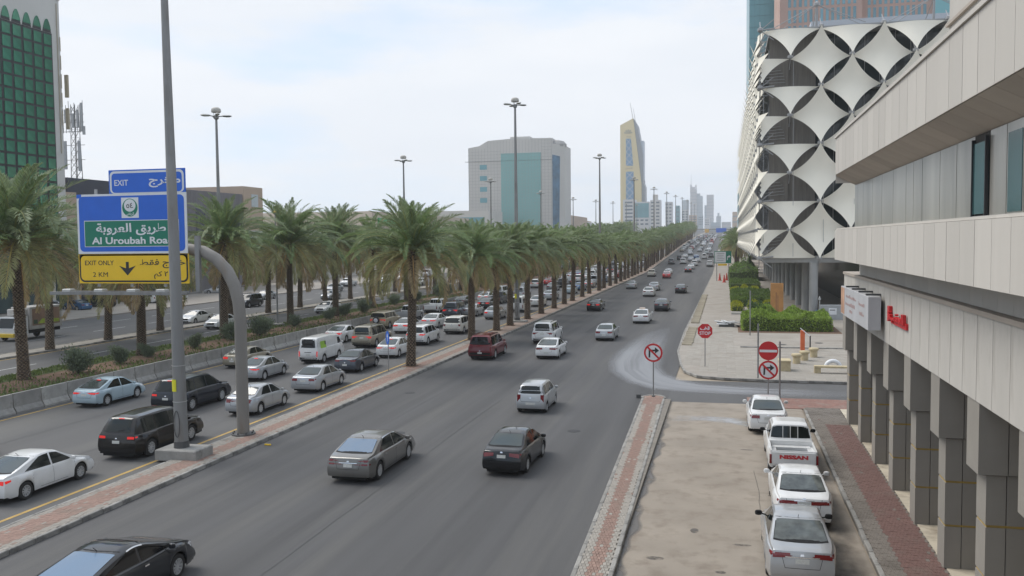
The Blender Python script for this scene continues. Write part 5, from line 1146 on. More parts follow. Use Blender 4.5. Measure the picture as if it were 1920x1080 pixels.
PL(-28.36, -24.32, 11.36, 12.46, -.62, .05, blue_s, 'exit_panel'); PL(-28.30, -24.38, 11.36, 12.40, -.672, .004, white_s, 'border', .22); PL(-28.20, -24.48, 11.40, 12.30, -.678, .004, blue_s, 'panel_field', .17)
PL(-30.16, -24.30, 8.56, 11.36, -.62, .05, white_s, 'main_panel'); PL(-30.05, -24.41, 8.66, 11.26, -.674, .004, blue_s, 'panel_field', .22)
PL(-30.16, -29.9, 11.18, 11.36, -.671, .002, blue_s, 'panel_corner')
PL(-29.78, -24.70, 8.88, 10.12, -.680, .004, white_s, 'border'); PL(-29.75, -24.73, 8.91, 10.09, -.686, .004, green_s, 'green_panel')
PL(-30.16, -24.26, 7.16, 8.54, -.62, .05, yel_s, 'yellow_panel'); PL(-30.12, -24.30, 7.22, 8.53, -.672, .004, black_s, 'border', .26); PL(-30.12, -24.30, 8.2, 8.53, -.6725, .0035, black_s, 'border_top'); PL(-30.04, -24.38, 7.30, 8.46, -.679, .004, yel_s, 'panel_field', .2)
PL(-27.72, -26.80, 10.22, 11.17, -.680, .004, white_s, 'route_shield')
Y_ = -.694
MB().prism([(-27.26 + OX + .41 * cos(a), -.686, 10.70 + OZ + .42 * sin(a)) for a in [2 * pi * k / 24 for k in range(24)]], (0, -.004, 0)).obj('shield_ring', green_s, sg)
MB().prism([(-27.26 + OX + .31 * cos(a), -.6905, 10.80 + OZ + .29 * sin(a)) for a in [2 * pi * k / 24 for k in range(24)]], (0, -.003, 0)).obj('shield_field', white_s, sg)
lettering(sg, '٥٤', -27.26 + OX, -.697, 10.80 + OZ, .36, .24, black_s); lettering(sg, 'الرياض', -27.26 + OX, -.693, 10.40 + OZ, .42, .17, white_s, True)
lettering(sg, 'EXIT', -27.68 + OX, -.685, 11.86 + OZ, .74, .27, white_s, bold=.012); lettering(sg, 'مخرج', -25.38 + OX, -.685, 11.84 + OZ, 1.66, .46, white_s, True, bold=.02)
lettering(sg, 'طريق العروبة', -27.25 + OX, -.693, 9.70 + OZ, 3.75, .58, white_s, True, bold=.022); lettering(sg, 'Al Uroubah Road', -27.20 + OX, -.693, 9.17 + OZ, 4.36, .33, white_s, bold=.025)
lettering(sg, 'EXIT ONLY', -29.02 + OX, -.686, 8.13 + OZ, 1.58, .22, black_s, bold=.008); lettering(sg, '2 KM', -28.98 + OX, -.686, 7.58 + OZ, .82, .22, black_s, bold=.0)
lettering(sg, 'خروج فقط', -25.62 + OX, -.686, 8.08 + OZ, 2.4, .42, black_s, True, bold=.014); lettering(sg, '٢ كم', -25.72 + OX, -.686, 7.55 + OZ, .74, .36, black_s, True, bold=.014)
ax_, az_ = -27.50 + OX, 7.53 + OZ
MB().prism([(ax_ - .08, -.684, az_ + .64), (ax_ - .08, -.684, az_ + .34), (ax_ - .44, -.684, az_ + .46), (ax_, -.684, az_), (ax_ + .44, -.684, az_ + .46), (ax_ + .08, -.684, az_ + .34), (ax_ + .08, -.684, az_ + .64)], (0, -.004, 0)).obj('arrow', black_s, sg)
def P_(x, z): return (x + OX, 0, z + OZ)
MB().path([P_(-29.5, 8.75), P_(-26, 8.75), P_(-24.4, 8.75), P_(-23.5, 8.62), P_(-22.85, 8.28), P_(-22.3, 7.72), P_(-21.95, 7.05), P_(-21.76, 6.3), P_(-21.7, 5.4), P_(-21.7, .2)], [.22, .25, .26, .27, .275, .28, .28, .275, .27, .28], 18).obj('curved_column', rusty, sg, smooth=50)
MB().lathe([(.55, 0), (.55, .05), (.5, .06), (.36, .07)], 20).obj('base_plate', dark_steel, sg)
for k in range(8): a = k * pi / 4; MB().tube((.46 * cos(a), .46 * sin(a), .05), (.46 * cos(a), .46 * sin(a), .14), .035, n=6).obj('anchor_bolt', dark_steel, sg)
fr = MB()
for x in (-29.2, -27.4, -25.6): fr.box(x + OX - .06, x + OX + .06, -.56, -.48, 7.0 + OZ, 11.6 + OZ)
fr.obj('board_frame', alu, sg); MB().box(-23.92 + OX, -23.70 + OX, -.42, -.24, 6.7 + OZ, 9.35 + OZ).obj('end_post', galv, sg)
ft = MB(); ft.box(-30.35 + OX, -23.7 + OX, -2.15, -2.05, 6.72 + OZ, 6.86 + OZ); ft.box(-30.35 + OX, -23.7 + OX, -1.30, -1.22, 6.72 + OZ, 6.86 + OZ)
for x in (-30.3, -28.6, -26.9, -25.2, -23.8): ft.box(x + OX - .04, x + OX + .04, -2.1, -.3, 6.70 + OZ, 6.78 + OZ)
ft.obj('lighting_frame', galv, sg)
for x in (-29.5, -27.8, -26.1, -24.6): MB().bev(x + OX - .22, x + OX + .22, -2.1, -1.75, 6.86 + OZ, 6.98 + OZ, .03).obj('sign_floodlight', lum_m, sg)
for o in sg.children:
    if o.name.split('.')[0] not in ('curved_column', 'base_plate', 'anchor_bolt', 'end_post', 'lighting_frame', 'sign_floodlight'): o.location = (.27, .22, 0)
    elif o.name.split('.')[0] in ('end_post', 'lighting_frame', 'sign_floodlight'): o.location = (.2, .05, 0)
# right-hand small signs
def disc(t, cx, cz, r, y, m, name, th=.006, n=32): return MB().prism([(cx + r * cos(a), y, cz + r * sin(a)) for a in [2 * pi * k / n for k in range(n)]], (0, -th, 0)).obj(name, m, t)
def no_right(t, cx, cz, r, y):
    disc(t, cx, cz, r, y, red_s, 'sign_disc', .02); disc(t, cx, cz, r * .80, y - .022, white_s, 'sign_face', .004)
    q = MB(); w = r * .085; z = 0
    q.prism([(cx - r * .42 - w, y - .028, cz - r * .52), (cx - r * .42 + w, y - .028, cz - r * .52), (cx - r * .38 + w, y - .028, cz + r * .14), (cx + r * .18, y - .028, cz + r * .16), (cx + r * .18, y - .028, cz - r * .10), (cx + r * .62, y - .028, cz + r * .25), (cx + r * .18, y - .028, cz + r * .60), (cx + r * .18, y - .028, cz + r * .34), (cx - r * .48, y - .028, cz + r * .34)], (0, -.003, 0)); q.obj('turn_arrow', black_s, t)
    d = (r * .80) * .7071; w = r * .07
    MB().prism([(cx - d - w, y - .033, cz + d - w), (cx + d - w, y - .033, cz - d - w), (cx + d + w, y - .033, cz - d + w), (cx - d + w, y - .033, cz + d + w)], (0, -.003, 0)).obj('slash', red_s, t)
t = thing('no_right_turn_sign', 'round no right turn sign on the tip of the narrow brick island', 'road sign', (-3.9, 49.45, .15))
MB().tube((0, 0, 0), (0, 0, 2.9), .035, n=8).obj('post', galv, t); no_right(t, 0, 2.48, .52, -.04); MB().bev(-.09, .09, -.09, .09, 0, .05).obj('foot', dark_steel, t)
MB().bev(-.12, .12, -.09, .09, 0, .22, .02).obj('rock', dark_steel, label='dark stone block lying beside the tip of the narrow island', cat='stone', ).location = (-4.75, 49.7, 0)
t = thing('stop_sign', 'red octagonal STOP sign with Arabic word on the plaza corner', 'stop sign', (-1.34, 61.8, .15)); MB().tube((0, 0, 0), (0, 0, 2.9), .032, n=8).obj('post', galv, t)
MB().prism([(.53 * cos(pi / 8 + k * pi / 4), -.035, 2.46 + .53 * sin(pi / 8 + k * pi / 4)) for k in range(8)], (0, -.02, 0)).obj('octagon', red_s, t)
lettering(t, 'STOP', 0, -.058, 2.31, .74, .24, white_s, bold=.02); lettering(t, 'قف', 0, -.058, 2.66, .66, .26, white_s, True, bold=.03)
t = thing('no_entry_sign', 'red no entry disc above a no right turn disc on one post', 'road sign', (2.31, 50.0, .03)); MB().tube((0, .0, 0), (0, 0, 3.2), .035, n=8).obj('post', galv, t)
disc(t, 0, 2.76, .52, -.04, red_s, 'no_entry_disc', .02); MB().box(-.46, .46, -.068, -.062, 2.68, 2.82).obj('bar', white_s, t); no_right(t, 0, 1.70, .52, -.045)
for x, y, h, lb in ((2.98, 51.0, 3.2, 'bare grey steel post just right of the no entry sign'), (2.02, 52.5 + 4.6, 3.6, 'bare grey steel post just behind the no entry disc'), (2.2, 82.3, 4.2, 'slim grey steel pole before the broad hedge')):
    MB().tube((x, y, .02), (x, y, h), .05, n=8).obj('steel_post', galv, label=lb, cat='post')
t = thing('keep_side_sign', 'blue round sign seen nearly edge on, on a thin post by the nearest island palm', 'road sign', (-22.15, 55.6, .15), radians(-54)); MB().tube((0, 0, 0), (0, 0, 2.4), .03, n=8).obj('post', galv, t); disc(t, 0, 2.35, .46, -.035, blue_s, 'disc', .015); MB().prism([(-.05, -.052, 2.1), (.05, -.052, 2.1), (.05, -.052, 2.4), (.18, -.052, 2.4), (0, -.052, 2.65), (-.18, -.052, 2.4), (-.05, -.052, 2.4)], (0, -.003, 0)).obj('arrow', white_s, t)
t = thing('green_direction_sign', 'green and white roadside direction board with a right turn arrow, far down the kerb', 'road sign', (-.5, 186, .15))
for x in (-1.2, 1.2): MB().tube((x, 0, 0), (x, 0, 6.1), .07, n=8).obj('post', galv, t)
MB().box(-1.7, 1.7, -.12, -.07, 3.65, 6.15).obj('board', green_s, t); MB().box(-1.6, .62, -.13, -.122, 3.80, 6.0).obj('white_field', white_s, t)
MB().box(-.95, .85, -.12, -.07, 3.15, 3.55).obj('yellow_plate', yel_s, t)
bars = MB()
for k in range(5): bars.box(-1.2 + .1 * (k % 2), .3 - .15 * (k % 3), -.136, -.131, 5.62 - k * .36, 5.70 - k * .36)
bars.obj('text_lines', mat('sign_text_grey', (.2, .2, .2), .6, 0), t)
MB().prism([(.85, -.13, 4.3), (1.0, -.13, 4.3), (1.0, -.13, 4.85), (1.2, -.13, 4.92), (1.2, -.13, 4.75), (1.55, -.13, 5.05), (1.2, -.13, 5.35), (1.2, -.13, 5.15), (.9, -.13, 5.05)], (0, -.004, 0)).obj('arrow', white_s, t)
cone_m = mat('cone_red', (.5, .04, .02), .6, .1)
for x, y in ((-1.1, 188), (.3, 189), (-.2, 180)): MB().lathe([(.42, 0), (.42, .08), (.28, .1), (.07, 1.5), (.02, 1.55)], 10, (x, y, .15)).obj('traffic_cone', cone_m, label={(-1.1, 188): 'red traffic cone left under the green sign', (.3, 189): 'red traffic cone right under the green sign', (-.2, 180): 'red traffic cone nearest the camera before the green sign'}[(x, y)], cat='traffic cone', group='red cones at the green sign')
# pylon, kiosk, benches
t = thing('orange_pylon', 'tall rust orange slab pylon standing before the library columns', 'pylon', (5.45, 99.2, .15)); MB().bev(-.66, .66, -.22, .22, 0, 3.9, .03).obj('slab', mat('corten', (.42, .205, .065), .7, .14, 1.5, dirt=(.33, .16, .06), dscale=1), t); q = MB(); q.box(-.14, -.02, -.226, -.22, .6, 2.9); q.box(.05, .14, -.226, -.22, .8, 2.6); q.obj('print', mat('corten_dark', (.28, .14, .06), .7, .1), t); MB().bev(-.8, .8, -.35, .35, 0, .06).obj('plinth', conc_m, t)
t = thing('guard_kiosk', 'low grey metal container with a small notice, under the library', 'kiosk', (11.5, 99.6, .15)); MB().bev(-1.6, 2.2, -.6, .8, 0, 1.55, .05).obj('box', mat('kiosk_grey', (.33, .34, .34), .6, .1, 2), t); MB().box(-.75, .05, -.62, -.604, .55, 1.25).obj('notice', white_s, t); q = MB(); q.box(-.65, -.1, -.626, -.621, 1.0, 1.08); q.obj('notice_line', black_s, t)
MB().bev(9.45, 9.85, 99.0, 99.5, .15, 1.15, .04).obj('blue_bin', mat('blue_plastic', (.02, .15, .42), .5, .05), label='small blue bin beside the grey kiosk', cat='bin')
t = thing('pole_lamp', 'short white pole lamp behind the grey kiosk', 'lamp', (9.9, 99.9, .15)); MB().tube((0, 0, 0), (0, 0, 2.1), .05, n=6).obj('pole', lum_m, t); MB().lathe([(.05, 0), (.16, .1), (.1, .3), (.02, .5)], 8, (0, 0, 2.0)).obj('head', lum_m, t)
stone = mat('cream_stone', (.48, .40, .25), .8, .12, 3, bump=.2, dirt=(.36, .29, .18), dscale=2)
t = thing('stone_bench', 'cream stone bench on two blocks beside the side street', 'bench', (6.9, 60.0, .158)); MB().bev(-1.25, 1.5, -.24, .24, .36, .48, .015).obj('seat', stone, t); 
for x in (-1.05, 1.25): MB().bev(x - .2, x + .2, -.2, .2, 0, .358, .015).obj('leg', stone, t)
t = thing('stone_block', 'cream stone block seat left of the round bollards', 'stone seat', (3.85, 60.9, .158)); MB().bev(-.36, .36, -.55, .55, 0, .62, .02).obj('block', stone, t); MB().bev(-.40, .40, -.6, .6, .62, .72, .02).obj('top_slab', stone, t)
for i, (x, y) in enumerate([(4.88, 64.3), (5.55, 66.0), (6.35, 67.9)]):
    t = thing('stone_bollard', ['round cream stone bollard nearest the block seat', 'middle one of three round cream stone bollards', 'farthest of three round cream stone bollards'][i], 'bollard', (x, y, .158), 0, 'round stone bollards'); MB().lathe([(.26, 0), (.27, .5)], 16).obj('shaft', stone, t, smooth=40); MB().lathe([(.33, .5), (.36, .54), (.36, .64), (.33, .68)], 16).obj('cap', stone, t, smooth=40)
t = thing('pipe_arch', 'fat white half ring pipe standing behind the stone bench', 'pipe', (7.1, 62.6, .158)); MB().path([(.46 * cos(a), 0, .45 * sin(a)) for a in [pi * k / 14 for k in range(15)]], .14, 12).obj('ring', white_s, t, smooth=60)
t = thing('barrier_arm_post', 'orange and white barrier post with a short dark stand', 'barrier', (5.9, 72, .158)); MB().bev(-.16, .16, -.14, .14, 0, 1.55, .03).obj('post', mat('orange_paint', (.6, .13, .04), .5, .1), t); MB().tube((-.2, -.2, 1.75), (.55, -.2, 1.1), .035, n=6).obj('arm', white_s, t); MB().tube((.55, -.2, 0), (.55, -.2, 1.15), .05, n=6).obj('stand', black_s, t)
MB().box(1.2, 12, 73.0, 73.35, .15, .24).obj('low_kerb', kerb_m, label='low pale kerb strip crossing the plaza before the hedge', cat='kerb')
t = thing('rubble_heap', 'heap of white boards and torn sheets on the plaza by the hedge', 'debris', (.3, 90, .158))
for k in range(7):
    MB().box(-1.4 + k * .33, -.3 + k * .33, -.4, .4, .30 + .05 * k % .2, .36 + .05 * k % .2).obj('board', white_s, t).rotation_euler = (R.uniform(-.25, .25), R.uniform(-.3, .3), R.uniform(-.5, .5))
MB().bev(-.9, .6, -.35, .35, 0, .3, .03).obj('crate', dark_steel, t)
mh = MB().lathe([(.33, 0), (.33, .008)], 20); 
for x, y, lb in ((4.6, 75.5, 'dark manhole plate nearest the three bollards'), (7.6, 77, 'dark manhole plate farther right by the hedge')): q = MB(); q.v = [(a + x, b + y, c + .16) for a, b, c in mh.v]; q.f = mh.f; q.mi = [0] * len(q.f); q.obj('manhole_cover', dark_steel, label=lb, cat='manhole cover')
# litter
for x, y, lb in ((-10.1, 31.0, 'small yellow scrap lying in the gutter of the brick island'),): MB().box(-19.9, -19.6, 35, 35.06, .01, .06).obj('litter', yel_s, label=lb, cat='litter')
MB().bev(-62.2, -61.6, 59.6, 60.1, 0, .3, .12).obj('plastic_bag', white_s, label='crumpled white plastic bag on the road near the box truck', cat='bag')
# ------------------------------------------------------------------ office arcade on the right
clad = mat('stone_cladding', (.47, .44, .395), .75, .08, .7, rand=.06, dirt=(.46, .43, .385), dscale=1.6, streak=(1, 1, .10), dthr=.48)
clad2 = mat('stone_cladding_grey', (.45, .425, .385), .75, .08, .9, rand=.06, streak=(1, 1, .3), dirt=(.33, .305, .27), dscale=1.5, dthr=.5)
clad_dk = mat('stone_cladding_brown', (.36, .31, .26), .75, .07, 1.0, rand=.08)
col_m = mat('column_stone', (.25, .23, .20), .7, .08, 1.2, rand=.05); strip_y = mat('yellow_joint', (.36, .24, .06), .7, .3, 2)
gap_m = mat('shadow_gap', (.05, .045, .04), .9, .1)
win_m = mat('aged_glass', (.36, .345, .31), .28, .30, .8, metal=.45, streak=(1, 1, .12), dirt=(.40, .38, .345), dscale=2.2, dthr=.5, rand=.08)
teal_w = mat('teal_glass_and_reflection', (.04, .10, .105), .12, .2, .5, metal=.3)
arc = thing('arcade_building', 'stone clad office building with deep arcade columns along the right sidewalk', 'building', (4.6, 0, 0))
def A(mb, name, m, **k):
    mb.v = [(x - 4.6, y, z) for x, y, z in mb.v]; return mb.obj(name, m, arc, **k)
Y0, YE = -4.0, 40.35
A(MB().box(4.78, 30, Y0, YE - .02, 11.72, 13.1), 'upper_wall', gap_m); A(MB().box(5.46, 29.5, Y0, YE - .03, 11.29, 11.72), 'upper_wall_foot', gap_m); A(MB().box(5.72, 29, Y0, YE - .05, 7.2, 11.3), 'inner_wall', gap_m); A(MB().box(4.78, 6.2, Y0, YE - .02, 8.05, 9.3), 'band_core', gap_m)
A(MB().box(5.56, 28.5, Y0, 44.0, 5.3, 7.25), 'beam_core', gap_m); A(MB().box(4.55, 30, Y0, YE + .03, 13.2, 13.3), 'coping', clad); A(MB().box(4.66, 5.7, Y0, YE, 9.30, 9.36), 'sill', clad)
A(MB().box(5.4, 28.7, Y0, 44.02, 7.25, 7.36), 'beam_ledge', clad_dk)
def panel(dx, dz, w): return MB().bev(-.5, .5, 0, 1, 0, .01, .0)
pu = MB().box(0, .17, .010, 1.090, 11.66, 13.19).mesh('panel', clad); pl_ = MB().box(0, .17, .010, 1.090, 8.02, 9.29).mesh('panel', clad)
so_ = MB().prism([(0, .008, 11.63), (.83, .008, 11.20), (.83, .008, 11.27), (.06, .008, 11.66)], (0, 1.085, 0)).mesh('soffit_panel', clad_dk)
pb = MB().box(0, .1, .012, 1.178, 5.30, 7.24).mesh('panel', clad2); pr_ = MB().box(0, .06, .005, 1.095, 7.37, 8.0).mesh('panel', clad)
y = YE - 1.1
while y > Y0:
    link('panel', pu, arc, (R.uniform(0, .004), y, 0)); link('panel', pl_, arc, (R.uniform(0, .004), y, 0)); link('soffit_panel', so_, arc, (0, y, 0)); link('panel', pr_, arc, (1.02, y, 0)); y -= 1.1
A(MB().box(4.62, 6.6, YE - .02, YE + .02, 11.3, 13.19), 'end_panel', clad); A(MB().box(4.62, 6.6, YE - .02, YE + .02, 8.02, 9.29), 'end_panel', clad)
y = 44.0 - 1.19
while y > Y0: link('panel', pb, arc, (.85 + R.uniform(0, .004), y, 0)); y -= 1.19
# window band
seams = [40.3, 38.0, 35.7, 33.6, 31.45, 29.3, 28.2, 27.0, 24.9, 23.2, 21.6, 20.45, 19.3, 18.25, 16.4, 14.8, 13, 11, 8.5, 6, 3, 0, -3.8]
for a, b in zip(seams[:-1], seams[1:]):
    tl = (a == 21.6) or (a == 19.3) or (a == 16.4)
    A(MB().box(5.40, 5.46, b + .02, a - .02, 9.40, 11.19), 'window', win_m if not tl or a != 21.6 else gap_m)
    if a == 21.6:
        A(MB().box(5.34, 5.40, b + .06, a - .09, 9.46, 11.0), 'window_pane', teal_w)
        f = MB(); f.box(5.31, 5.38, b + .02, b + .06, 9.42, 11.1); f.box(5.31, 5.38, a - .10, a - .05, 9.36, 11.1); f.box(5.31, 5.38, b, a, 9.36, 9.42); A(f, 'window_frame', black_s)
    elif tl or a in (18.25, 14.8): A(MB().box(5.385, 5.398, b + .08, a - .12, 9.45, 11.0), 'window_pane', teal_w)  # teal reflections on the glazing, put in as flat coloured sheets
# columns: five stacked stone blocks each, the top one a little larger
cb = [(.16, 1.28), (1.34, 2.46), (2.52, 3.64)]
blk = MB().bev(0, .42, 0, .80, 0, 1.0, .004)
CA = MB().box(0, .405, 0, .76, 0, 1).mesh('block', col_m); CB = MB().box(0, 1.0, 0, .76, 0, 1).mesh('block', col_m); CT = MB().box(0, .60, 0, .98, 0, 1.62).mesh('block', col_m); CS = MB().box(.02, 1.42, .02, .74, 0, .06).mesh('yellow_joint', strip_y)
for k in range(13):
    y = 43.65 - k * 3.72
    t = thing('stone_column', f'stone column of the arcade, number {k + 1} counted from the side street end' if False else ['farthest arcade column, at the side street corner', 'second arcade column from the side street corner', 'third arcade column from the side street corner', 'fourth arcade column from the corner', 'fifth arcade column from the corner, below the red letters', 'sixth arcade column from the corner', 'seventh arcade column from the corner, cut by the right picture edge', 'arcade column right of the picture edge', 'arcade column right of the picture edge', 'arcade column right of the picture edge', 'arcade column right of the picture edge', 'arcade column right of the picture edge', 'arcade column right of the picture edge'][k], 'column', (5.68, y, .157), 0, 'arcade columns')
    for a, b in cb: link('block', CA, t, (0, 0, a - .157), scale=(1, 1, b - a)); link('block', CB, t, (.425, 0, a - .157), scale=(1, 1, b - a))
    for z in (1.28, 2.46): link('yellow_joint', CS, t, (0, 0, z - .157))
    link('block', CT, t, (-.2, -.11, 3.52)); 
    link('block', CT, t, (.42, -.10, 3.52), scale=(1.6, .98, 1))
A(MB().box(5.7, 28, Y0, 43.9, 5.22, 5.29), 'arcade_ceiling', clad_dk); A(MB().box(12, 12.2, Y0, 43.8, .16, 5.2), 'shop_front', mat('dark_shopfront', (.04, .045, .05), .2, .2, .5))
# rooftop block and the two wall signs
A(MB().box(7.2, 12, 27.2, 32.2, 13.3, 20), 'stair_tower', clad); A(MB().box(7.1, 12.05, 27.1, 32.3, 15.9, 16.0), 'tower_joint', clad_dk); A(MB().box(7.9, 14, 22, 27.2, 13.3, 18.6), 'stair_tower', win_m)
t = thing('box_sign', 'weathered white box sign with faded orange end on the arcade beam', 'sign', (4.9, 36.6, 6.27)); MB().bev(0, .42, -3.6, 3.9, -.58, .60, .01).obj('box', mat('faded_panel', (.42, .42, .43), .5, .12, 1.0, streak=(1, 1, .3)), t)
MB().box(-.006, -.002, 2.75, 3.85, -.54, .56).obj('orange_end', mat('faded_orange', (.45, .26, .17), .6, .35, 1.6), t)
fm = mat('faded_red_print', (.36, .26, .25), .6, .35, 5); 
for z, a, b in ((.22, -.6, 2.3), (-.10, -.3, 2.4), (-.34, .4, 1.2), (.15, -2.7, -1.3), (-.2, -2.6, -1.5)):
    q = MB(); yy = a
    while yy < b: w = R.uniform(.12, .34); q.box(-.007, -.003, yy, min(yy + w, b), z, z + R.uniform(.07, .16)); yy += w + .06
    q.obj('faded_print', fm, t)
for k in range(4): MB().box(.05, .55, -2.8 + k * 1.8, -2.6 + k * 1.8, .60, .66).obj('bracket', dark_steel, t)
t = thing('red_letter_sign', 'red raised Arabic lettering fixed to the arcade beam', 'sign', (5.36, 30.4, 6.35)); lm = text_mb(ar('المخبز'), 1.0, .10, .03); fit(lm, 2.7, .42)
lm.v = [(b * 1.0, -a, c) for a, b, c in lm.v]; lm.obj('letters', red_s, t); MB().box(.02, .09, -1.5, .9, -.24, -.05).obj('letter_bar', red_s, t); MB().box(-.02, .09, 1.15, 1.5, -.2, .3).obj('emblem', red_s, t)

# ------------------------------------------------------------------ library with tent-like sails
sail_m = mat('sail_fabric', (.80, .755, .645), .7, .04, .5); sail_t = MATS['sail_fabric'].node_tree.nodes['Principled BSDF']
lib = thing('library', 'library wrapped in white diamond sails over round columns', 'building', (3.6, 100, 0))
glass_lib = mat('library_glass', (.018, .032, .036), .12, .3, .25, rand=.2); steel_l = mat('library_steel', (.30, .30, .30), .45, .1); conc_l = mat('library_concrete', (.33, .33, .32), .8, .1, .6)
def coons(c, n=10, sag=.205, cut=None):
    """c: N,E,S,W as 3D points; edges bow towards the middle; returns grid"""
    Np, Ep, Sp, Wp = [Vector(p) for p in c]; ctr = (Np + Ep + Sp + Wp) / 4
    def edge(a, b, t): m = a.lerp(b, t); mid = (a + b) / 2; return m + (ctr - mid) * sag * 4 * t * (1 - t) * 1.0
    G = []
    for i in range(n + 1):
        v = i / n; row = []
        for j in range(n + 1):
            u = j / n
            c0 = edge(Np, Ep, u); c1 = edge(Wp, Sp, u); d0 = edge(Np, Wp, v); d1 = edge(Ep, Sp, v)
            row.append(c0 * (1 - v) + c1 * v + d0 * (1 - u) + d1 * u - (Np * (1 - u) * (1 - v) + Ep * u * (1 - v) + Wp * (1 - u) * v + Sp * u * v))
        G.append(row)
    return G
DX, DZ = 3.1, 3.07
def sail_mesh(kind):
    o, i_ = -1.7, .9         # outward is -y
    cN, cE, cS, cW = (0, -1.0, DZ), (DX, .75, 0), (0, -1.15, -DZ), (-DX, .75, 0)
    G = coons((cN, cE, cS, cW), 12); mb = MB()
    if kind == 'full': mb.grid(G)
    else:
        n = 12; idx = {}; vs = []; 
        keep = {'low': lambda u, v: u + v >= n, 'up': lambda u, v: u + v <= n, 'lowright': lambda u, v: u + v >= n and u >= v}[kind]
        tris = []
        for a in range(n):
            for b in range(n):
                for tri in (((a, b), (a, b + 1), (a + 1, b)), ((a, b + 1), (a + 1, b + 1), (a + 1, b))):
                    if all(keep(q[1], q[0]) for q in tri): tris.append(tri)
        if kind == 'lowright': tris = [t_ for t_ in tris if all(q[1] >= q[0] for q in t_)]
        for tr in tris:
            f = []
            for q in tr:
                if q not in idx: idx[q] = len(vs); vs.append(tuple(G[q[0]][q[1]]))
                f.append(idx[q])
            mb.f.append(tuple(f)); mb.mi.append(0)
        mb.v = vs
    me = mb.mesh('sail', sail_m, 60); return me
SM = {k: sail_mesh(k) for k in ('full', 'low', 'up', 'lowright')}
node = MB(); node.lathe([(.05, -.25), (.28, -.12), (.28, .12), (.05, .25)], 8); node.tube((0, 0, 0), (0, 1.5, .15), .09, n=6); node.tube((0, 0, 0), (0, 1.4, 1.1), .05, n=5); node.tube((0, 0, 0), (0, 1.4, -1.1), .05, n=5); NODE = node.mesh('strut_node', steel_l)
ZT = 31.3; cnt_s = [0]
def facade(ncols, place, corner=True):
    for c in range(ncols):            # c counts half steps of 3.1 m from the corner; even: N columns
        for r in range(9):            # r half steps down
            if (c + r) % 2: continue
            x = c * DX; z = ZT - r * DZ          # a lattice node
            place('node', x, z)
    for c in range(0 if corner else 1, ncols):
        for r in range(0, 9):
            if (c + r) % 2 == 0: continue
            x = c * DX; z = ZT - r * DZ           # a rhomb centre
            kind = 'full'
            if c == 0: kind = 'lowright' if corner else 'full'
            elif c == 1 and r < 8 and corner: kind = 'low'
            if r == 0: kind = 'low'
            if r == 8: kind = 'up'
            place(kind, x, z)
def pf(k, x, z):
    me = NODE if k == 'node' else SM[k]; link('strut_node' if k == 'node' else 'sail', me, lib, (x, -.0 if k != 'node' else -.45, z))
facade(15, pf)
def ps(k, y, z):
    me = NODE if k == 'node' else SM[k if k != 'lowright' else 'low']; link('strut_node' if k == 'node' else 'sail', me, lib, (0, y, z), (0, 0, -pi / 2))
# side facade: outward is -x
def side(k, y, z): ps(k, y + .0, z)
facade(44, side, corner=True)
def LB_(mb, name, m, **k): mb.v = [(x - 3.6, y - 100, z) for x, y, z in mb.v]; return mb.obj(name, m, lib, **k)
LB_(MB().box(6.8, 58, 103.4, 232, 6.9, 31.2), 'glass_wall', glass_lib)
LB_(MB().box(4.7, 6.75, 102.6, 102.7, 6.95, 31.2), 'shade_screen', mat('shade_mesh', (.17, .155, .135), .8, .2, 1.5, streak=(4, 1, .3))); LB_(MB().box(6.8, 9.6, 102.9, 103.0, 6.95, 31.2), 'shade_screen', MATS['shade_mesh'])
LB_(MB().box(4.2, 60, 100.6, 236, 6.25, 6.9), 'floor_slab', conc_l); LB_(MB().box(4.6, 60, 101.0, 235, 31.25, 31.6), 'roof_edge', conc_l)
LB_(MB().box(9.5, 58, 107.8, 228, 31.3, 33.7), 'roof_screen', mat('roof_grey', (.40, .42, .45), .5, .05, 1))
q = MB()
for k in range(5): q.box(3.9, 58, 100.9, 103.4, 6.95 + k * 6.14 - .12, 6.95 + k * 6.14) if False else q.box(5.2, 58, 102.2, 103.4, 12.9 + (k - 1) * 6.14 - .14, 12.9 + (k - 1) * 6.14)
LB_(q, 'maintenance_walkway', steel_l)
q = MB()
for k in range(34): q.box(6.9 + k * 1.55, 6.96 + k * 1.55, 103.32, 103.39, 6.9, 31.2)
for k in range(80): q.box(6.72, 6.79, 104 + k * 1.55, 104.06 + k * 1.55, 6.9, 31.2)
LB_(q, 'mullions', steel_l)
q = MB()
for k in range(19): x = 4.0 + k * 3.1; q.tube((x, 99.5, 6.9), (x, 101.0, 31.3), .03, n=4)
for k in range(43): y = 101 + k * 3.1; q.tube((3.1, y, 6.9), (3.9, y, 31.3), .03, n=4)
LB_(q, 'tension_cables', steel_l, kind='stuff')
q = MB()
for k in range(8):
    for j in range(4): z = 30.0 - 6.14 * j; q.box(4.6 + k * .32, 4.72 + k * .32, 102.9 - .0, 103.1, z - 2.2 - .05 * k, z - .3)
for j in range(4):
    z = 25.8 - 6.14 * j; 
    for k in range(7): q.tube((4.2, 101.0 + k * .3, z + k * .35), (6.6, 102.8, z + .3 + k * .35), .04, n=4)
LB_(q, 'corner_louvres', steel_l, kind='stuff')
rc = MB().lathe([(.46, .0), (.46, 6.1)], 20).mesh('round_column', conc_l, 50)
for k in range(13): link('round_column', rc, lib, (9.35 - 3.6, 0.8 + k * 9.9 * (1.0), .15))
for k in range(1, 5): link('round_column', rc, lib, (9.35 - 3.6 + k * 9.5, 0.8, .15))
LB_(MB().box(16, 56, 108, 230, .15, 6.25), 'ground_floor_glass', glass_lib)
LB_(MB().box(4.3, 16, 101.0, 234, 6.18, 6.24), 'soffit', conc_l)
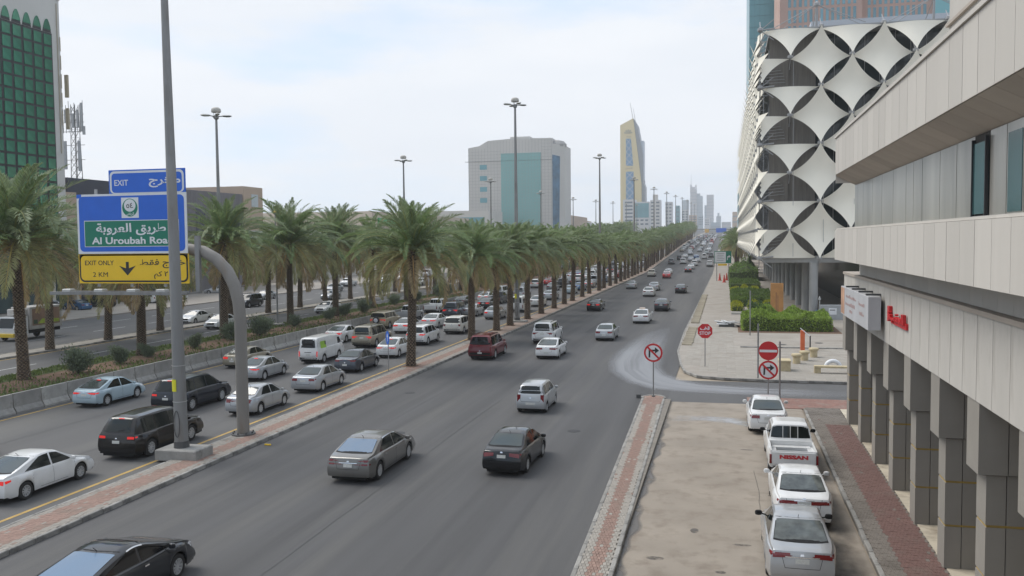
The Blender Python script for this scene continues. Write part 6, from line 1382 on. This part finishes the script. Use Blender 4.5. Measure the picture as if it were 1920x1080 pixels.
for x in (9.5, 21.2, 33):
    q = MB(); q.tube((x, 101.8, 31.3), (x, 101.4, 33.9), .14, .10, 8); q.lathe([(.1, -.3), (.32, -.1), (.32, .15), (.05, .35)], 8, (x, 101.4, 34.0))
    for dx, dy, z in ((-4.6, -1.0, 31.5), (-3.9, 1.5, 31.6), (4.8, -1.4, 31.5), (5.6, 2, 31.6), (0, 6, 32)): q.tube((x, 101.4, 34.0), (x + dx, 101.4 + dy, z), .045, n=5)
    LB_(q, 'roof_mast', steel_l)
# ------------------------------------------------------------------ towers
def bld(name, label, x0, x1, y0, y1, z0, z1, m, cat='building'): 
    t = thing(name, label, cat, (x0, y0, z0)); MB().box(0, x1 - x0, 0, y1 - y0, 0, z1 - z0).obj('wall', m, t); return t
tealg = mat('teal_curtain_wall', (.12, .28, .31), .3, .1, .06, metal=.35, dirt=(.10, .24, .27), dscale=.1)
t = bld('glass_tower', 'tall teal glass tower rising behind the library corner', 7.4, 17.2, 300, 340, 3, 112, tealg)
q = MB()
for k in range(30): q.box(-.06, 9.86, -.08, -.01, 2 + k * 3.6, 2.15 + k * 3.6)
for k in range(7): q.box(k * 1.6, k * 1.6 + .08, -.07, -.01, 0, 109)
q.obj('mullions', mat('teal_mullion', (.09, .22, .25), .5, .1), t)
brick_t = mat('pink_brick', (.40, .265, .215), .8, .08, .2)
t = bld('brick_tower', 'pinkish brick tower with narrow vertical windows behind the library roof', 14.6, 36.2, 260, 290, 1, 96, brick_t)
t2 = bld('brick_tower', 'right hand wing of the pink brick tower, set slightly back', 36.4, 54.8, 263, 290, 1, 90, brick_t)
wp = MB().box(-.38, .38, -.05, .06, -1.75, 1.75).mesh('window', mat('pale_teal_glass', (.13, .25, .29), .25, .15, .3, metal=.3, rand=.15))
for k in range(13):
    for j in range(10):
        link('window', wp, t, (2.6 + k * 1.42 if k < 99 else 0, 0, 52 + j * 4.3))
for k in range(11):
    for j in range(9): link('window', wp, t2, (2.0 + k * 1.42, 0, 52 + j * 4.3))
bld('teal_block', 'pale teal glass block showing between brick tower and arcade', 54.9, 76, 262, 290, 1, 84, mat('pale_teal', (.16, .36, .38), .3, .08, .1, metal=.3))
# green glass tower at far left
gt_w = mat('white_stone', (.55, .54, .51), .8, .06, .3); gt_g = mat('green_glass', (.05, .20, .12), .12, .3, .5, metal=.35, rand=.14); dk = mat('dark_mullion', (.012, .014, .014), .5, .1)
t = thing('green_tower', 'green glass office tower with white arched top at the left picture edge', 'building', (-92, 84, 0))
MB().box(-26, 0, -10, 24.2, 0, 43.6).obj('wall', gt_w, t)
MB().box(-26.1, .1, -10, 24.3, 43.55, 43.9).obj('parapet', gt_w, t); MB().box(.0, .06, -10, 22.6, 3, 38.6).obj('mullion_field', dk, t)
gp = MB().box(.06, .12, -.68, .68, -.70, .70).mesh('window_pane', gt_g)
pitch = 1.83; n = 0
arch_pts = [(.06, -.70, -.9)] + [(.06, -.70 + .70 * k / 6, -.9 + 1.45 * sin(pi / 2 * (k / 6)) ** .8) for k in range(7)] + [(.06, .70 * k / 6, -.9 + 1.45 * cos(pi / 2 * k / 6) ** .8) for k in range(1, 7)]
AR = MB().prism([(.05, y, z) for _, y, z in arch_pts[1:]], (.08, 0, 0)).mesh('arched_window', gt_g)
AF_ = MB().prism([(.02, y * 1.12, z * 1.05) for _, y, z in arch_pts[1:]], (.06, 0, 0)).mesh('arch_frame', dk)
for c in range(16):
    y = 21.7 - c * pitch
    link('arched_window', AR, t, (0, y, 39.9)); link('arch_frame', AF_, t, (0, y, 39.6))
    for r in range(19):
        if n < 295: link('window_pane', gp, t, (0, y, 37.6 - r * 1.72)); n += 1
q = MB()
for k in range(5): q.tube((.25, 23.9, 26 + k * 2.6), (.25, 23.9, 28 + k * 2.6), .07, n=5)
q.bev(.3, .8, 24.4, 24.7, 30, 33.2, .03); q.bev(.3, .75, 24.4, 24.7, 25.5, 28.5, .03); q.tube((.1, 23.6, 22), (.1, 23.6, 43), .06, n=5); q.obj('antenna_brackets', mat('antenna_beige', (.36, .31, .22), .6, .1), t)
q = MB(); q.tube((-1, 20, 43.5), (-1, 20, 46), .12, n=6); q.bev(-1.4, -.6, 18, 19.2, 43.9, 45.2, .1); q.obj('roof_aerial', dark_steel, t)
# telecom mast
t = thing('telecom_mast', 'lattice telecom mast crowded with panel antennas beside the green tower', 'mast', (-112.3, 135, 0)); q = MB(); h0, h1 = 0, 33.8
for sx in (-1, 1):
    for sy in (-1, 1): q.tube((sx * 1.0, sy * 1.0, 0), (sx * .42, sy * .42, h1), .09, .06, 5)
for k in range(24):
    z0 = k * 1.4; z1 = z0 + 1.4; a = 1.0 - .58 * z0 / h1; b = 1.0 - .58 * z1 / h1
    for (p, r_) in (((-a, -a), (b, -b)), ((a, -a), (-b, -b)), ((a, -a), (b, b)), ((-a, -a), (-b, b)), ((-a, a), (b, b))): q.tube((p[0], p[1], z0), (r_[0], r_[1], z1), .04, n=4)
    q.tube((-a, -a, z0), (a, -a, z0), .035, n=4); q.tube((a, -a, z0), (a, a, z0), .035, n=4)
q.obj('lattice', galv, t)
pm_ = mat('antenna_grey', (.38, .39, .39), .5, .08)
for x, y, z, h, w in ((-2.3, -.6, 29.0, 4.8, .55), (-3.0, -.4, 30, 1.6, .7), (-1.2, -.9, 30.5, 2.4, .3), (1.9, -.6, 29.0, 5.0, .35), (1.2, -.8, 29.6, 3.2, .3), (.4, -1, 29.6, 2.5, .3), (-.4, -1, 30, 2.9, .25), (-1.75, -.6, 22.4, 5.0, .55), (1.2, -.6, 22.0, 5.4, .45), (2.2, -.5, 28.4, 1.5, .4)):
    MB().bev(x - w / 2, x + w / 2, y - .15, y + .15, z, z + h, .05).obj('panel_antenna', pm_, t)
q = MB()
for k in range(8): x = -2 + k * .58; q.tube((x, -.5, 28.8), (x, -.5, 33 + (k * 37 % 5) * .35), .05, n=4)
for z in (29, 30.6, 32, 24, 26.6): q.tube((-2.4, -.5, z), (2.3, -.5, z), .06, n=4)
q.obj('antenna_frame', galv, t)
# shops and low blocks on the far side of the oncoming road
tan_m = mat('tan_wall', (.44, .34, .26), .8, .08, .15); navy_m = mat('navy_cladding', (.04, .045, .065), .5, .15, .2); purp = mat('grey_cladding', (.17, .16, .17), .6, .15, .3, streak=(1, 3, .3)); shopg = mat('shop_glass', (.06, .09, .09), .15, .3, .3)
t = bld('shop_row', 'low shop building with dark fascia and white columns at far left', -110, -91.2, 52, 108, 0, 8.4, mat('shop_wall', (.12, .12, .12), .7, .1))
MB().box(18.8, 20.6, 0, 56, 4.6, 7.4).obj('fascia', mat('fascia_dark', (.035, .04, .04), .5, .15), t)
for k in range(12): MB().bev(19.6, 20.4, 1 + k * 4.9, 1.8 + k * 4.9, 0, 4.6, .03).obj('column', mat('shop_column', (.50, .46, .38), .7, .1), t)
for k in range(11): MB().box(18.82, 18.9, 1.9 + k * 4.9, 5.8 + k * 4.9, .2, 4.4).obj('shop_window', shopg, t)
t = bld('tan_building', 'sand coloured plain block behind the palms beside the green tower', -112, -93.4, 108.6, 112, 0, 16.7, tan_m)
t = bld('navy_building', 'dark navy clad block behind the overhead sign', -125, -95, 112.2, 141.8, 0, 19.0, navy_m)
q = MB(); q.box(30.01, 30.05, 3, 12, 13.5, 16.2); q.obj('white_panel', white_s, t)
t = bld('grey_building', 'long grey ribbed clad building with purple patches behind the palms', -125, -95, 142, 161, 0, 18.8, purp)
for y, w in ((2.6, 3), (13.4, 4.2)): MB().box(30.01, 30.06, y, y + w, 10.5, 15.5).obj('purple_panel', mat('purple_panel', (.055, .045, .11), .5, .1), t)
for k in range(24): MB().box(30.01, 30.05, .4 + k * .78, .46 + k * .78, 9, 18.7).obj('rib', purp, t)
t = bld('tan_house', 'peach rendered block with a square roof window above the palms', -120, -95, 161.4, 169, 0, 20.5, tan_m)
MB().box(25.01, 25.08, 3, 5.6, 16.4, 19).obj('window', mat('pale_window', (.45, .5, .52), .4, .1), t); MB().box(24.9, 25.3, 0, 7.6, 13.8, 14.2).obj('cornice', tan_m, t); MB().box(25.01, 25.4, 1, 7.2, 8, 11.5).obj('shop_sign', white_s, t)
t = bld('low_white_building', 'long low white building seen over the palms', -135, -96, 178, 232, 0, 12.5, mat('offwhite_wall', (.5, .48, .44), .8, .08, .1))
for k in range(14): MB().box(39.01, 39.06, 1.5 + k * 3.7, 3.9 + k * 3.7, 7.2, 9.8).obj('window', shopg, t)
t = bld('mall_building', 'low cream building with a green sign strip beyond the palms', -140, -97, 233, 330, 0, 17.6, mat('cream_wall', (.52, .44, .36), .8, .08, .1))
MB().box(43.01, 43.3, 4, 44, 13.6, 15.8).obj('green_sign', mat('green_strip', (.03, .30, .09), .5, .1), t)
t = bld('low_teal_building', 'low white block with teal glass band at the foot of the grey tower', -165, -119, 440, 470, 3, 24.5, mat('offwhite2', (.50, .49, .46), .8, .08, .1)); MB().box(2, 44, -.1, -.01, 10, 18).obj('glass_band', tealg, t)
bld('low_tan_building', 'low tan building right of the big grey tower', -130, -92, 520, 600, 6, 23.8, tan_m)
# big grey tower with teal front
gpan = mat('grey_panel', (.50, .485, .455), .7, .05, .06, rand=.03); teal2 = mat('teal_front', (.17, .345, .33), .35, .06, .05, metal=.15, rand=.05)
t = thing('grey_tower', 'broad grey panelled tower with tall teal glass front', 'building', (-118, 490, 6))
O = lambda x: x + 118
MB().prism([(O(-144), 0, 0), (O(-144), 0, 56), (O(-137.5), 0, 57), (O(-132.2), 0, 59.8), (O(-118), 0, 60.6), (O(-94.9), 0, 60.2), (O(-94.9), 0, 0)], (0, 30, 0)).obj('wall', gpan, t)
MB().box(O(-120), O(-108.5), 4, 20, 58, 62).obj('roof_block', gpan, t)
MB().prism([(O(-94.9), 0, 0), (O(-94.9), 0, 57.0), (O(-88.6), 5, 56.4), (O(-88.6), 5, 0)][::-1], (0, 20, 0)).obj('corner_wing', gpan, t)
MB().lathe([(.2, 0), (5.5, .2), (5.6, 1.6), (4, 3.4), (1, 4.2)], 18, (O(-93.5), 8, 55.5)).obj('roof_drum', mat('drum_grey', (.30, .29, .28), .7, .1), t)
MB().box(O(-124.6), O(-101.4), -.25, -.02, 0, 52.3).obj('teal_front', teal2, t)
bluec = mat('blue_corner_glass', (.06, .13, .20), .2, .5, .3, metal=.4)
MB().prism([(O(-94.7), -.05, 0), (O(-94.7), -.05, 50.8), (O(-90.9), 3.0, 50), (O(-91.6), 2.5, 0)][::-1], (0, -.2, 0)).obj('corner_glass', bluec, t)
jm = MB()
for k in range(32): z = 1.8 + k * 1.85; jm.box(O(-144), O(-124.8), -.06, -.01, z, z + .09) if z < 55 else 0; jm.box(O(-101.2), O(-95), -.06, -.01, z, z + .09); jm.box(O(-124.6), O(-101.4), -.30, -.255, z, z + .07) if z < 52 else 0
for k in range(27): x = -143.5 + k * 1.85; jm.box(O(x), O(x) + .09, -.06, -.012, 0 if x < -125 or x > -101.4 else 52.5, 55.5 if x < -134 else 59.6)
for k in range(13): x = -123.4 + k * 1.85; jm.box(O(x), O(x) + .06, -.30, -.256, 0, 52.2)
jm.obj('panel_joints', mat('joint_grey', (.29, .29, .28), .8, 0), t)
MB().box(O(-146), O(-94.9), -.25, 0, 48.0, 48.25).obj('ledge', mat('ledge_grey', (.2, .2, .2), .7, 0), t)
for k in range(6): w = O(-137.2); MB().box(w, w + 4.2, -.1, .02, 46.2 - k * 6.3 - (0 if k < 4 else 3), 43.5 - k * 6.3 - (0 if k < 4 else 3)).obj('window', tealg, t)
# yellow slab tower
yel_b = mat('yellow_stone', (.60, .50, .27), .75, .05, .03); bl_g = mat('tower_blue_glass', (.10, .22, .36), .3, .15, .1, metal=.2)
t = thing('yellow_tower', 'tall cream yellow tower with slanted top and blue lattice windows', 'building', (-103, 1000, 15)); o = lambda x: x + 103
MB().prism([(o(-115.4), 0, 0), (o(-115.4), 0, 121.8), (o(-100.9), 0, 129), (o(-95.7), 0, 88.5), (o(-91.8), 0, 56), (o(-91.5), 0, 0)], (0, 24, 0)).obj('wall', yel_b, t)
gsk = mat('tower_grey', (.22, .24, .26), .5, .1)
MB().prism([(o(-100.7), 2, 129.2), (o(-96.5), 2, 122), (o(-92.5), 2, 100), (o(-90.2), 2, 88), (o(-89.8), 2, 57), (o(-88.2), 2, 53), (o(-87.6), 2, 0), (o(-91.4), 2, 0), (o(-91.7), 2, 56), (o(-95.6), 2, 88.5)], (0, 24, 0)).obj('side_wall', gsk, t)
MB().box(o(-93), o(-89.4), 4, 20, 60, 104).obj('side_bay', mat('pale_blue_bay', (.40, .46, .52), .4, .1), t)
MB().prism([(o(-108.9), -.4, 76.4), (o(-108.9), -.4, 106.6), (o(-103.4), -.4, 106.4), (o(-100.9), -.4, 76)], (0, .38, 0)).obj('window', bl_g, t); MB().prism([(o(-109), -.4, 30), (o(-109), -.4, 69.6), (o(-100.6), -.4, 69.6), (o(-100.4), -.4, 30)], (0, .38, 0)).obj('window', bl_g, t)
q = MB(); lat = mat('lattice_white', (.5, .52, .52), .6, 0)
for (za, zb_, n_) in ((76.4, 106.4, 4), (30, 69.6, 5)):
    for k in range(n_):
        a = za + (zb_ - za) * k / n_; b = za + (zb_ - za) * (k + 1) / n_; xr0 = -100.9 if za < 70 else -100.9 - 2.6 * (a - 76.4) / 30; xr1 = -100.9 if za < 70 else -100.9 - 2.6 * (b - 76.4) / 30
        q.tube((o(-108.8), -.6, a), (o(xr1), -.6, b), .24, n=4); q.tube((o(xr0), -.6, a), (o(-108.8), -.6, b), .24, n=4)
q.obj('lattice', lat, t)
em = MB(); 
for a in range(5): c_ = radians(18 + a * 36); em.prism([(o(-106.3), -.3, 112), (o(-106.3) + 4.6 * cos(c_ - .16), -.3, 112 + 4.6 * sin(c_ - .16)), (o(-106.3) + 4.6 * cos(c_ + .16), -.3, 112 + 4.6 * sin(c_ + .16))], (0, -.2, 0))
em.obj('emblem', mat('emblem_grey', (.26, .26, .20), .6, 0), t)
for cz, w, h in ((108.6, 5.6, 1.4), (73.2, 8, 1.5)): l_ = text_mb(ar('مصرف') if h < 1.45 else ar('الراجحي'), 1, .1, .02); fit(l_, w, h * 1.4); l_.v = [(x + o(-105.8), y - .3, z + cz) for x, y, z in l_.v]; l_.obj('lettering', MATS['emblem_grey'], t)
q = MB(); q.tube((o(-101), 4, 127), (o(-104.6), 4, 147), .45, .2, 6); q.tube((o(-98.5), 4, 124), (o(-101), 4, 141), .4, .15, 6); q.obj('spires', lum_m, t)
# mid-rise blocks below it
mw_ = mat('mid_white', (.52, .52, .52), .7, .05, .05); mgl = mat('mid_glass', (.10, .14, .17), .3, .2, .1, metal=.2)
W_ = MB().box(-1.1, 1.1, -.25, .1, -.9, .9).mesh('window', mgl)
def midrise(label, x0, x1, y, h, m, cols, rows, wz=3.9, wmesh=None, dep=24):
    z = elev(y); t = bld('midrise_building', label, x0, x1, y, y + dep, z, h, m)
    for c in range(cols):
        for r in range(rows): link('window', wmesh or W_, t, ((x1 - x0) * (c + .5) / cols, 0, h - z - 3.2 - r * wz), scale=((x1 - x0) / cols / 3.4, 1, 1))
    return t
midrise('white block with one column of small windows under the yellow tower', -108.1, -95.5, 960, 51.6, mw_, 1, 9)
t = midrise('white block with teal glass upper floors right under the yellow tower', -95.4, -80.2, 962, 49, mw_, 3, 6, 4.2); MB().box(.2, 15.0, -.5, -.02, 17, 32.6).obj('glass_front', tealg, t)
midrise('cream white block with broad dark window bands and roof plant', -91.1, -78.7, 1110, 57, mw_, 2, 9, 4.3)
MB().bev(-88, -82, 1112, 1120, 56.9, 64, .5).obj('roof_plant', gpan, label='stepped roof plant on the banded cream block', cat='roof plant')
midrise('narrow white block with wide balconies beside the banded block', -78.4, -69.5, 1200, 58, mw_, 2, 9, 4.6)
midrise('grey glass slab between the white blocks', -69.2, -63.9, 1290, 56, tealg, 1, 4, 6)
midrise('pale ribbed office block farther right in the row', -63.7, -54, 1350, 52, mw_, 2, 10)
midrise('tan block low in the distant row', -60, -46, 1480, 47, tan_m, 4, 3)
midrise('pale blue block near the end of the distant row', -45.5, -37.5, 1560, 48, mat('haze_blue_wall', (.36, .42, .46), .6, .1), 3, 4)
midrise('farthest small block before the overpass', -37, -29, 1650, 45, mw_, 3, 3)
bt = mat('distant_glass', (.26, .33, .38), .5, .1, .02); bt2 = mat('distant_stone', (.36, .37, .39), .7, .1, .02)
def dist(label, x0, x1, y, h, m, steps=()):
    z = elev(y); t = bld('distant_tower', label, x0, x1, y, y + 40, z, h, m)
    q = MB()
    for k in range(int((h - z) / 8)): q.box(0, x1 - x0, -.6, -.05, 4 + k * 8, 5.6 + k * 8)
    q.obj('floor_bands', mat('distant_band', (.22, .27, .31), .5, 0), t)
    for a, b, c in steps: MB().box(a, b, 2, 36, h - z, c - z).obj('upper_tier', m, t)
    return t
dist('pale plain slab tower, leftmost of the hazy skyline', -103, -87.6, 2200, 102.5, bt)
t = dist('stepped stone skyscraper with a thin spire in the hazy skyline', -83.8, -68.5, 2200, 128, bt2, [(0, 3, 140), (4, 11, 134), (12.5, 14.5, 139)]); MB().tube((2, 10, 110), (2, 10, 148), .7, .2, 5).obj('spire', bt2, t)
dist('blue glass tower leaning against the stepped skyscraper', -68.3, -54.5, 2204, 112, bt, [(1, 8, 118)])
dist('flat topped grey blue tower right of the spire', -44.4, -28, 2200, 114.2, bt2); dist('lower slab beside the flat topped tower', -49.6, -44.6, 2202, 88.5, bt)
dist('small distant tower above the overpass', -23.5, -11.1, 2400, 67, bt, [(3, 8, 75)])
t = dist('teal office tower with a pale pointed crown beside the library', 8.6, 18.5, 640, 40.5, tealg); MB().prism([(2.4, 0, 30.3), (9.9, 0, 30.3), (9.9, 0, 40), (2.6, 0, 43)], (0, 20, 0)).obj('crown', mat('crown_white', (.55, .57, .6), .6, .1), t)
for k in range(8): MB().box(4.5, 9.4, -.7, -.61, 2 + k * 3.3, 4.0 + k * 3.3).obj('window', white_s, t)
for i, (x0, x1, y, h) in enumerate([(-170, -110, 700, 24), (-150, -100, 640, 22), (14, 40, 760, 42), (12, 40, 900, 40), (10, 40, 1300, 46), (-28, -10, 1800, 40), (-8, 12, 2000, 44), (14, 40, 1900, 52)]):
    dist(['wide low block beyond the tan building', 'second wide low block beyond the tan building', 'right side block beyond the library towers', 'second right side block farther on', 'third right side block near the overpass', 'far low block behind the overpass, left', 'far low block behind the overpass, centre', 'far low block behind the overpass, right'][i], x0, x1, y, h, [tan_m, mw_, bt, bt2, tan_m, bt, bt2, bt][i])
# overpass and blue gantry at the end of the road
t = thing('overpass', 'distant concrete overpass crossing the end of the road', 'bridge', (0, 1100, 16)); MB().bev(-60, 60, -8, 8, 2.6, 4.4, .3).obj('deck', conc_m, t); 
for x in (-40, -20, 0, 20, 40): MB().box(x - 1, x + 1, -4, 4, -3, 2.6).obj('pier', conc_m, t)
t = thing('blue_gantry_sign', 'blue direction sign gantry over the distant road', 'road sign', (-3.3, 760, 8)); MB().box(-4.2, 4.2, -.2, .2, 5.6, 9.2).obj('board', blue_s, t)
for x in (-12, 14): MB().tube((x, 0, 0), (x, 0, 9), .3, n=6).obj('post', galv, t)
MB().tube((-12, 0.4, 8), (14, .4, 8), .25, n=6).obj('beam', galv, t); MB().bev(-13.5, -10, -6, -5.6, 5.5, 8.5, .1).obj('amber_board', mat('amber_board', (.65, .38, .08), .5, .1), t)
strip('main_road_far', -3.2, 9, .16, asphalt, 385, 1100)
# ------------------------------------------------------------------ haze
HZ = MB().box(-1500, 1500, -70, 2700, -1.2, 162); hm = bpy.data.materials.new('haze'); hm.use_nodes = True; n = hm.node_tree.nodes; n.clear()
oo = n.new('ShaderNodeOutputMaterial'); pv = n.new('ShaderNodeVolumePrincipled'); pv.inputs['Density'].default_value = .00027; pv.inputs['Color'].default_value = (.86, .89, .93, 1); pv.inputs['Anisotropy'].default_value = .25
hm.node_tree.links.new(pv.outputs[0], oo.inputs['Volume'])
HZ.obj('haze', hm, kind='stuff')
